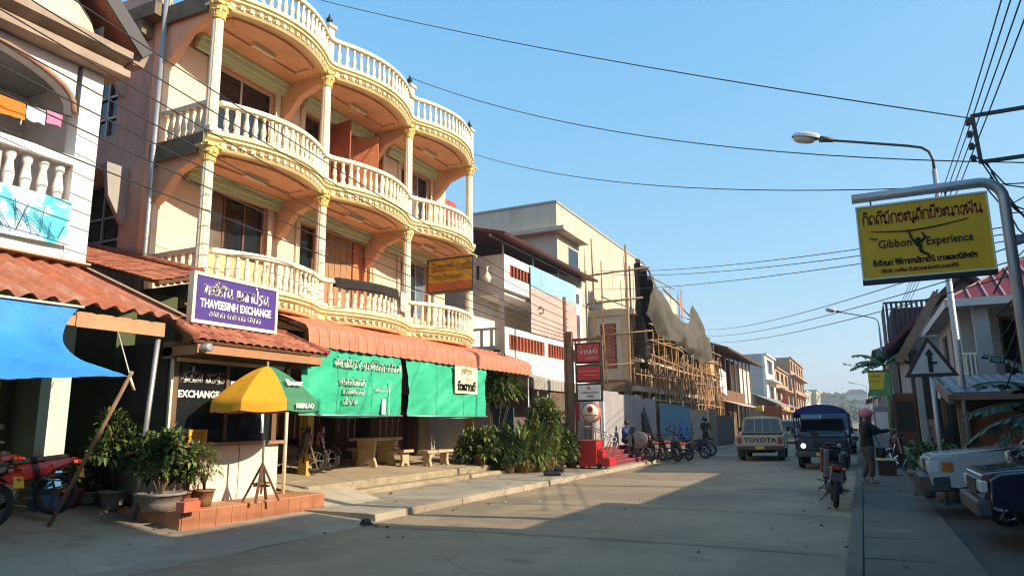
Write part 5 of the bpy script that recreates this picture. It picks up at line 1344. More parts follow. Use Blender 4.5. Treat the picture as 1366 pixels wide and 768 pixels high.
# netting draped over the upper storey
m_net = M('dark_shade_net', (.085, .076, .058), .9, .25, 2, .3, 30); m_net2 = M('black_shade_net', (.014, .015, .018), .85, .3)
NT = [(34.9, 9.75, 7.0), (36.5, 9.4, 6.1), (38.7, 8.85, 6.0), (41.2, 8.1, 5.9), (43.1, 7.8, 5.75), (45.2, 7.75, 5.6), (46.6, 8.25, 5.5), (47.9, 9.3, 5.4), (49.0, 8.2, 5.5), (51.0, 6.5, 5.8)]
def netrow(u):
    q = u * (len(NT) - 1); i = min(int(q), len(NT) - 2); f = q - i; f = f * f * (3 - 2 * f) if i != 7 else f
    return [NT[i][k] + (NT[i + 1][k] - NT[i][k]) * (q - i if k == 0 else f) for k in range(3)]
b = MB()
def netf(u, v):
    y, zt, zb = netrow(u); z = zt * (1 - v) + zb * v
    fold = .16 * math.sin(u * 34 + v * 5 + 2 * noise.noise((u * 4, v * 2, 0))) * (.4 + .6 * v) + .3 * noise.noise((u * 6, v * 3, 3))
    return (-9.5 + fold * .7 + .45 * math.sin(PI * v) + .3 * v, y + .15 * noise.noise((u * 9, v * 4, 8)), z + .08 * noise.noise((u * 26, v * 9, 6)) - .12 * math.sin(u * 23 + v * 6) * math.sin(PI * v) - .25 * math.sin(PI * v) * math.sin(PI * u))
b.grid(netf, 90, 24)
nt_ = tag(b.build('shade_net', m_net, None, fix=False), 'torn grey brown shade net slung over the scaffold top', 'net')
b = MB()
for (y0, y1, zt, zb) in ((34.9, 36.2, 9.9, 4.8), (36.1, 37.6, 9.6, 6.4)):
    b.grid(lambda u, v, y0=y0, y1=y1, zt=zt, zb=zb: (-9.75 + .25 * math.sin(u * 9 + v * 2) + .1 * noise.noise((u * 3, v * 3, 7)), y0 + (y1 - y0) * u * (1 - .55 * v) + .3 * v, zt - .3 * u + (zb - zt) * v + .3 * math.sin(u * 6) * v), 16, 14)
tag(b.build('shade_net', m_net2, None, fix=False), 'black net hanging in narrow folds at the scaffold corner', 'net')
b = MB(); b.grid(lambda u, v: (-9.7, 44.6 + .75 * u, 9.35 - .65 * v - .3 * u + .1 * math.sin(u * 5)), 5, 5); tag(b.build('orange_flag', M('orange_rag', (.7, .16, .06), .8), None, fix=False), 'small orange rag tied high on the scaffold poles', 'flag')

# ------------------------------------------------------------------ farther houses on the left
h3 = thing('wooden_house', 'dark wooden shophouse with deep sloping eaves past the scaffold', 'building', (-10.5, 64, 0))
b = MB(); b.box(-20, -11.6, 56.2, 79, .2, 7.7); b.build('wall', M('dark_plank_wall', (.14, .085, .055), .85, .25, 2, .3, 20), h3)
b = MB(); b.slab([(-8.9, 57.5, 7.35), (-8.9, 80.5, 7.35), (-12.6, 80.5, 8.55), (-12.6, 57.5, 8.55)], .14); b.slab([(-12.6, 57.5, 8.55), (-12.6, 80.5, 8.55), (-20, 80.5, 6.6), (-20, 57.5, 6.6)], .14); b.build('roof', M('rusty_dark_roof', (.13, .08, .055), .8, .25, 2, .2, 20), h3)
b = MB()
for k in range(9): b.beam((-9.0, 58.5 + 2.6 * k, 7.24), (-11.6, 58.5 + 2.6 * k, 8.05), .08, .12)
b.build('rafter', m_wood, h3)
b = MB(); b.box(-11.5, -9.9, 56.5, 72, 3.2, 3.35); b.box(-10.0, -9.9, 56.5, 72, 3.36, 4.2); b.build('gallery', M('gallery_wood', (.17, .085, .05), .8, .25, 2), h3)
b = MB()
for k in range(9): b.box(-10.0, -9.88, 56.6 + k * 2.5, 56.75 + k * 2.5, .2, 7.5)
b.build('post', m_wood, h3)
b = MB(); b.box(-10.9, -10.1, 70, 78, 3.36, 6.9); b.build('white_panel', m_wht2, h3)
b = MB(); b.slab([(-8.2, 57, 2.85), (-8.2, 74, 2.75), (-10.1, 74, 3.3), (-10.1, 57, 3.4)], .05); b.build('awning', M('pale_sheet_awning', (.5, .42, .33), .7), h3)
b = MB(); b.grid(lambda u, v: (-9.8, 58 + 3 * u, 5.7 - 1.9 * v + .1 * math.sin(u * 5)), 5, 5); b.build('white_cloth', m_wht2, h3, fix=False)
b = MB(); b.box(-8.35, -7.7, 66, 72, 2.5, 2.95); b.build('yellow_board', M('yellow_board', (.7, .5, .12), .6), h3)
def block(name, label, x, x2, y0, y1, z, wall, floors, nb, side=None, group=None):
    t = thing(name, label, 'building', (x, (y0 + y1) / 2, 0), 0, group)
    fh = z / floors; H = []
    for f in range(floors):
        for k in range(nb):
            w = (y1 - y0) / nb; H.append((y0 + w * (k + .22), y0 + w * (k + .78), f * fh + (.35 if f == 0 else fh * .3), f * fh + fh * .84))
    b = MB(); wall_holes(b, 'X', x, y0, y1, 0, z, H, .25); b.build('wall', wall, t)
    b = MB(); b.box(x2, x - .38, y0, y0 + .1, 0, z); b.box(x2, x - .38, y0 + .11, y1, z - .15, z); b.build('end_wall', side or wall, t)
    for h in H:
        g = MB(); g.box(x - .3, x - .24, h[0], h[1], h[2], h[3]); w_ = g.build('window', m_brown, t)
        g = MB(); g.box(x - .239, x - .23, h[0] + .1, h[1] - .1, h[2] + .1, h[3] - .1); g.build('pane', m_glass, w_)
    b = MB()
    for f in range(1, floors + 1): b.box(x - .05, x + (.9 if f < floors else .3), y0, y1, f * fh - .12, f * fh + .08)
    b.build('ledge', wall, t)
    return t
m_wfar = M('far_white_wall', (.7, .66, .6), .8, .08, .5, 0, 1, .3, (.4, .35, .3)); m_ofar = M('far_ochre_wall', (.46, .29, .18), .8, .18, .5, 0, 1, .6, (.3, .2, .14)); m_bfar = M('far_brick_wall', (.4, .26, .18), .85, .2, .5, 0, 1, .6, (.28, .18, .12))
h4 = block('white_block', 'plain grey white shop block with a blank end wall', -10.6, -24, 97, 108, 10.2, m_wfar, 3, 1, M('shade_grey_far_end', (.42, .40, .39), .85))  # end wall painted greyer than the front, standing for its shaded side
b = MB(); b.slab([(-7.9, 84, 3.4), (-7.9, 108, 3.4), (-10.6, 108, 4.6), (-10.6, 84, 4.6)], .1); b.box(-20, -10.5, 84, 96.8, .2, 4.5); b.build('porch_roof', M('grey_porch_roof', (.28, .26, .23), .8), h4)
block('ochre_house', 'ochre house with pale gable edges far down the street', -10.8, -22, 111, 131, 9.4, m_ofar, 3, 3)
block('brick_block', 'tall tan brick block far down the street', -10.5, -22, 134, 165, 12.6, m_bfar, 4, 5)
block('low_white_house', 'low white house at the far end of the left row', -10.5, -22, 168, 185, 8.0, m_wfar, 2, 3)
block('grey_house', 'grey house closing the left row', -9.5, -22, 190, 210, 9.0, m_creamb, 2, 3)
b = MB(); b.box(-8.6, -8.4, 112, 114, .2, 7.5); tag(b.build('wooden_post', m_wood, None), 'dark wooden pole in front of the ochre house', 'pole')
b = MB(); b.prism([(-8.4, 3.6), (-8.4, 5.6), (-9.6, 3.6)], 'Y', 99.8, 100); tag(b.build('red_gable_sign', M('red_sign', (.45, .06, .05), .6), None), 'small red triangular board before the ochre house', 'sign')
# ------------------------------------------------------------------ motorbikes
def child(b, name, mats, parent, bevel=0, fix=True):
    """a part in the local space of a movable thing"""
    o = b.build(name, mats, None, bevel=bevel, fix=fix)
    o.parent = parent
    return o
m_chrome = M('chrome', (.6, .6, .62), .15, .05, 2, metal=.9)
m_seat = M('black_seat', (.015, .014, .014), .6, .1)
m_lens = M('clear_lens', (.55, .56, .55), .15, .1)
m_tail = M('red_lens', (.4, .01, .01), .2, .1)
m_amber = M('amber_lens', (.7, .2, .02), .25, .1)
m_lit = M('lit_headlamp', (.9, .9, .85), .3, 0, emit=(1, .95, .85), estr=2)
m_littail = M('lit_tail_lamp', (.6, .03, .02), .3, 0, emit=(1, .08, .05), estr=3)
m_mbbk = M('black_bike_paint', (.014, .014, .016), .25, .1, 3, coat=.6)
m_mbred = M('red_bike_paint', (.09, .006, .008), .25, .1, 3, coat=.6)
m_mbblue = M('blue_bike_paint', (.01, .016, .07), .25, .1, 3, coat=.6)
m_mbgrey = M('grey_bike_paint', (.2, .2, .21), .3, .1, 3, coat=.5)
def motorbike(label, loc, rz, paint, plate=m_yplate, lean=5, steer=12, lit=False, group='parked motorbikes', screen=False, name='motorbike', rim=None):
    t = thing(name, label, 'motorbike', loc, rz, group)
    t.rotation_euler = (0, R(lean), rz)
    for wy in (-.62, .63):
        b = MB(); ring = [(.29 + .045 * math.cos(2 * PI * k / 8), .045 * math.sin(2 * PI * k / 8)) for k in range(9)]
        b.lathe([(r_ - .045, x_) for r_, x_ in ring], 22, (0, wy, .29), 'X', caps=False); w = child(b, 'wheel', m_rub, t)
        b = MB(); rg = [(.205, -.02), (.215, 0), (.205, .02), (.19, 0), (.205, -.02)]; b.lathe(rg, 20, (0, wy, .29), 'X', caps=False)
        b.lathe([(.055, -.05), (.055, .05)], 10, (0, wy, .29), 'X')
        for k in range(5):
            a = 2 * PI * k / 5; b.beam((0, wy, .29), (0, wy + .2 * math.cos(a), .29 + .2 * math.sin(a)), .03, .025)
        child(b, 'rim', rim or (m_chrome if wy > 0 else m_dsteel), w)
    b = MB(); b.hull([(x, y, z) for x in (-.1, .1) for y, z in ((-.62, .72), (-.55, .56), (-.05, .42), (.3, .42), (.36, .6), (.0, .62), (-.3, .74))]); b.hull([(x, y, z) for x in (-.085, .085) for y, z in ((-.86, .8), (-.84, .72), (-.5, .58), (-.4, .74))]); child(b, 'body', paint, t, .045)
    b = MB(); b.prism([(.36, .42), (.47, .95), (.42, 1.0), (.34, .95), (.26, .45)], 'X', -.2, -.07); b.prism([(.36, .42), (.47, .95), (.42, 1.0), (.34, .95), (.26, .45)], 'X', .07, .2); b.hull([(x * s_, y, z) for s_ in (-1, 1) for x, y, z in ((.13, .44, .7), (.16, .47, .98), (.1, .56, .8), (.09, .4, 1.02))]); child(b, 'leg_shield', paint, t, .03)
    b = MB(); b.hull([(x, y, z) for x in (-.1, .1) for y, z in ((-.72, .84), (-.7, .77), (-.05, .7), (-.02, .76), (-.3, .79))]); child(b, 'seat', m_seat, t, .03)
    b = MB(); b.tube([(-.085, .63, .29), (-.085, .5, .72), (-.05, .43, .95)], .025, 6); b.tube([(.085, .63, .29), (.085, .5, .72), (.05, .43, .95)], .025, 6); child(b, 'fork', m_chrome, t)
    b = MB(); b.tube([(-.36, .3, 1.04), (-.2, .38, 1.05), (0, .42, 1.0), (.2, .38, 1.05), (.36, .3, 1.04)], .014, 6); hb = child(b, 'handlebar', m_black, t)
    for s in (-1, 1):
        b = MB(); b.tube([(s * .26, .34, 1.05), (s * .34, .36, 1.22)], .008, 5); b.obox((s * .36, .35, 1.27), (.11, .025, .08)); child(b, 'mirror', m_black, t, .01)
        b = MB(); b.tube([(s * .37, .295, 1.04), (s * .25, .36, 1.05)], .021, 6); child(b, 'grip', m_rub, hb)
    b = MB(); b.hull([(x, y, z) for x in (-.1, .1) for y, z in ((.45, .9), (.52, .93), (.5, 1.05), (.38, 1.08))]); child(b, 'headlamp_cowl', paint, t, .02)
    b = MB(); b.lathe([(.001, .535), (.06, .53), (.075, .515)], 14, (0, 0, .97), 'Y'); child(b, 'headlamp', m_lit if lit else m_lens, t)
    n = 10
    for wy, r_, a0, a1, mt in ((.63, .345, 20, 165, paint), (-.62, .35, 20, 120, m_black)):
        b = MB(); b.grid(lambda u, v: (-.07 + .14 * v, wy + r_ * math.cos(R(a0 + (a1 - a0) * u)), .29 + r_ * math.sin(R(a0 + (a1 - a0) * u)) - .03 * abs(2 * v - 1)), n, 4); child(b, 'mudguard', mt, t, fix=False)
    b = MB(); b.obox((0, .05, .33), (.2, .34, .2)); b.lathe([(.09, -.14), (.1, 0), (.09, .14)], 12, (0, .02, .3), 'X'); b.box(-.03, .03, -.6, .1, .3, .36); child(b, 'engine', m_dsteel, t, .02)
    b = MB(); b.tube([(.1, .05, .26), (.14, -.25, .24), (.16, -.45, .32), (.165, -.82, .42)], [.018, .02, .045, .045], 8); child(b, 'exhaust', m_chrome, t)
    b = MB(); b.box(-.06, .06, -.9, -.86, .7, .76); child(b, 'tail_lamp', m_tail, t, .01)
    for s in (-1, 1):
        b = MB(); b.box(s * .11 - .03, s * .11 + .03, -.89, -.85, .7, .75); b.box(s * .14 - .03, s * .14 + .03, .49, .52, .9, .95); child(b, 'indicator', m_amber, t, .01)
        b = MB(); b.tube([(s * .07, -.42, .5), (s * .12, -.7, .47)], .02, 5); child(b, 'shock_absorber', m_chrome, t)
    b = MB(); b.obox((0, -.92, .58), (.2, .01, .15), (R(-15), 0, 0)); pl = child(b, 'number_plate', plate, t)
    b = MB()
    for k in range(6): b.obox((-.07 + .028 * k, -.927, .565), (.014, .004, .05), (R(-15), 0, 0))
    for k in range(3): b.obox((-.03 + .03 * k, -.92, .61), (.018, .004, .03), (R(-15), 0, 0))
    child(b, 'plate_print', m_dark, pl)
    b = MB(); b.tube([(-.08, .1, .26), (-.26, .05, .03)], .012, 5); b.tube([(-.28, .06, .28), (.28, .06, .28)], .012, 5); child(b, 'stand', m_dsteel, t)
    if screen:
        b = MB(); b.grid(lambda u, v: (-.16 + .32 * u, .47 - .12 * v + .04 * math.sin(PI * u), 1.04 + .28 * v), 6, 3); child(b, 'screen', m_black, t, fix=False)
    return t
motorbike('dark red motorbike with yellow plate under the blue tarpaulin, nearer the blue pillar', (-10.95, 6.25, .42), R(128), m_mbred)
motorbike('dark red motorbike with yellow plate at the far left under the blue tarpaulin', (-10.75, 5.35, .36), R(118), m_mbred)
motorbike('red scooter parked in shade behind the parasol', (-12.2, 13.6, .56), R(-60), m_mbred, lean=4)
motorbike('black motorbike in shade beside the red scooter', (-12.0, 12.9, .54), R(-50), m_mbbk, lean=4)
# the row by the steps
m_dullp = M('dull_plate', (.06, .05, .045), .6)
row = [(-8.0, 27.9, 62, m_mbbk, 'black motorbike with round shiny windscreen at the head of the row by the steps', True), (-7.7, 28.8, 55, m_mbred, 'red motorbike second in the row by the steps', False), (-7.35, 29.6, 60, m_mbbk, 'black motorbike next to the red one in the row', False), (-7.05, 30.6, 52, m_mbgrey, 'dark grey motorbike in the middle of the row', False), (-6.85, 32.2, 78, m_mbblue, 'dark blue motorbike at the street end of the row', False), (-7.0, 34.2, 82, m_mbblue, 'blue motorbike behind the last one of the row', False), (-8.35, 33.6, -60, m_mbbk, 'black motorbike standing against the blue grey hoarding', False)]
for x, y, a, pt, lab, sc_ in row: motorbike(lab, (x, y, .05 if x > -7.6 else .13), R(a), pt, m_dullp, screen=sc_, rim=m_dsteel, group='motorbikes parked by the steps')
b = MB(); b.lathe([(.001, .0), (.24, .02), (.26, .03)], 20, (0, 0, 0), 'Y'); o = b.build('round_dish', M('pale_grey_dish', (.2, .195, .19), .4), None); o.location = (-7.75, 27.45, 1.0); tag(o, 'round grey disc standing before the first motorbike of the row', 'disc')
# right kerb
motorbike('black motorbike seen from behind at the right kerb', (-.62, 15.3, .03), R(4), m_mbbk, M('dull_plate', (.06, .05, .045), .6), lean=6)
motorbike('black and red motorbike just beyond the nearest one at the right kerb', (-.75, 17.4, .03), R(8), m_mbred, M('dull_plate', (.06, .05, .045), .6), lean=6)
motorbike('dark red motorbike parked across the pavement beyond the person', (1.35, 25.6, .1), R(80), m_mbred, lean=5)
motorbike('maroon motorbike parked by the stall behind the white pickup', (1.9, 20.6, .1), R(75), m_mbred, lean=5)
motorbike('dark red motorbike farthest back beneath the blue tarpaulin', (-11.75, 5.9, .47), R(125), m_mbred)
motorbike('black motorbike parked between the white pickup and the dark blue car', (2.35, 12.55, .1), R(95), m_mbbk, lean=4)

# ------------------------------------------------------------------ cars
def wheel(parent, x, y, r, w, name='wheel', rim=m_steel):
    s = 1 if x > 0 else -1
    b = MB(); b.lathe([(r * .62, -w / 2), (r * .94, -w / 2), (r, -w * .3), (r, w * .3), (r * .94, w / 2), (r * .62, w / 2)], 24, (x, y, r), 'X', caps=False); b.lathe([(r * .62, -w * .4), (r * .62, w * .4)], 24, (x, y, r), 'X'); t = child(b, name, m_rub, parent)
    b = MB(); b.lathe([(.001, 0), (r * .2, s * .02), (r * .5, -s * .01), (r * .62, s * .03)], 18, (x + s * w * .42, y, r), 'X', caps=False)
    for k in range(6):
        a = 2 * PI * k / 6; b.obox((x + s * w * .44, y + r * .42 * math.cos(a), r + r * .42 * math.sin(a)), (.02, .05, .09), (a + PI / 2, 0, 0))
    child(b, 'rim', rim, t)
    return t
def pickup(label, loc, rz, paint, lettering=None, name='pickup_truck', rusty=False):
    """nose along +Y, origin under the middle"""
    t = thing(name, label, 'pickup truck', loc, rz)
    Wd = .82
    def side(s):
        pts = [(-2.35, .95), (-2.37, .52), (-1.95, .5)] + [(-1.55 + .42 * math.cos(R(a)), .42 + .4 * math.sin(R(a))) for a in range(170, 9, -20)] + [(-1.1, .42), (.9, .42)] + [(1.42 + .42 * math.cos(R(a)), .42 + .4 * math.sin(R(a))) for a in range(170, 9, -20)] + [(1.95, .46), (2.3, .5), (2.36, .75), (2.28, .92), (1.2, 1.04), (.75, 1.06), (-.45, 1.06), (-.5, .98)]
        b = MB(); b.prism(pts, 'X', s * Wd - .03, s * Wd + .03); child(b, 'side_panel', paint, t, .012)
    side(-1); side(1)
    b = MB(); b.hull([(x * s_, y, z) for s_ in (-1, 1) for x, y, z in ((.785, 2.26, .6), (.785, 2.24, .91), (.785, .8, 1.05), (.785, .8, .6), (.6, 2.3, .9))]); b.hull([(x * s_, y, z) for s_ in (-1, 1) for x, y, z in ((.6, 2.24, .945), (.6, 1.0, 1.085), (.4, 1.0, 1.1), (.4, 2.2, .96), (.6, 2.2, .9))]); child(b, 'hood', paint, t, .02)
    b = MB(); b.hull([(x * s_, y, z) for s_ in (-1, 1) for x, y, z in ((.785, .78, .5), (.785, .82, 1.07), (.785, -.46, .5), (.785, -.46, 1.07))]); child(b, 'cab', paint, t)
    # greenhouse: roof, pillars, panes
    rb_, rf = (.69, -.4, 1.62), (.67, .3, 1.62); bb, bf = (.79, -.47, 1.062), (.79, .84, 1.062)
    b = MB(); b.hull([(x * s_, y, z) for s_ in (-1, 1) for x, y, z in ((.7, -.42, 1.58), (.68, .34, 1.58), (.6, -.4, 1.66), (.58, .28, 1.66), (.0, -.36, 1.69), (0, .22, 1.69))]); child(b, 'roof', paint, t, .01)
    b = MB()
    for s_ in (-1, 1):
        b.beam((s_ * .77, -.45, 1.06), (s_ * .68, -.4, 1.6), .07, .08); b.beam((s_ * .77, .82, 1.06), (s_ * .67, .3, 1.6), .06, .06); b.beam((s_ * .78, .2, 1.06), (s_ * .69, .12, 1.6), .05, .05)
    child(b, 'pillar', paint, t, .01)
    b = MB(); b.quad((-.74, -.455, 1.08), (.74, -.455, 1.08), (.66, -.405, 1.58), (-.66, -.405, 1.58)); rg = child(b, 'rear_window', m_glass, t, fix=False)
    b = MB()
    for x in (-.3, .02, .34): b.beam((x, -.462, 1.08), (x * .92, -.412, 1.58), .025, .02)
    child(b, 'divider', m_steel, rg)
    b = MB(); b.quad((.74, .83, 1.08), (-.74, .83, 1.08), (-.64, .32, 1.58), (.64, .32, 1.58)); child(b, 'windscreen', m_glass, t, fix=False)
    for s_ in (-1, 1):
        b = MB(); b.quad((s_ * .78, .18, 1.07), (s_ * .78, -.42, 1.07), (s_ * .69, -.38, 1.58), (s_ * .69, .1, 1.58)); b.quad((s_ * .78, .8, 1.07), (s_ * .78, .24, 1.07), (s_ * .69, .16, 1.58), (s_ * .68, .31, 1.58)); child(b, 'side_window', m_glass, t, fix=False)
        b = MB(); b.obox((s_ * .95, .72, 1.16), (.16, .06, .18)); b.beam((s_ * .8, .74, 1.1), (s_ * .9, .73, 1.14), .03, .03); child(b, 'mirror', m_black, t, .02)
        b = MB(); b.box(min(s_ * .852, s_ * .865), max(s_ * .852, s_ * .865), -.38, -.24, .92, .95); child(b, 'door_handle', m_black, t)
        b = MB(); b.box(s_ * .74 - .075, s_ * .74 + .075, -2.385, -2.36, .66, .88); child(b, 'tail_lamp', m_tail, t, .01)
        b = MB(); b.box(s_ * .6 - .17, s_ * .6 + .17, 2.28, 2.345, .68, .86); child(b, 'headlamp', m_lens, t, .02)
        b = MB(); b.box(s_ * .81 - .045, s_ * .81 + .045, 1.98, 2.16, .69, .86); child(b, 'indicator', M('dull_amber_lens', (.45, .13, .02), .3, .1), t, .02); b = MB(); b.box(s_ * .81 - .047, s_ * .81 + .047, 2.165, 2.335, .68, .87); child(b, 'side_lens', m_lens, t, .02)
    b = MB(); b.box(-.42, .42, 2.29, 2.33, .66, .86); child(b, 'grille', m_black, t, .01)
    # open bed
    b = MB(); b.box(-.79, .79, -2.3, -.47, .55, .62); b.box(-.79, .79, -.53, -.475, .62, 1.04); child(b, 'bed', m_dsteel, t)
    b = MB(); b.box(-.85, .85, -2.36, -.47, .955, .995) if False else None
    tg = MB(); tg.box(-.66, .66, -2.375, -2.32, .56, .96); tgo = child(tg, 'tailgate', paint, t, .015)
    q = MB(); q.box(-.8, -.662, -2.36, -2.3, .5, .96); q.box(.662, .8, -2.36, -2.3, .5, .96); child(q, 'corner_panel', paint, t, .01)
    if lettering:
        o = text(lettering, None, (0.02, -2.378, .77), .235, m_black, '-Y', .008, sx=1.2); o.parent = tgo
    b = MB(); b.box(-.84, .84, -2.52, -2.4, .42, .56); b.box(-.5, .5, -2.4, -2.3, .44, .52); child(b, 'rear_bumper', M('rusty_bumper', (.11, .06, .045), .6, .2) if rusty else m_dsteel, t, .02)
    b = MB(); b.obox((0, -2.53, .5), (.34, .01, .12)); child(b, 'number_plate', m_yplate, t)
    b = MB(); b.hull([(x * s_, y, z) for s_ in (-1, 1) for x, y, z in ((.86, 2.05, .4), (.86, 2.05, .64), (.7, 2.46, .4), (.7, 2.46, .62), (.85, 2.3, .4), (.85, 2.3, .63))]); child(b, 'front_bumper', M('dark_bumper', (.03, .03, .032), .55, .1), t, .02)
    b = MB(); b.box(-.6, .6, -2.2, 2.0, .36, .5); b.lathe([(.09, -.5), (.09, .5)], 10, (0, -1.55, .36), 'X'); child(b, 'chassis', m_black, t)
    for x in (-.72, .72):
        wheel(t, x, -1.55, .35, .2); wheel(t, x, 1.42, .35, .2)
    for x in (-.72, .72):
        b = MB(); b.box(x - .13, x + .13, -2.06, -2.03, .14, .48); child(b, 'mud_flap', m_black, t)
    return t
m_beige = M('faded_beige_paint', (.52, .43, .29), .45, .08, 2, coat=.3, grime=.3, gcol=(.2, .15, .1))
m_tkw = M('white_truck_paint', (.4, .42, .44), .25, .04, 2, coat=.6)
pickup('old beige pickup truck seen from behind with black tailgate lettering', (-3.95, 33.45, .03), R(3), m_beige, 'TOYOTA', rusty=True).scale = (1.06, 1.06, 1.06)
pickup('white pickup truck nosing out of the yard beyond the dark blue car', (3.2, 14.1, .09), R(90), m_tkw)
def suv(label, loc, rz, paint, lit=False, name='parked_car', cat='car', L=4.4, H=1.68, screen_tint=m_glass):
    t = thing(name, label, cat, loc, rz)
    w = .86; h = L / 2
    q_ = w - .07
    b = MB(); b.hull([(x * s_, y, z) for s_ in (-1, 1) for x, y, z in ((q_, -h + .02, .5), (q_, -h + .03, .98), (q_, h - .12, .5), (q_, h - .12, .88), (q_ - .08, h - .02, .55), (q_ - .1, h - .03, .84), (q_ - .04, .95, 1.02), (q_ - .04, -h + .05, 1.03))]); child(b, 'body', paint, t, .03)
    b = MB(); b.hull([(x * s_, y, z) for s_ in (-1, 1) for x, y, z in ((q_ - .1, h - .1, .885), (q_ - .06, 1.02, 1.03), (.3, .98, 1.055), (.25, h - .15, .9))]); child(b, 'bonnet', paint, t, .012)
    for s_ in (-1, 1):
        def arch(cy): return [(cy + .41 * math.cos(R(a)), .36 + .41 * math.sin(R(a))) for a in range(172, 7, -15)]
        pts = [(-h, .95), (-h + .01, .45), (-h + .4, .4)] + arch(-h + .85) + [(h - 1.3, .36)] + arch(h - .85) + [(h - .38, .42), (h - .08, .5), (h - .1, .8), (h - .2, .86), (.95, 1.0), (-h + .1, 1.02)]
        b = MB(); b.prism(pts, 'X', s_ * (w - .09), s_ * w); sp_l = child(b, 'side_panel', paint, t, .018)
        for y in (.72, -.22, -h + 1.28):
            b = MB(); b.box(s_ * w + s_ * .001 - .002, s_ * w + s_ * .001 + .002, y - .006, y + .006, .42, 1.0); child(b, 'door_seam', m_black, sp_l)
        b = MB(); b.box(s_ * w - .012, s_ * w + .012, -.12, .02, .88, .91); child(b, 'door_handle', m_black, sp_l)
        b = MB(); b.box(s_ * w - .008, s_ * w + .008, -h + .5, h - .5, .66, .7); child(b, 'side_strip', m_dsteel, sp_l)
    b = MB(); b.hull([(x * s_, y, z) for s_ in (-1, 1) for x, y, z in ((w - .06, -h + .1, 1.0), (w - .06, 1.05, 1.0), (w - .2, -h + .3, H - .06), (w - .2, .35, H - .04), (w - .35, 0, H), (w - .35, -h + .5, H))]); gh_ = child(b, 'cabin', paint, t, .03)
    def pane(q, nm):
        b = MB(); b.quad(*q); child(b, nm, screen_tint, t, fix=False)
    e = .012
    pane([(-w + .16, -h + .115 - e, 1.06), (w - .16, -h + .115 - e, 1.06), (w - .26, -h + .27 - e, H - .14), (-w + .26, -h + .27 - e, H - .14)], 'rear_window')
    pane([(w - .16, 1.0 + e, 1.05), (-w + .16, 1.0 + e, 1.05), (-w + .26, .42 + e, H - .12), (w - .26, .42 + e, H - .12)], 'windscreen')
    for s_ in (-1, 1):
        pane([(s_ * (w - .065 + e), .8, 1.06), (s_ * (w - .065 + e), -h + .3, 1.06), (s_ * (w - .185 + e), -h + .45, H - .13), (s_ * (w - .185 + e), .36, H - .13)], 'side_window')
        b = MB(); b.box(s_ * .72 - .09, s_ * .72 + .09, -h - .02, -h + .06, .72, 1.0); child(b, 'tail_lamp', m_littail if lit else m_tail, t, .02)
        b = MB(); b.box(s_ * .64 - .15, s_ * .64 + .15, h - .08, h + .01, .64, .78); child(b, 'headlamp', m_lens, t, .02)
        b = MB(); b.obox((s_ * (w + .06), .75, 1.1), (.16, .08, .12)); child(b, 'mirror', m_black, t, .02)
    b = MB(); b.box(-w + .02, w - .02, -h - .08, -h + .1, .4, .6); child(b, 'rear_bumper', m_dsteel, t, .03)
    b = MB(); b.box(-w + .02, w - .02, h - .1, h + .07, .36, .56); child(b, 'front_bumper', m_dsteel, t, .03)
    b = MB(); b.box(-.4, .4, h - .06, h + .012, .6, .78); child(b, 'grille', m_black, t)
    b = MB(); b.obox((0, -h - .09, .5), (.36, .012, .12)); child(b, 'number_plate', m_yplate, t)
    for x in (-.76, .76): wheel(t, x, -h + .85, .34, .2); wheel(t, x, h - .85, .34, .2)
    return t
suv('silver car with a glowing tail lamp beyond the beige pickup', (-4.7, 57.4, .03), R(1), M('silver_paint', (.42, .41, .42), .3, .05, coat=.4), lit=True)
suv('dark blue car nosing out of the yard at the right edge', (3.35, 11.15, .09), R(90), M('navy_paint', (.007, .009, .03), .16, .05, coat=.8), L=4.3, H=1.55)
suv('pale blue van roofed car behind the blue canopied truck', (-1.25, 40.5, .03), R(180), M('pale_blue_paint', (.3, .42, .52), .35, .05, coat=.4), name='parked_van', cat='van', H=2.0)
suv('dark car far down the street behind the silver car', (-4.3, 70, .03), R(0), m_mbbk)
# blue roofed passenger truck
bt = thing('passenger_truck', 'dark passenger truck with a blue canvas roof facing the camera', 'truck', (-1.3, 28.3, .03), R(180))
m_tb = M('dark_truck_paint', (.01, .012, .017), .55, .1); m_canv = M('blue_canvas', (.012, .045, .2), .75, .12, 3, .1, 20)
b = MB(); b.hull([(x * s_, y, z) for s_ in (-1, 1) for x, y, z in ((.8, 2.3, .5), (.8, 2.28, 1.0), (.8, .9, 1.12), (.8, .9, .5))]); child(b, 'hood', m_tb, bt, .03)
b = MB(); b.box(-.82, .82, -.2, .9, .5, 1.12); child(b, 'cab', m_tb, bt, .02)
b = MB()
for s_ in (-1, 1): b.beam((s_ * .78, .88, 1.12), (s_ * .68, .45, 1.68), .05, .06); b.beam((s_ * .78, -.18, 1.12), (s_ * .7, -.15, 1.68), .06, .06)
b.box(-.72, .72, -.2, .5, 1.66, 1.74); child(b, 'cab_roof', m_tb, bt, .02)
b = MB(); b.quad((.74, .885, 1.14), (-.74, .885, 1.14), (-.66, .47, 1.66), (.66, .47, 1.66)); child(b, 'windscreen', m_glass, bt, fix=False)
b = MB(); b.grid(lambda u, v: (-.95 + 1.9 * u, -2.4 + 3.4 * v, 1.92 + .34 * math.sin(PI * u) ** .5), 14, 6); b.grid(lambda u, v: (-.95 + 1.9 * u, 1.0 + .05 * v, 1.92 - .02 + (.34 * math.sin(PI * u) ** .5) * v), 14, 1)
for s_ in (-1, 1): b.quad((s_ * .95, -2.4, 1.93), (s_ * .95, 1.02, 1.93), (s_ * .96, 1.02, 1.78), (s_ * .96, -2.4, 1.78))
child(b, 'canvas_roof', m_canv, bt, fix=False)
b = MB()
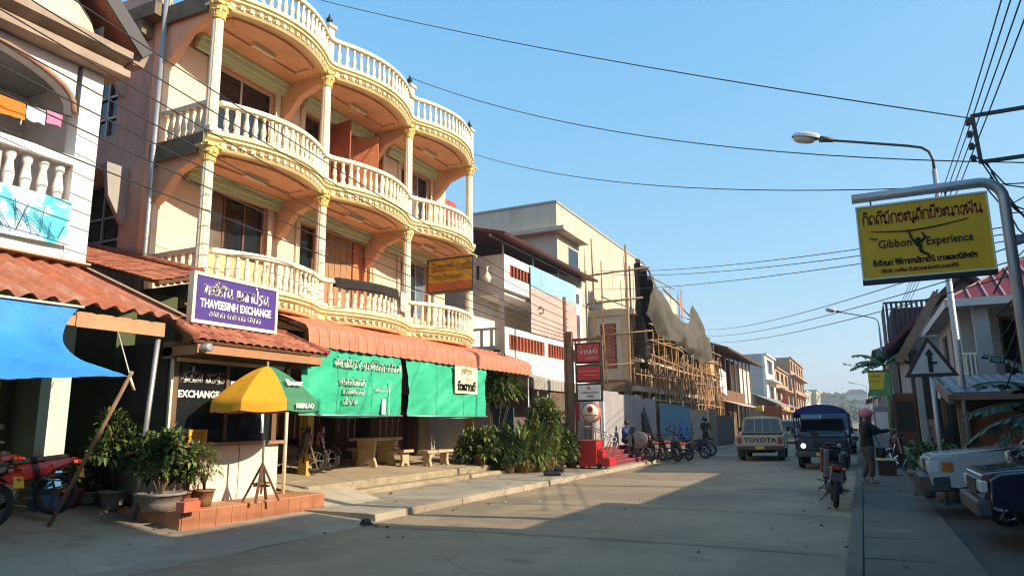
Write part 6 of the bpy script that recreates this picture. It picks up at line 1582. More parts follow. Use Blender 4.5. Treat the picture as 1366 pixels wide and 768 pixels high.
for s_ in (-1, 1):
    for y in (-2.3, -1.2, -.3): b.tube([(s_ * .9, y, .7), (s_ * .93, y, 1.93)], .025, 6)
b.box(-.9, .9, -2.4, -.25, .55, .66); b.box(-.92, -.88, -2.4, -.25, .66, 1.05); b.box(.88, .92, -2.4, -.25, .66, 1.05); b.tube([(.92, .95, .6), (.93, .98, 1.93)], .025, 6); b.tube([(-.92, .95, .6), (-.93, .98, 1.93)], .025, 6); child(b, 'passenger_frame', m_tb, bt)
for s_ in (-1, 1):
    b = MB(); b.lathe([(.001, 2.36), (.07, 2.35), (.085, 2.29)], 16, (s_ * .58, 0, .8), 'Y'); child(b, 'headlamp', m_lit if s_ > 0 else m_lens, bt)
    b = MB(); b.obox((s_ * 1.0, .8, 1.3), (.14, .06, .24)); b.beam((s_ * .8, .8, 1.2), (s_ * .95, .8, 1.28), .02, .02); child(b, 'mirror', m_black, bt, .02)
b = MB(); b.box(-.45, .45, 2.28, 2.33, .68, .96)
for k in range(6): b.box(-.44, .44, 2.331, 2.34, .7 + k * .042, .72 + k * .042)
child(b, 'grille', m_dsteel, bt)
b = MB(); b.box(-.86, .86, 2.3, 2.46, .42, .6); child(b, 'bumper', m_dsteel, bt, .03)
b = MB(); b.box(-.17, .17, 2.462, 2.47, .46, .57); child(b, 'number_plate', m_yplate, bt)
for x in (-.72, .72): wheel(bt, x, 1.5, .34, .2); wheel(bt, x, -1.5, .34, .2)
bt.scale = (.94, .94, .94)
# truck with blue tarpaulin and rust board further on
t = thing('cargo_truck', 'far cargo truck with a light blue canopy and rust coloured board', 'truck', (-3.9, 72, .03))
b = MB(); b.box(-1.0, 1.0, -2.5, 1.2, 1.1, 2.55); child(b, 'cargo_box', M('light_blue_canopy', (.2, .36, .5), .7, .1), t, .05)
b = MB(); b.box(-1.0, 1.0, 1.3, 2.6, .6, 2.3); child(b, 'cab', m_tb, t, .08)
b = MB(); b.box(-1, 1, -2.5, 2.5, .6, .8); child(b, 'chassis', m_black, t)
for x in (-.85, .85): wheel(t, x, -1.5, .42, .24); wheel(t, x, 1.9, .42, .24)
b = MB(); b.box(-7.6, -6.1, 66, 66.1, 1.5, 2.9); b.box(-7.5, -7.4, 66.02, 66.08, .1, 1.5); b.box(-6.3, -6.2, 66.02, 66.08, .1, 1.5); tag(b.build('rust_board', M('rust_orange_board', (.42, .13, .04), .7, .15), None), 'rust orange board standing at the roadside beyond the pickup', 'board')

# ------------------------------------------------------------------ people
def skin_chain(name, chains, mat, parent, sub=2):
    """chains: list of [(x,y,z,r),...]; first point of a later chain may be ('at', chain, index)"""
    vs = []; es = []; rs = []; idx = []
    for ch in chains:
        ids = []
        for p in ch:
            if p[0] == 'at': ids.append(idx[p[1]][p[2]])
            else:
                vs.append(p[:3]); rs.append(p[3] if len(p) == 4 else (p[3], p[4])); ids.append(len(vs) - 1)
        es += list(zip(ids[:-1], ids[1:])); idx.append(ids)
    me = bpy.data.meshes.new(name); me.from_pydata(vs, es, []); me.materials.append(mat)
    o = bpy.data.objects.new(name, me); COL.objects.link(o); o.parent = parent
    sk = o.modifiers.new('skin', 'SKIN'); sk.use_smooth_shade = True
    if not me.skin_vertices: bpy.context.view_layer.objects.active = o
    sv = me.skin_vertices[0].data if me.skin_vertices else None
    for i, r_ in enumerate(rs):
        sv[i].radius = r_ if isinstance(r_, tuple) else (r_, r_)
        sv[i].use_root = (i == 0)
    m_ = o.modifiers.new('sub', 'SUBSURF'); m_.levels = sub; m_.render_levels = sub
    return o
m_skin = M('skin', (.30, .17, .11), .6, .08)
def hand(chains, wrist_ref, w, d, sd_, up):
    """palm and five fingers on from the wrist; d = pointing direction, sd_ = towards the thumb"""
    w = Vector(w); d = Vector(d).normalized(); s_ = Vector(sd_).normalized(); n = d.cross(s_)
    if n.dot(Vector(up)) > 0: n = -n
    palm = w + d * .07
    chains.append([wrist_ref, (*(w + d * .035), .026), (*palm, .03)]); pi = len(chains) - 1
    for k, (o, L_) in enumerate(((.024, .075), (.008, .085), (-.008, .08), (-.024, .062))):
        a = palm + s_ * o + d * .02
        chains.append([('at', pi, 2), (*a, .0095), (*(a + d * L_ * .5 + n * .012), .0085), (*(a + d * L_ * .85 + n * .038), .007)])
    a = w + d * .035 + s_ * .035
    chains.append([('at', pi, 1), (*a, .011), (*(a + d * .035 + s_ * .015 + n * .01), .0095), (*(a + d * .06 + s_ * .012 + n * .022), .008)])
def person(label, loc, rz, J, shirt, trousers, hair, helmet=None, shoes=m_black, extra=None):
    t = thing('person', label, 'person', loc, rz)
    P, T, N = J['pelvis'], J['chest'], J['neck']; Hd = J['head']
    body = [[(*P, .09), (*J['waist'], .085), (*T, .105), (*N, .055), (*(Vector(N).lerp(Vector(Hd), .45)), .06), (*Hd, .095), (*(Vector(Hd) + Vector((0, .0, .07))), .075)]]
    for s_ in 'LR':
        sh, el, wr = J['sh' + s_], J['el' + s_], J['wr' + s_]
        body.append([('at', 0, 2), (*sh, .055), (*el, .04), (*wr, .026)]); ai = len(body) - 1
        d = (Vector(wr) - Vector(el)); hand(body, ('at', ai, 3), wr, d, J.get('thumb' + s_, (0, 0, 1)), J.get('palm' + s_, (0, 0, 1)))
        hp, kn, an = J['hip' + s_], J['kn' + s_], J['an' + s_]
        body.append([('at', 0, 0), (*hp, .066), (*kn, .05), (*an, .036), (*(Vector(an) + Vector(J.get('toe' + s_, (0, .13, -.04)))), .034)])
    bd = skin_chain('body', body, m_skin, t, 2)
    # face: nose, eyes, mouth, ears on the side +y of the head
    h = Vector(Hd); b = MB()
    b.hull([tuple(h + Vector(q)) for q in ((0, .118, -.02), (-.016, .09, -.035), (.016, .09, -.035), (0, .09, .02))])
    for s_ in (-1, 1): b.lathe([(.001, -.012), (.02, -.008), (.026, 0), (.02, .008), (.001, .012)], 8, (h.x + s_ * .095, h.y, h.z - .005), 'X')
    child(b, 'nose', m_skin, t)
    b = MB()
    for s_ in (-1, 1): b.obox(h + Vector((s_ * .034, .088, .012)), (.026, .012, .012))
    child(b, 'eye', m_dark, t)
    b = MB(); b.obox(h + Vector((0, .086, -.058)), (.045, .014, .012)); child(b, 'mouth', M('lips', (.3, .1, .08), .6), t)
    # clothes
    sc_ = [[(*(Vector(P) + Vector((0, 0, -.1))), .158), (*(Vector(P) + Vector((0, 0, .05))), .152), (*J['waist'], .13), (*T, .15), (*(Vector(T).lerp(Vector(N), .6)), .085)]]
    for s_ in 'LR': sc_.append([('at', 0, 3), (*J['sh' + s_], .085), (*J['el' + s_], .06), (*(Vector(J['el' + s_]).lerp(Vector(J['wr' + s_]), .85)), .048)])
    sh_ = skin_chain('shirt', sc_, shirt, t, 3)
    tc = [[(*(Vector(P) + Vector((0, 0, .06))), .132), (*(Vector(P) + Vector((0, 0, -.05))), .132)]]
    for s_ in 'LR': tc.append([('at', 0, 1), (*J['hip' + s_], .112), (*J['kn' + s_], .078), (*(Vector(J['kn' + s_]).lerp(Vector(J['an' + s_]), .88)), .062)])
    tr0 = skin_chain('trousers', tc, trousers, t, 3)
    for o_ in (sh_, tr0):          # folds of the cloth
        tx = bpy.data.textures.get('cloth_folds') or bpy.data.textures.new('cloth_folds', 'CLOUDS')
        tx.noise_scale = .11
        dm = o_.modifiers.new('folds', 'DISPLACE'); dm.texture = tx; dm.strength = .022; dm.mid_level = .5
    for s_ in 'LR':
        an = Vector(J['an' + s_]); to = Vector(J.get('toe' + s_, (0, .13, -.04)))
        b = MB(); dd = to.normalized(); sdv = Vector((-dd.y, dd.x, 0)).normalized() * .05
        b.hull([tuple(an + q) for q in (sdv + Vector((0, 0, -.075)), -sdv + Vector((0, 0, -.075)), sdv * .8 + Vector((0, 0, .0)), -sdv * .8, to * 1.45 + sdv * .8 + Vector((0, 0, -.02)), to * 1.45 - sdv * .8 + Vector((0, 0, -.02)), -dd * .06 + Vector((0, 0, -.07)), to + Vector((0, 0, .03)))]); child(b, 'shoe', shoes, t, .015)
    b = MB()
    if helmet:
        b.lathe([(.001, .155), (.06, .15), (.11, .115), (.138, .05), (.142, -.02), (.135, -.06)], 18, tuple(h + Vector((0, -.01, .02)))); child(b, 'helmet', helmet, t)
        b = MB(); b.grid(lambda u, v: h + Vector((.15 * math.sin((u - .5) * 2.2), .15 * math.cos((u - .5) * 2.2) + .05 * (1 - v), .06 - .04 * v)), 8, 2); child(b, 'visor', m_black, t, fix=False)
    else:
        b.lathe([(.001, .14), (.06, .13), (.1, .085), (.112, .03), (.108, -.03), (.095, -.05)], 16, tuple(h + Vector((0, -.022, .015)))); child(b, 'hair', hair, t)
    return t
stand = dict(pelvis=(0, 0, .9), waist=(0, 0, 1.05), chest=(0, .0, 1.28), neck=(0, 0, 1.44), head=(0, .02, 1.58), shL=(-.17, 0, 1.38), shR=(.17, 0, 1.38), elL=(-.24, -.02, 1.1), elR=(.24, -.02, 1.1), wrL=(-.24, .1, .87), wrR=(.24, .1, .87), hipL=(-.09, 0, .86), hipR=(.09, 0, .86), knL=(-.1, .03, .48), knR=(.1, .03, .48), anL=(-.11, -.01, .085), anR=(.11, -.01, .085))
J1 = dict(stand); J1.update(elR=(.3, .22, 1.2), wrR=(.3, .47, 1.24), elL=(-.22, .2, 1.16), wrL=(-.1, .42, 1.2), anL=(-.12, -.12, .085), knL=(-.11, .04, .47), head=(0, .06, 1.6), thumbL=(1, 0, .3), thumbR=(-1, 0, .3))
m_blkcloth = M('black_cotton', (.014, .014, .016), .9, .2); m_tan = M('tan_trousers', (.085, .062, .05), .9, .2, 8); m_blkhair = M('black_hair', (.012, .01, .009), .5)
person('person in black top and brown trousers with a pink helmet on the right pavement', (.05, 19.5, .122), R(-68), J1, m_blkcloth, m_tan, m_blkhair, M('pink_helmet', (.62, .13, .17), .35, .1, coat=.4), M('grey_shoe', (.25, .24, .23), .7))
t = thing('shoulder_bag', 'dark bag hanging at the hip of the person with the pink helmet', 'bag', (.3, 19.3, .9))
b = MB(); b.obox((.33, 19.33, .85), (.14, .3, .26), (0, 0, .3)); b.build('body', m_black, t, bevel=.04)
b = MB(); b.tube([(.33, 19.33, .98), (.22, 19.4, 1.3), (.05, 19.5, 1.5)], .012, 5); b.build('strap', m_black, t)
J2 = dict(pelvis=(0, 0, .48), waist=(0, .03, .63), chest=(0, .07, .86), neck=(0, .1, 1.02), head=(0, .14, 1.16), shL=(-.18, .07, .96), shR=(.18, .07, .96), elL=(-.27, .2, .72), elR=(.27, .2, .72), wrL=(-.14, .4, .62), wrR=(.14, .4, .62), hipL=(-.1, .06, .46), hipR=(.1, .06, .46), knL=(-.15, .44, .5), knR=(.15, .44, .5), anL=(-.15, .42, .085), anR=(.15, .42, .085))
m_bluej = M('blue_jacket', (.012, .05, .2), .8, .15, 6)
person('person in a blue jacket sitting on the maroon steps', (-8.75, 28.6, .42), R(-100), J2, m_bluej, m_blkcloth, m_blkhair)
J3 = dict(stand); J3.update(elL=(-.25, .12, 1.12), wrL=(-.1, .3, 1.05), elR=(.25, .12, 1.12), wrR=(.1, .3, 1.05))
person('person in dark clothes with a black helmet standing behind the parked motorbikes', (-7.35, 38.2, .13), R(-150), J3, m_blkcloth, m_blkcloth, m_blkhair, m_mbbk)
b = MB()
b.grid(lambda u, v: (-7.5 + (.08 + .26 * v + .03 * math.sin(u * 19)) * math.cos(2 * PI * u), 33.6 + (.08 + .26 * v + .03 * math.sin(u * 23)) * math.sin(2 * PI * u), 1.62 - .95 * v + .05 * math.sin(u * 13)), 28, 10)
tag(b.build('blue_cover', M('blue_plastic_cover', (.03, .14, .36), .35, .2, 4), None, fix=False), 'crumpled blue plastic cover draped over a motorbike at the hoarding', 'cover')
# ------------------------------------------------------------------ right side houses
m_rroof = M('crimson_roof', (.16, .012, .02), .6, .2, 3, .05, 30)
m_shw = M('blue_white_wall', (.34, .36, .38), .7, .06, 1, .1, 40, .3, (.35, .36, .36))
rh = thing('red_roofed_house', 'two storey house with a crimson ribbed roof and pale balcony', 'building', (6, 28, 0))
xa, ya = 2.75, 24.2
b = MB(); wall_holes(b, 'Y', ya + 1.2, xa + .2, 12, 2.55, 4.95, [(xa + 1.2, xa + 2.1, 2.75, 4.6), (xa + 3.6, xa + 5, 3.2, 4.6), (xa + 6, xa + 7.6, 3.2, 4.6)], .2, -1); b.build('front_wall', m_shw, rh)
b = MB(); wall_holes(b, 'X', xa + .2, ya + 1.53, 32, 2.55, 4.95, [(26.6, 28, 3.2, 4.5), (29, 30.6, 3.2, 4.5)], .2, -1); b.build('side_wall', m_shw, rh)
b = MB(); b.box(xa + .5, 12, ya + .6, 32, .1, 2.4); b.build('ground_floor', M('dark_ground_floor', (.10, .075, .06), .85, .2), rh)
b = MB(); b.box(xa, 12, ya, 32, 2.401, 2.549); b.box(xa - .02, 12, ya - .03, ya - .002, 2.36, 2.74); b.box(xa - .05, xa - .002, ya, 32, 2.36, 2.74); b.build('floor_band', M('white_floor_band', (.72, .72, .72), .7), rh)
window(rh, 'Y', ya + 1.2, xa + 1.2, xa + 2.1, 2.75, 4.6, 2, m_brown, m_glass, -1, .1, .08, name='door')
for h in ((xa + 3.6, xa + 5, 3.2, 4.6), (xa + 6, xa + 7.6, 3.2, 4.6)): window(rh, 'Y', ya + 1.2, *h, 2, m_brown, m_glass, -1, .1)
for h in ((26.6, 28, 3.2, 4.5), (29, 30.6, 3.2, 4.5)): window(rh, 'X', xa + .2, *h, 2, m_brown, m_glass, -1, .1)
for x in (xa + .42, xa + 2.6, xa + 5.4, xa + 8.2):
    b = MB(); b.box(x, x + .38, ya + .02, ya + .3, 2.56, 4.85); b.build('balcony_column', m_shw, rh)
rl = MB(); rl.box(xa + .05, xa + .41, ya + .06, ya + .12, 3.42, 3.48); rl.box(xa + .05, xa + .41, ya + .06, ya + .12, 2.75, 2.8); rl.box(xa + .05, xa + .11, ya + .13, ya + 1.1, 3.42, 3.48); rl.box(xa + .05, xa + .11, ya + .13, ya + 1.1, 2.75, 2.8); r_ = rl.build('railing', m_white, rh)
for k in range(3):
    b = MB(); b.box(xa + .1 + k * .11, xa + .14 + k * .11, ya + .07, ya + .11, 2.801, 3.419); b.build('picket', m_white, r_)
for k in range(8):
    b = MB(); b.box(xa + .06, xa + .1, ya + .2 + k * .12, ya + .24 + k * .12, 2.801, 3.419); b.build('picket', m_white, r_)
# hip roof of ribbed sheets
E0, E1, E2, E3 = Vector((xa - .25, ya - .35, 4.98)), Vector((12.5, ya - .35, 4.98)), Vector((xa - .25, 32.5, 4.98)), Vector((12.5, 32.5, 4.98))
T0, T1 = Vector((xa + 3.9, 28.4, 7.5)), Vector((8.5, 28.4, 7.5))
def rsheet(a0, a1, b0, b1, nr, par):
    b = MB(); b.slab([a0, a1, b1, b0], .05); r = b.build('roof_slope', m_rroof, par)
    n = (a1 - a0).cross(b0 - a0).normalized()
    if n.z < 0: n = -n
    for k in range(nr):
        u = (k + .5) / nr; q = MB(); p = a0.lerp(a1, u); 
        # ribs run up the slope and stop at the hip
        d = ((b0 + b1) / 2 - (a0 + a1) / 2); d = d - (a1 - a0).normalized() * d.dot((a1 - a0).normalized())
        L_ = 1.0; t0 = (b0 - a0).dot((a1 - a0).normalized()) / (a1 - a0).length; t1 = 1 - (a1 - b1).dot((a1 - a0).normalized()) / (a1 - a0).length
        if u < t0: L_ = u / t0
        elif u > t1: L_ = (1 - u) / (1 - t1)
        q.beam(p + n * .015, p + d * L_ + n * .015, .045, .05); q.build('roof_rib', M('pale_rib', (.42, .25, .25), .4), r)
rsheet(E0, E1, T0, T1, 24, rh); rsheet(E0, E2, T0, T0 + Vector((0, .01, 0)), 18, rh)
b = MB(); b.slab([E2, E3, T1, T0], .05); b.slab([E1, E3, T1, T1 + Vector((0, .01, 0))], .05); b.build('roof_slope', m_rroof, rh)
b = MB(); b.box(xa - .26, 12.5, ya - .38, ya - .351, 4.78, 5.0); b.box(xa - .28, xa - .251, ya - .38, 32.5, 4.78, 5.0); b.box(xa - .25, 12.5, ya - .35, 32.4, 4.86, 4.9); b.build('fascia', M('pale_fascia', (.5, .5, .5), .6), rh)
# gabled house behind
g2 = thing('gabled_house', 'white gabled house with maroon roof edges behind the street lamp', 'building', (3, 36, 0))
b = MB(); b.box(2.0, 11, 34.5, 42, .1, 4.9); b.add([(1.9, 34.5, 4.9), (7.2, 34.5, 4.9), (4.3, 34.5, 7.3)], [(0, 1, 2)]); b.build('wall', m_shw, g2)
b = MB(); b.slab([(1.1, 33.6, 4.55), (1.1, 43, 4.55), (4.3, 43, 7.6), (4.3, 33.6, 7.6)], -.12); b.slab([(7.6, 33.6, 4.55), (7.6, 43, 4.55), (4.3, 43, 7.6), (4.3, 33.6, 7.6)], .12); b.build('roof', M('maroon_roof', (.10, .02, .025), .6, .2), g2)
b = MB(); b.beam((1.2, 33.7, 4.55), (4.3, 33.7, 7.5), .06, .2); b.build('barge_board', M('maroon_board', (.14, .025, .03), .6), g2)
b = MB(); b.box(2.4, 3.6, 34.45, 34.49, 5.0, 5.8); b.build('gable_vent', m_wtxt, g2)
bh = thing('brown_gable_house', 'brown timber gable end between the road sign and the street lamp', 'building', (3.0, 29.5, 0))
b = MB(); b.box(2.0, 3.3, 33.0, 34.0, .1, 4.3); b.build('wall', m_dark, bh)
b = MB(); b.beam((1.55, 32.9, 3.9), (3.2, 32.9, 6.6), .12, .32); b.slab([(1.5, 32.9, 4.0), (1.5, 34.3, 4.0), (3.2, 34.3, 6.75), (3.2, 32.9, 6.75)], -.08); b.build('roof', M('brown_gable_board', (.22, .13, .09), .75, .2), bh)
sh = thing('slatted_house', 'dark upper storey with slatted balcony rising behind the banana plant', 'building', (4, 46, 0))
b = MB(); b.box(2.0, 9, 44, 52, .1, 7.6); b.build('wall', M('dark_maroon_wall', (.06, .03, .035), .8, .2), sh)
b = MB()
for k in range(12): b.box(1.7 + k * .24, 1.82 + k * .24, 43.4, 43.45, 5.6, 7.8)
for k in range(10): b.box(1.6, 1.65, 43.6 + k * .4, 43.8 + k * .4, 5.6, 7.8)
b.box(1.6, 4.6, 43.38, 43.47, 7.8, 7.9); b.box(1.6, 4.6, 43.38, 44, 5.4, 5.55); b.build('slat', M('dark_slat', (.035, .03, .045), .6), sh)['kind'] = 'stuff'
b = MB(); b.slab([(1.4, 39.2, 4.6), (3.4, 39.2, 4.9), (3.4, 42.8, 5.7), (1.4, 42.8, 5.4)], .06); b.box(1.4, 3.4, 39.18, 39.22, 4.25, 4.75); tag(b.build('blue_awning', M('blue_awning_cloth', (.025, .12, .42), .7, .1), None), 'blue cloth awning below the slatted upper storey', 'awning')
for args in (('pale_shop', 'pale shop with a green wall behind the banana plant', 2.2, 53, 66, 6.2, M('lime_wall', (.35, .42, .22), .8), 2), ('maroon_shop', 'maroon shop down the right side', 2.4, 68, 84, 5.2, m_dark, 2), ('grey_shop', 'grey shop at the far right side', 2.2, 86, 112, 5.0, m_grey, 2), ('end_shop', 'last low house on the right side', 2.0, 116, 150, 4.6, m_wfar, 1)):
    nm, lab, x, y0, y1, z, mt, fl = args
    t = thing(nm, lab, 'building', (x, (y0 + y1) / 2, 0)); H = [(y0 + (y1 - y0) * (k + .2) / 4, y0 + (y1 - y0) * (k + .8) / 4, f * z / fl + .5, f * z / fl + z / fl * .8) for k in range(4) for f in range(fl)]
    b = MB(); wall_holes(b, 'X', x, y0, y1, 0, z, H, .2, -1); b.box(x + .35, x + 9, y0, y0 + .1, 0, z); b.build('wall', mt, t)
    for h in H:
        g = MB(); g.box(x + .22, x + .28, h[0], h[1], h[2], h[3]); g.build('window', m_glass, t)
    b = MB(); b.slab([(x - 1.2, y0 - .4, z - .1), (x - 1.2, y1 + .4, z - .1), (x + 4.5, y1 + .4, z + 1.7), (x + 4.5, y0 - .4, z + 1.7)], -.1); b.slab([(x + 9.5, y0 - .4, z - .1), (x + 9.5, y1 + .4, z - .1), (x + 4.5, y1 + .4, z + 1.7), (x + 4.5, y0 - .4, z + 1.7)], .1); b.build('roof', M('dull_sheet_roof', (.16, .12, .1), .7, .2), t)
# stall with sheet roof
sl = thing('roadside_stall', 'low dark stall with grey corrugated roof below the pale balcony', 'stall', (3.5, 18.5, 0))
b = MB()
b.grid(lambda u, v: (1.75 + 4.6 * u, 17.4 + 3.4 * v, 2.1 + .55 * v + .03 * math.cos(u * 42 * PI)), 168, 3); b.build('roof_sheet', M('grey_corrugated', (.17, .17, .175), .55, .15, 3, .1, 30, .4, (.16, .1, .07), metal=.3), sl, fix=False)
b = MB(); b.beam((1.75, 17.36, 2.06), (6.3, 17.36, 2.06), .05, .16); b.beam((1.7, 17.4, 2.0), (1.7, 20.8, 2.55), .1, .2); b.build('roof_edge', M('stall_edge_wood', (.2, .13, .1), .8, .2), sl)
b = MB()
for x, y, z in ((1.85, 17.6, 2.05), (6.2, 17.6, 2.05), (1.85, 20.6, 2.55), (6.2, 20.6, 2.55)): b.box(x - .05, x + .05, y - .05, y + .05, .1, z)
b.build('post', m_wood, sl)
b = MB(); b.box(1.95, 6.1, 20.4, 20.5, .1, 2.4); b.build('back_wall', m_dark, sl)
for k in range(7):
    b = MB(); b.box(2.0 + k * .31, 2.0 + k * .31 + .3, 18.6, 18.64, .95, 1.75); b.build('plank', M('orange_brown_plank', (.3, .11, .045), .75, .2, 4), sl)
b = MB(); b.box(1.95, 6.0, 18.55, 19.1, .1, .94); b.build('bench_box', M('dark_stall_counter', (.05, .042, .04), .8), sl)
for k in range(8):
    b = MB(); b.grid(lambda u, v: (1.55 + .02 * math.sin(u * 6 * PI), 19.0 + .4 * k + .395 * u, .1 + 1.5 * v), 12, 1); b.build('sheet_panel', M('grey_sheet_panel', (.10, .10, .105), .5, .1, metal=.2), sl, fix=False)
# pumps, boards and posts by the pavement
t = thing('street_board', 'yellow and green advertising board on a post under the banana leaves', 'sign', (.75, 31, .1))
def gb(z0, z1, mat, nm, x0=.36, x1=1.1):
    b = MB(); b.box(x0, x1, 30.96, 31.04, z0, z1); b.build(nm, mat, t)
gb(2.5, 3.42, M('green_board', (.12, .3, .1), .5, .15, 3), 'panel'); b = MB(); b.prism([(.37, 2.75), (.85, 2.75), (.95, 3.4), (.37, 3.4)], 'Y', 30.945, 30.958); b.build('yellow_print', M('yellow_print', (.72, .52, .02), .5), t)
scribble(t, (.42, 30.94, 3.2), .1, 5, M('sign_ochre', (.42, .17, .02), .5), seed=9); scribble(t, (.42, 30.94, 3.02), .06, 7, M('sign_ochre', (.42, .17, .02), .5), seed=10)
b = MB(); b.box(.32, 1.14, 30.94, 31.06, 3.42, 3.48); b.box(1.1, 1.14, 30.94, 31.06, .1, 3.419); b.build('frame', m_dsteel, t)
for nm, lab, x0, x1, y, z1, mat in (('rust_cabinet', 'rust red panel below the yellow and green board', 1.16, 1.9, 31.6, 2.6, M('rust_red_panel', (.22, .06, .03), .7, .2)), ('grey_pump', 'grey and white cabinet beyond the person with the pink helmet', .5, 1.1, 36, 2.2, M('pale_cabinet', (.3, .32, .34), .6)), ('dark_cabinet', 'dark cabinet standing beside the grey and white one', -.1, .4, 40, 2.1, M('dark_cabinet_paint', (.04, .045, .05), .6)), ('dark_bin', 'dark blue bin on the pavement behind the person', .75, 1.2, 27, 1.0, M('dark_blue_bin', (.035, .045, .065), .6))):
    b = MB(); b.prism([(x0, .1), (x1, .1), (x1 + .02, z1 - .06), (x1 - .03, z1), (x0 + .03, z1), (x0 - .02, z1 - .06)], 'Y', y, y + .4); o = b.build(nm, mat, None, bevel=.02)
    tag(o, lab, {'rust_cabinet': 'cabinet', 'grey_pump': 'cabinet', 'dark_cabinet': 'cabinet', 'dark_bin': 'bin'}[nm])
    q = MB(); q.box(x0 + .06, x1 - .06, y - .012, y - .002, z1 * .45, z1 * .88); q.build('door_panel', m_wtxt if nm == 'grey_pump' else m_dark, o)
b = MB(); b.box(1.35, 1.5, 21.4, 21.55, .1, 2.9); tag(b.build('concrete_post', m_grey, None), 'grey concrete post behind the triangular road sign', 'post')
b = MB(); b.box(.28, .72, 22.4, 22.8, .13, .5); b.box(.24, .76, 22.36, 22.84, .5, .55, 1); tag(b.build('low_box', [M('dark_red_box', (.05, .02, .022), .7), M('pale_lid', (.55, .4, .22), .6)], None, bevel=.01), 'low dark box with a pale lid beside the standing person', 'box')
w_ = M('shadowed_planter', (.10, .10, .09), .85, .2)
for x, y, lab, sd_ in ((1.35, 15.9, 'dark planter of drooping leaves on the pavement beyond the white pickup', 61), (1.0, 16.9, 'small dark planter nearer the kerb beyond the white pickup', 62)):
    pot_plant('planter', lab, 'potted plant', x, y, .1, .26, .5, (.35, .35, .3), 350, sd_, LM, .16, .05, pot=m_potg)

# ------------------------------------------------------------------ banana plants
def banana(name, label, x, y, z, hs, leaves, seed, ls=1.9, w=.5, mats=None):
    rr = random.Random(seed); t = thing(name, label, 'banana plant', (x, y, z))
    b = MB(); b.tube([(x, y, z - .05), (x + .05, y, z + hs * .5), (x, y, z + hs)], [.13, .1, .06], 9); b.build('trunk', M('banana_stem', (.17, .19, .09), .7, .25, 6), t)
    for i, (az, el) in enumerate(leaves):
        h = Vector((math.cos(R(az)), math.sin(R(az)), 0)); s_ = Vector((-h.y, h.x, 0)); L_ = ls * rr.uniform(.85, 1.15)
        def sp(q):
            a = R(el) - R(95) * q ** 1.3
            return q
        # arching midrib
        pts = [Vector((x, y, z + hs))]; a = R(el)
        for k in range(14):
            pts.append(pts[-1] + (h * math.cos(a) + Vector((0, 0, math.sin(a)))) * L_ / 14); a -= R(62) / 14
        b = MB(); b.tube(pts, [.022 - .001 * k for k in range(15)], 5)
        for sgn in (-1, 1):
            for k in range(2, 14):
                wd = w / 2 * math.sin(PI * (k - 1) / 13.5) ** .6
                p0, p1 = pts[k], pts[k + 1]; d = (p1 - p0)
                cut = rr.uniform(.0, .3); sag = Vector((0, 0, -wd * rr.uniform(.25, .75)))
                q0 = p0 + s_ * sgn * wd + sag + d * .35; q1 = p1 - d * cut * .5 + s_ * sgn * wd * .97 + sag * 1.1 + d * .3
                b.add([tuple(p0), tuple(p1), tuple(q1), tuple(q0)], [(0, 1, 2, 3)])
        b.build('leaf', rr.choice(mats or [m_leafd, m_leafm]), t, fix=False)
    return t
banana('banana_plant', 'banana plant with ragged leaves above the yellow and green board', 1.05, 33.5, .1, 3.7, [(170, 25), (195, 35), (150, 50), (100, 70), (40, 40), (350, 30), (260, 45), (220, 15), (10, 55)], 5, 1.35, .42)
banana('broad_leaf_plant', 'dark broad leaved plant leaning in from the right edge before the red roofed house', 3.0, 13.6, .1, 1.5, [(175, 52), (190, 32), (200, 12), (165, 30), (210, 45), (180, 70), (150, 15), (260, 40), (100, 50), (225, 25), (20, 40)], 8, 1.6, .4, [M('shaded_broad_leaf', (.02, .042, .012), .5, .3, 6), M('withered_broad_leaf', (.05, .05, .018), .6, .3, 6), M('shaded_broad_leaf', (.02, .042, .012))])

# ------------------------------------------------------------------ signs, lamps, poles
gs = thing('hanging_sign', 'yellow hanging sign with a swinging gibbon drawn between its words', 'sign', (1.45, 8.4, .1))
m_gy = M('sign_yellow', (.78, .41, .006), .5, .07, 3); m_gr = M('sign_red_letter', (.28, .02, .01), .6); m_gk = M('sign_black_letter', (.012, .011, .01), .6)
b = MB(); R0 = .2; arc = [(1.5 - R0 + R0 * math.sin(R(a)), 8.4, 3.98 - R0 + R0 * math.cos(R(a))) for a in range(0, 91, 15)]
b.tube([(.12, 8.4, 3.98)] + arc + [(1.5, 8.4, .05)], .052, 14); b.build('post', m_steel, gs)
b = MB(); b.box(.16, 1.345, 8.37, 8.43, 3.08, 3.86); b.build('panel', m_gy, gs)
b = MB()
for q in ((.145, 1.36, 3.86, 3.878), (.145, 1.36, 3.062, 3.08)): b.box(q[0], q[1], 8.362, 8.438, q[2], q[3])
for q in ((.145, .16), (1.345, 1.36)): b.box(q[0], q[1], 8.362, 8.438, 3.081, 3.859)
b.build('frame', m_white, gs)
b = MB(); b.box(.145, 1.36, 8.36, 8.46, 3.02, 3.06); b.build('bottom_rail', m_black, gs)
b = MB()
for x in (.3, 1.0): b.tube([(x, 8.4, 3.875), (x, 8.4, 3.95)], .009, 5)
b.build('hanger', m_dsteel, gs)
lao('ກິດສີມັກອະນຸລັກຊີວະນາງພັນ', gs, (.2, 8.366, 3.66), .105, m_gr, '-Y', .14, 1.1)
text('Gibbon', gs, (.485, 8.366, 3.43), .125, m_gk, '-Y', .001, sx=.85); text('Experience', gs, (.98, 8.366, 3.42), .125, m_gk, '-Y', .001, sx=.75); text('The', gs, (.285, 8.366, 3.5), .05, m_gk, '-Y', 0)
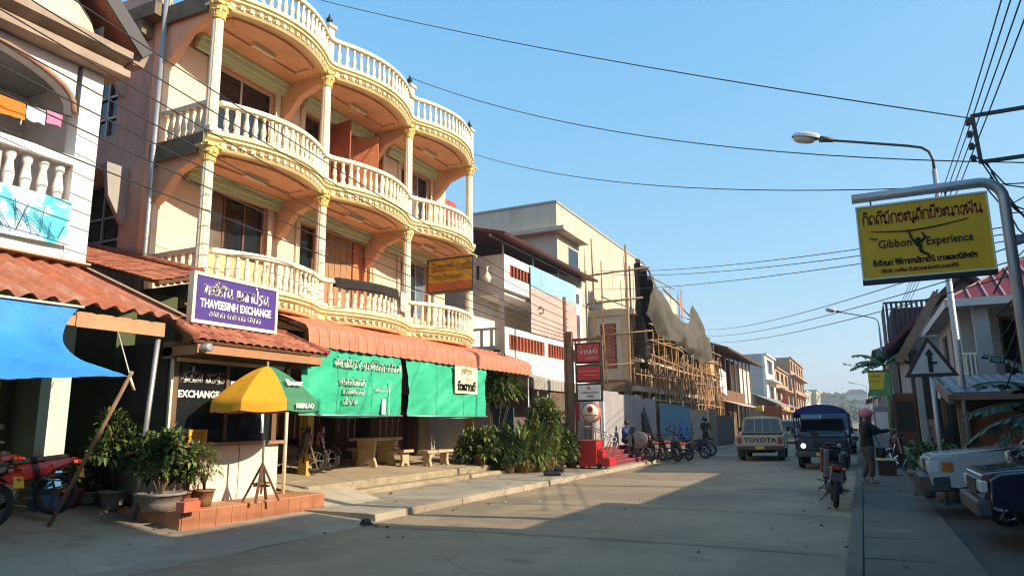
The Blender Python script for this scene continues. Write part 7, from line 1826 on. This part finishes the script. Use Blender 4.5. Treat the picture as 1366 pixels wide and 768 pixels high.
b = MB(); pts = [(.27 + .9 * u, 8.362, 3.585 - .035 * math.sin(PI * u) + .05 * max(0, u - .35)) for u in [k / 12 for k in range(13)]]; b.tube(pts, [.004 + .004 * math.sin(PI * k / 12) for k in range(13)], 4); b.build('branch_drawing', m_gk, gs)
b = MB(); b.tube([(.62, 8.362, 3.56), (.645, 8.362, 3.47), (.68, 8.362, 3.41), (.72, 8.362, 3.37)], [.01, .013, .017, .02], 5); b.tube([(.66, 8.362, 3.42), (.73, 8.362, 3.43), (.77, 8.362, 3.47), (.74, 8.362, 3.52)], [.016, .014, .012, .009], 5); b.tube([(.71, 8.362, 3.4), (.715, 8.362, 3.33), (.74, 8.362, 3.3), (.79, 8.362, 3.28)], [.02, .018, .013, .008], 5); b.lathe([(.001, 8.355), (.024, 8.356), (.024, 8.365)], 10, (.7, 0, 3.45), 'Y'); b.build('gibbon_drawing', m_gk, gs)
scribble(gs, (.26, 8.366, 3.205), .045, 24, m_gk, seed=13, w=.22, gaps=(6, 15), pitch=.82); scribble(gs, (.33, 8.366, 3.125), .03, 26, m_gr, seed=14, w=.2, gaps=(5, 9), pitch=.85)

tr_ = thing('road_sign', 'triangular road sign with a black arrow and side branch on grey', 'road sign', (1.235, 15.3, .1))
m_bord = M('dark_red_border', (.05, .018, .018), .5); m_tri = M('grey_white_sign', (.5, .49, .48), .45)
TC = (1.235, 2.625)
def trip(s): return [(TC[0] + s * math.cos(R(a)), TC[1] + s * math.sin(R(a))) for a in (90, 210, 330)]
b = MB(); b.prism(trip(.51), 'Y', 15.285, 15.3); b.build('border', m_bord, tr_, bevel=.006)
b = MB(); b.prism(trip(.385), 'Y', 15.276, 15.284); b.build('panel', m_tri, tr_)
b = MB(); b.prism([(TC[0] + 1.24 * (x - .97), TC[1] + 1.24 * (z - 2.41)) for x, z in ((.94, 2.27), (1.0, 2.27), (1.0, 2.39), (1.06, 2.395), (1.06, 2.43), (1.0, 2.425), (1.0, 2.53), (1.03, 2.53), (.97, 2.62), (.905, 2.53), (.94, 2.53))], 'Y', 15.268, 15.275); b.build('arrow', m_gk, tr_)
b = MB(); b.tube([(TC[0], 15.345, .1), (TC[0], 15.345, 2.8)], .04, 8); b.box(TC[0] - .2, TC[0] + .2, 15.301, 15.33, 2.5, 2.54); b.build('post', m_steel, tr_)
def lamp(x, y, label, s=1.0):
    t = thing('street_lamp', label, 'street lamp', (x, y, .1), 0, 'street lamps along the right pavement')
    b = MB(); b.tube([(x, y, .08), (x, y, 2.4), (x, y, 7.3)], [.085, .075, .055], 10); b.build('pole', m_steel, t)
    b = MB(); P = [(x, y, 7.3), (x, y, 7.55), (x - .06, y, 7.75), (x - .2, y, 7.88), (x - .5, y, 7.98), (x - 2.1, y, 8.42)]; b.tube(P, .032, 8); b.build('arm', m_dsteel, t)
    b = MB(); d = Vector((-1, 0, .27)).normalized(); p = Vector((x - 2.05, y, 8.42)); u = Vector((.27, 0, 1)).normalized()
    b.tube([p, p + d * .2, p + d * .32], [.06, .075, .09], 8); n = b.build('neck', m_dsteel, t)
    h = MB(); q = p + d * .3
    ring = []
    def hd(a, v):
        # flattened lamp housing, domed top
        ang = a * 2 * PI; lx = .36 * math.cos(ang); ly = .17 * math.sin(ang)
        k = math.cos(v * PI / 2); return q + d * (.33 + lx * k ** .5) + Vector((0, 1, 0)) * ly * k ** .5 + u * (.15 * math.sin(v * PI / 2))
    h.grid(hd, 20, 6); hh = h.build('housing', M('lamp_housing', (.55, .54, .52), .4), t, fix=False)
    h = MB()
    def gl(a, v):
        ang = a * 2 * PI; k = math.cos(v * PI / 2) ** .5; return q + d * (.38 + .27 * math.cos(ang) * k) + Vector((0, 1, 0)) * .14 * math.sin(ang) * k - u * (.01 + .12 * math.sin(v * PI / 2))
    h.grid(gl, 20, 6); h.build('glass_bowl', M('lamp_glass', (.42, .4, .36), .15, .1), hh, fix=False)
    return t
lamp(2.05, 18.5, 'nearest grey street lamp, its arm above the yellow hanging sign')
lamp(1.5, 50, 'second street lamp, its arm above the banana plant')
lamp(1.45, 100, 'third street lamp down the street')
lamp(1.3, 150, 'farthest street lamp, tiny over the hills')
# utility pole with its side frame
up = thing('utility_pole', 'utility pole with a steel side frame and insulators at the right edge', 'utility pole', (3.6, 12, .1))
b = MB(); b.tube([(3.6, 12, 0), (3.6, 12, 4.5), (3.6, 12, 9.2)], [.15, .12, .09], 10); b.build('pole', M('purple_grey_pole', (.2, .18, .22), .8, .1), up)
b = MB(); b.beam((1.9, 12, 6.04), (3.6, 12, 6.04), .05, .05); b.beam((1.93, 12, 5.31), (3.6, 12, 5.31), .05, .05); b.beam((1.9, 12, 6.06), (1.93, 12, 5.29), .05, .05); b.build('side_frame', m_dsteel, up)
IN = []
for k in range(4):
    z = 5.95 - .19 * k; b = MB(); b.lathe([(.02, -.05), (.045, -.04), (.03, -.01), (.045, .02), (.03, .05)], 8, (1.84, 12, z)); b.beam((1.86, 12, z), (1.93, 12, z), .025, .025); b.build('insulator', m_dsteel, up); IN.append((1.8, 12, z))
b = MB(); b.tube([(2.56, 12, .05), (2.54, 12, 4.75)], [.085, .07], 10); b.beam((2.2, 12, 4.1), (3.5, 12, 4.1), .08, .12); tag(b.build('cable_post', M('purple_grey_pole', (.2, .18, .22), .8, .1), None), 'short purple grey post with tangled cables beside the yellow sign', 'pole')
# ------------------------------------------------------------------ cables
def cable(a, c, sag, label, group, r=.009, n=20):
    a, c = Vector(a), Vector(c); b = MB()
    b.tube([a.lerp(c, k / n) - Vector((0, 0, sag * 4 * (k / n) * (1 - k / n))) for k in range(n + 1)], r, 5)
    return tag(b.build('overhead_cable', m_wire, None), label, 'cable', group)
for k, p in enumerate(IN):
    OR = ('top', 'second', 'third', 'lowest')[k]
    cable(p, (1.5 - .05 * k, 50, 5.95 - .19 * k + .5), .45, 'thin line running down the street from the %s insulator of the side frame' % OR, 'lines beyond the side frame', .008)
    cable(p, (1.75 + .12 * k, -6, 7.6 - .1 * k), .3, 'thin line rising towards the top right from the %s insulator of the side frame' % OR, 'lines above the side frame', .009)
rr = random.Random(2)
b = MB()
for k in range(9):
    a = Vector((1.95 + rr.uniform(-.05, .1), 12, 5.4 - rr.uniform(0, .5))); c = Vector((2.55, 12 + rr.uniform(-.2, .2), 4.2 + rr.uniform(-.5, .6)))
    b.tube([a, a.lerp(c, .4) - Vector((0, 0, rr.uniform(0, .3))), c], .011, 5)
for k in range(5):
    b.tube([(2.55, 12, 4.2 - .1 * k), (2.1 + rr.uniform(-.2, .2), 11.5, 3.6 - .2 * k), (1.7, 11, 3.2 - .3 * k)], .011, 5)
b.build('loose_cable', m_wire, up)['kind'] = 'stuff'
G1 = 'cables crossing the street'
def far_cable(px, label, g=G1, r=.011): cable(px[0], px[1], px[2], label, g, r)
far_cable(((-24, 18.2, 21.0), (1.9, 12, 6.0), .5), 'long cable crossing the sky from the top edge to the utility pole', G1, .011)
far_cable(((-11, 16.15, 11.6), (2.5, 12, 5.2), .6), 'cable crossing the sky from the guest house roof to the yellow hanging sign', G1, .01)
far_cable(((-11.2, 20.4, 10.75), (2.5, 12, 4.9), .55), 'cable crossing from the guest house top storey towards the yellow hanging sign', G1, .01)
for k, (z, s) in enumerate(((9.4, .3), (9.25, .35), (8.4, .25))):
    far_cable(((-11.9, 34.4, z), (2.5, 14, 4.75 - .12 * k), s), '%s of the thin cables crossing the street from the scaffold corner' % ('highest', 'middle', 'lowest')[k], 'cables from the scaffold to the right', .01)
for k in range(3):
    far_cable(((-9.2, 51, 8.0 - .45 * k), (2.5, 13, 4.25 - .22 * k), .35), '%s of the cables rising across the street from the far end of the scaffold' % ('highest', 'middle', 'lowest')[k], 'cables from the shade net to the right', .011)
for k, (za, zb, s, ya_, xb) in enumerate(((7.9, 5.7, .25, 0, -8.95), (7.5, 5.45, .25, .3, -8.95), (7.2, 5.2, .3, .1, -9), (6.8, 4.9, .3, .2, -8.95), (6.5, 4.75, .28, 0, -9), (6.1, 4.6, .25, .4, -8.95), (5.6, 4.5, .22, .2, -8.95))):
    cable((-9.3 - .05 * k, 2.0 + ya_, za), (xb, 23.2, zb), s, 'black cable past the white house and guest house, %s' % ('topmost', 'second from the top', 'third from the top', 'in the middle', 'third from the bottom', 'second from the bottom', 'lowest')[k], 'cables along the left facades', .011, 26)
b = MB(); b.tube([(-9.1, 23.2, .1), (-9.1, 23.2, 6.0)], [.09, .07], 8); tag(b.build('cable_post', m_wood, None), 'slim post carrying the cables next to the wooden sign pole', 'pole')
b = MB(); b.tube([(-9.3, 1.8, .1), (-9.35, 1.8, 8.3)], [.13, .1], 8); tag(b.build('cable_post', m_grey, None), 'concrete post at the left end of the cables', 'pole')

# ------------------------------------------------------------------ guessed unseen buildings at the right, placed so their shade falls on the road
m_dull = M('dull_sheet_roof', (.16, .12, .1), .7, .2)
def shop_row(nm, lab, x0, y0, y1, ez, rx, rz):
    t = thing(nm, lab, 'building', (x0, (y0 + y1) / 2, 0))
    b = MB(); b.box(x0 + 1.3, 2 * rx - x0 - 1.3, y0 + .15, y1 - .15, .05, ez - .1); b.build('wall', m_dark, t)
    b = MB(); b.slab([(x0, y0, ez), (x0, y1, ez), (rx, y1, rz), (rx, y0, rz)], -.1); b.slab([(2 * rx - x0, y0, ez), (2 * rx - x0, y1, ez), (rx, y1, rz), (rx, y0, rz)], .1); b.build('roof', m_dull, t)
shop_row('tall_shade_shops', 'unseen two storey shops guessed in the right row to shade the road', 3.2, -22, 10.95, 6.55, 7.5, 7.6)
shop_row('high_shade_shops', 'unseen three storey shops behind the viewpoint, guessed to shade the forecourt', 3.25, -30, 8.3, 8.3, 7.6, 9.2)
shop_row('middle_shade_shop', 'unseen dark shop behind the parked cars, sized to shade the road', 4.2, 10.7, 14.75, 4.85, 8.5, 6.1)
shop_row('low_shade_shop', 'unseen lower dark shop behind the stall, sized to shade the road', 4.1, 14.5, 24.35, 4.4, 8.5, 5.65)
t = thing('shade_block', 'unseen tall block added behind the right row to shade the hoarding', 'building', (15, 40, 0))
b = MB(); wall_holes(b, 'X', 11.5, 31, 47, .1, 15.2, [(32 + 3 * k, 33.6 + 3 * k, .9 + 3 * f, 2.4 + 3 * f) for k in range(5) for f in range(5)], .25, -1); b.box(11.9, 21, 31, 47, .1, 15.1); b.build('wall', m_creamb, t)  # guessed block out of view, sized so its shade covers the hoarding

# ------------------------------------------------------------------ hills
def hz(x, y):
    return max(0, (y - 430) / 380) ** .8 * (19 + 12 * noise.noise((x * .006, y * .004, 1)) + 6 * noise.noise((x * .02, y * .01, 2))) if y > 430 else 0
b = MB(); b.grid(lambda u, v: (-520 + 1400 * u, 400 + 560 * v, -.3 + hz(-520 + 1400 * u, 400 + 560 * v) * (1 if v < .85 else (1 - v) / .15)), 90, 40)
hl = struct('hills', b, M('hill_scrub', (.075, .085, .05), .95, .35, .05), fix=False)
rr = random.Random(9); b = MB()
for k in range(4200):
    y = rr.uniform(440, 860); x = rr.uniform(-.33, .28) * y
    z = hz(x, y) - .3; r_ = rr.uniform(1.5, 3.6); hgt = r_ * rr.uniform(1.0, 1.7)
    m_ = rr.choice((0, 0, 1, 2))
    for j in range(7):
        d = rdir(rr, -.3); c = Vector((x, y, z + hgt * .7)) + Vector((d.x * r_ * .6, d.y * r_ * .6, d.z * hgt * .45)); s_ = r_ * rr.uniform(.35, .6)
        vs = [tuple(c + Vector(q) * s_ * rr.uniform(.75, 1.2)) for q in ((1, 0, 0), (0, 1, 0), (-1, 0, 0), (0, -1, 0), (0, 0, .9), (0, 0, -.8))]
        b.add(vs, [(0, 1, 4), (1, 2, 4), (2, 3, 4), (3, 0, 4), (1, 0, 5), (2, 1, 5), (3, 2, 5), (0, 3, 5)], m_)
tag(b.build('woods', [M('wood_dark', (.04, .055, .028), .9, .3, .2), M('wood_mid', (.06, .075, .035), .9, .3, .2), M('wood_dry', (.1, .095, .055), .9, .3, .2)], None, fix=False), 'wooded hills closing the end of the street', 'woods', kind='stuff')
for i, (x, y, w_2, h_) in enumerate(((-52, 500, 16, 6), (-20, 540, 22, 7), (6, 520, 18, 6), (-2, 600, 14, 9), (-75, 560, 14, 6), (28, 560, 20, 7))):
    z = hz(x, y) - .5; t = thing('hillside_house', 'tiny pale house on the hillside, %s' % ('leftmost by the brick block', 'above the blue canopied truck', 'left of the yellow board', 'highest on the hill', 'half behind the far row', 'half behind the yellow board')[i], 'house', (x, y, z), 0, 'houses on the hill')
    b = MB(); b.box(x - w_2 / 2, x + w_2 / 2, y, y + 10, z, z + h_); b.build('wall', m_wfar, t)
    b = MB(); b.prism([(x - w_2 / 2 - 1, z + h_), (x + w_2 / 2 + 1, z + h_), (x + w_2 * .3, z + h_ + 3), (x - w_2 * .3, z + h_ + 3)], 'Y', y - 1, y + 11); b.build('roof', m_grey, t)

rr = random.Random(33); b = MB()
for k in range(170):
    x = rr.choice((rr.uniform(-7.55, -6.6), rr.uniform(-9.6, -7.9), rr.uniform(-1.2, -.3), rr.uniform(-7.3, .9))); y = rr.uniform(6, 30)
    z = (.012 + .03 * math.sin(PI * max(0, min(1, (x + 7.62) / 7.38)))) if -7.6 < x < -.3 else (.155 if x < -7.7 and y > 10.6 else (prof(x) + .02 if x < -7.6 else .135))
    s_ = rr.uniform(.015, .05); a = rr.uniform(0, 6)
    b.obox((x, y, z + .006), (s_, s_ * rr.uniform(.5, 1.4), s_ * rr.uniform(.1, .45)), (rr.uniform(-.3, .3), rr.uniform(-.3, .3), a), rr.choice((0, 0, 0, 1, 2)))
tag(b.build('litter', [M('dry_leaf_litter', (.17, .1, .045), .9), M('pale_litter', (.5, .47, .42), .8), M('grit', (.1, .085, .07), .95)], None), 'dry leaves and grit scattered along the kerbs', 'litter', kind='stuff')
b = MB(); b.hull([(-7.5 + x, 9.95 + y, z) for x, y, z in ((-.1, -.06, 0), (.1, -.08, 0), (.12, .07, 0), (-.09, .08, 0), (-.06, -.04, .1), (.07, -.03, .08), (.03, .05, .11))]); tag(b.build('stone', M('black_stone', (.03, .028, .026), .9, .3), None, bevel=.01), 'black stone lying at the broken end of the kerb', 'stone')

# ------------------------------------------------------------------ morning haze
b = MB(); b.box(-1650, 1650, -350, 1550, -1.6, 75)
hz_o = b.build('haze', None, None)
hm = bpy.data.materials.new('haze_air'); hm.use_nodes = True
hn = hm.node_tree.nodes; hn.remove(hn['Principled BSDF'])
pv = hn.new('ShaderNodeVolumePrincipled'); pv.inputs['Color'].default_value = (.86, .9, .95, 1); pv.inputs['Density'].default_value = .0006; pv.inputs['Anisotropy'].default_value = .2
hm.node_tree.links.new(pv.outputs[0], hn['Material Output'].inputs['Volume'])
hz_o.data.materials.clear(); hz_o.data.materials.append(hm)
tag(hz_o, 'thin morning haze over the street and hills', 'haze', kind='stuff')
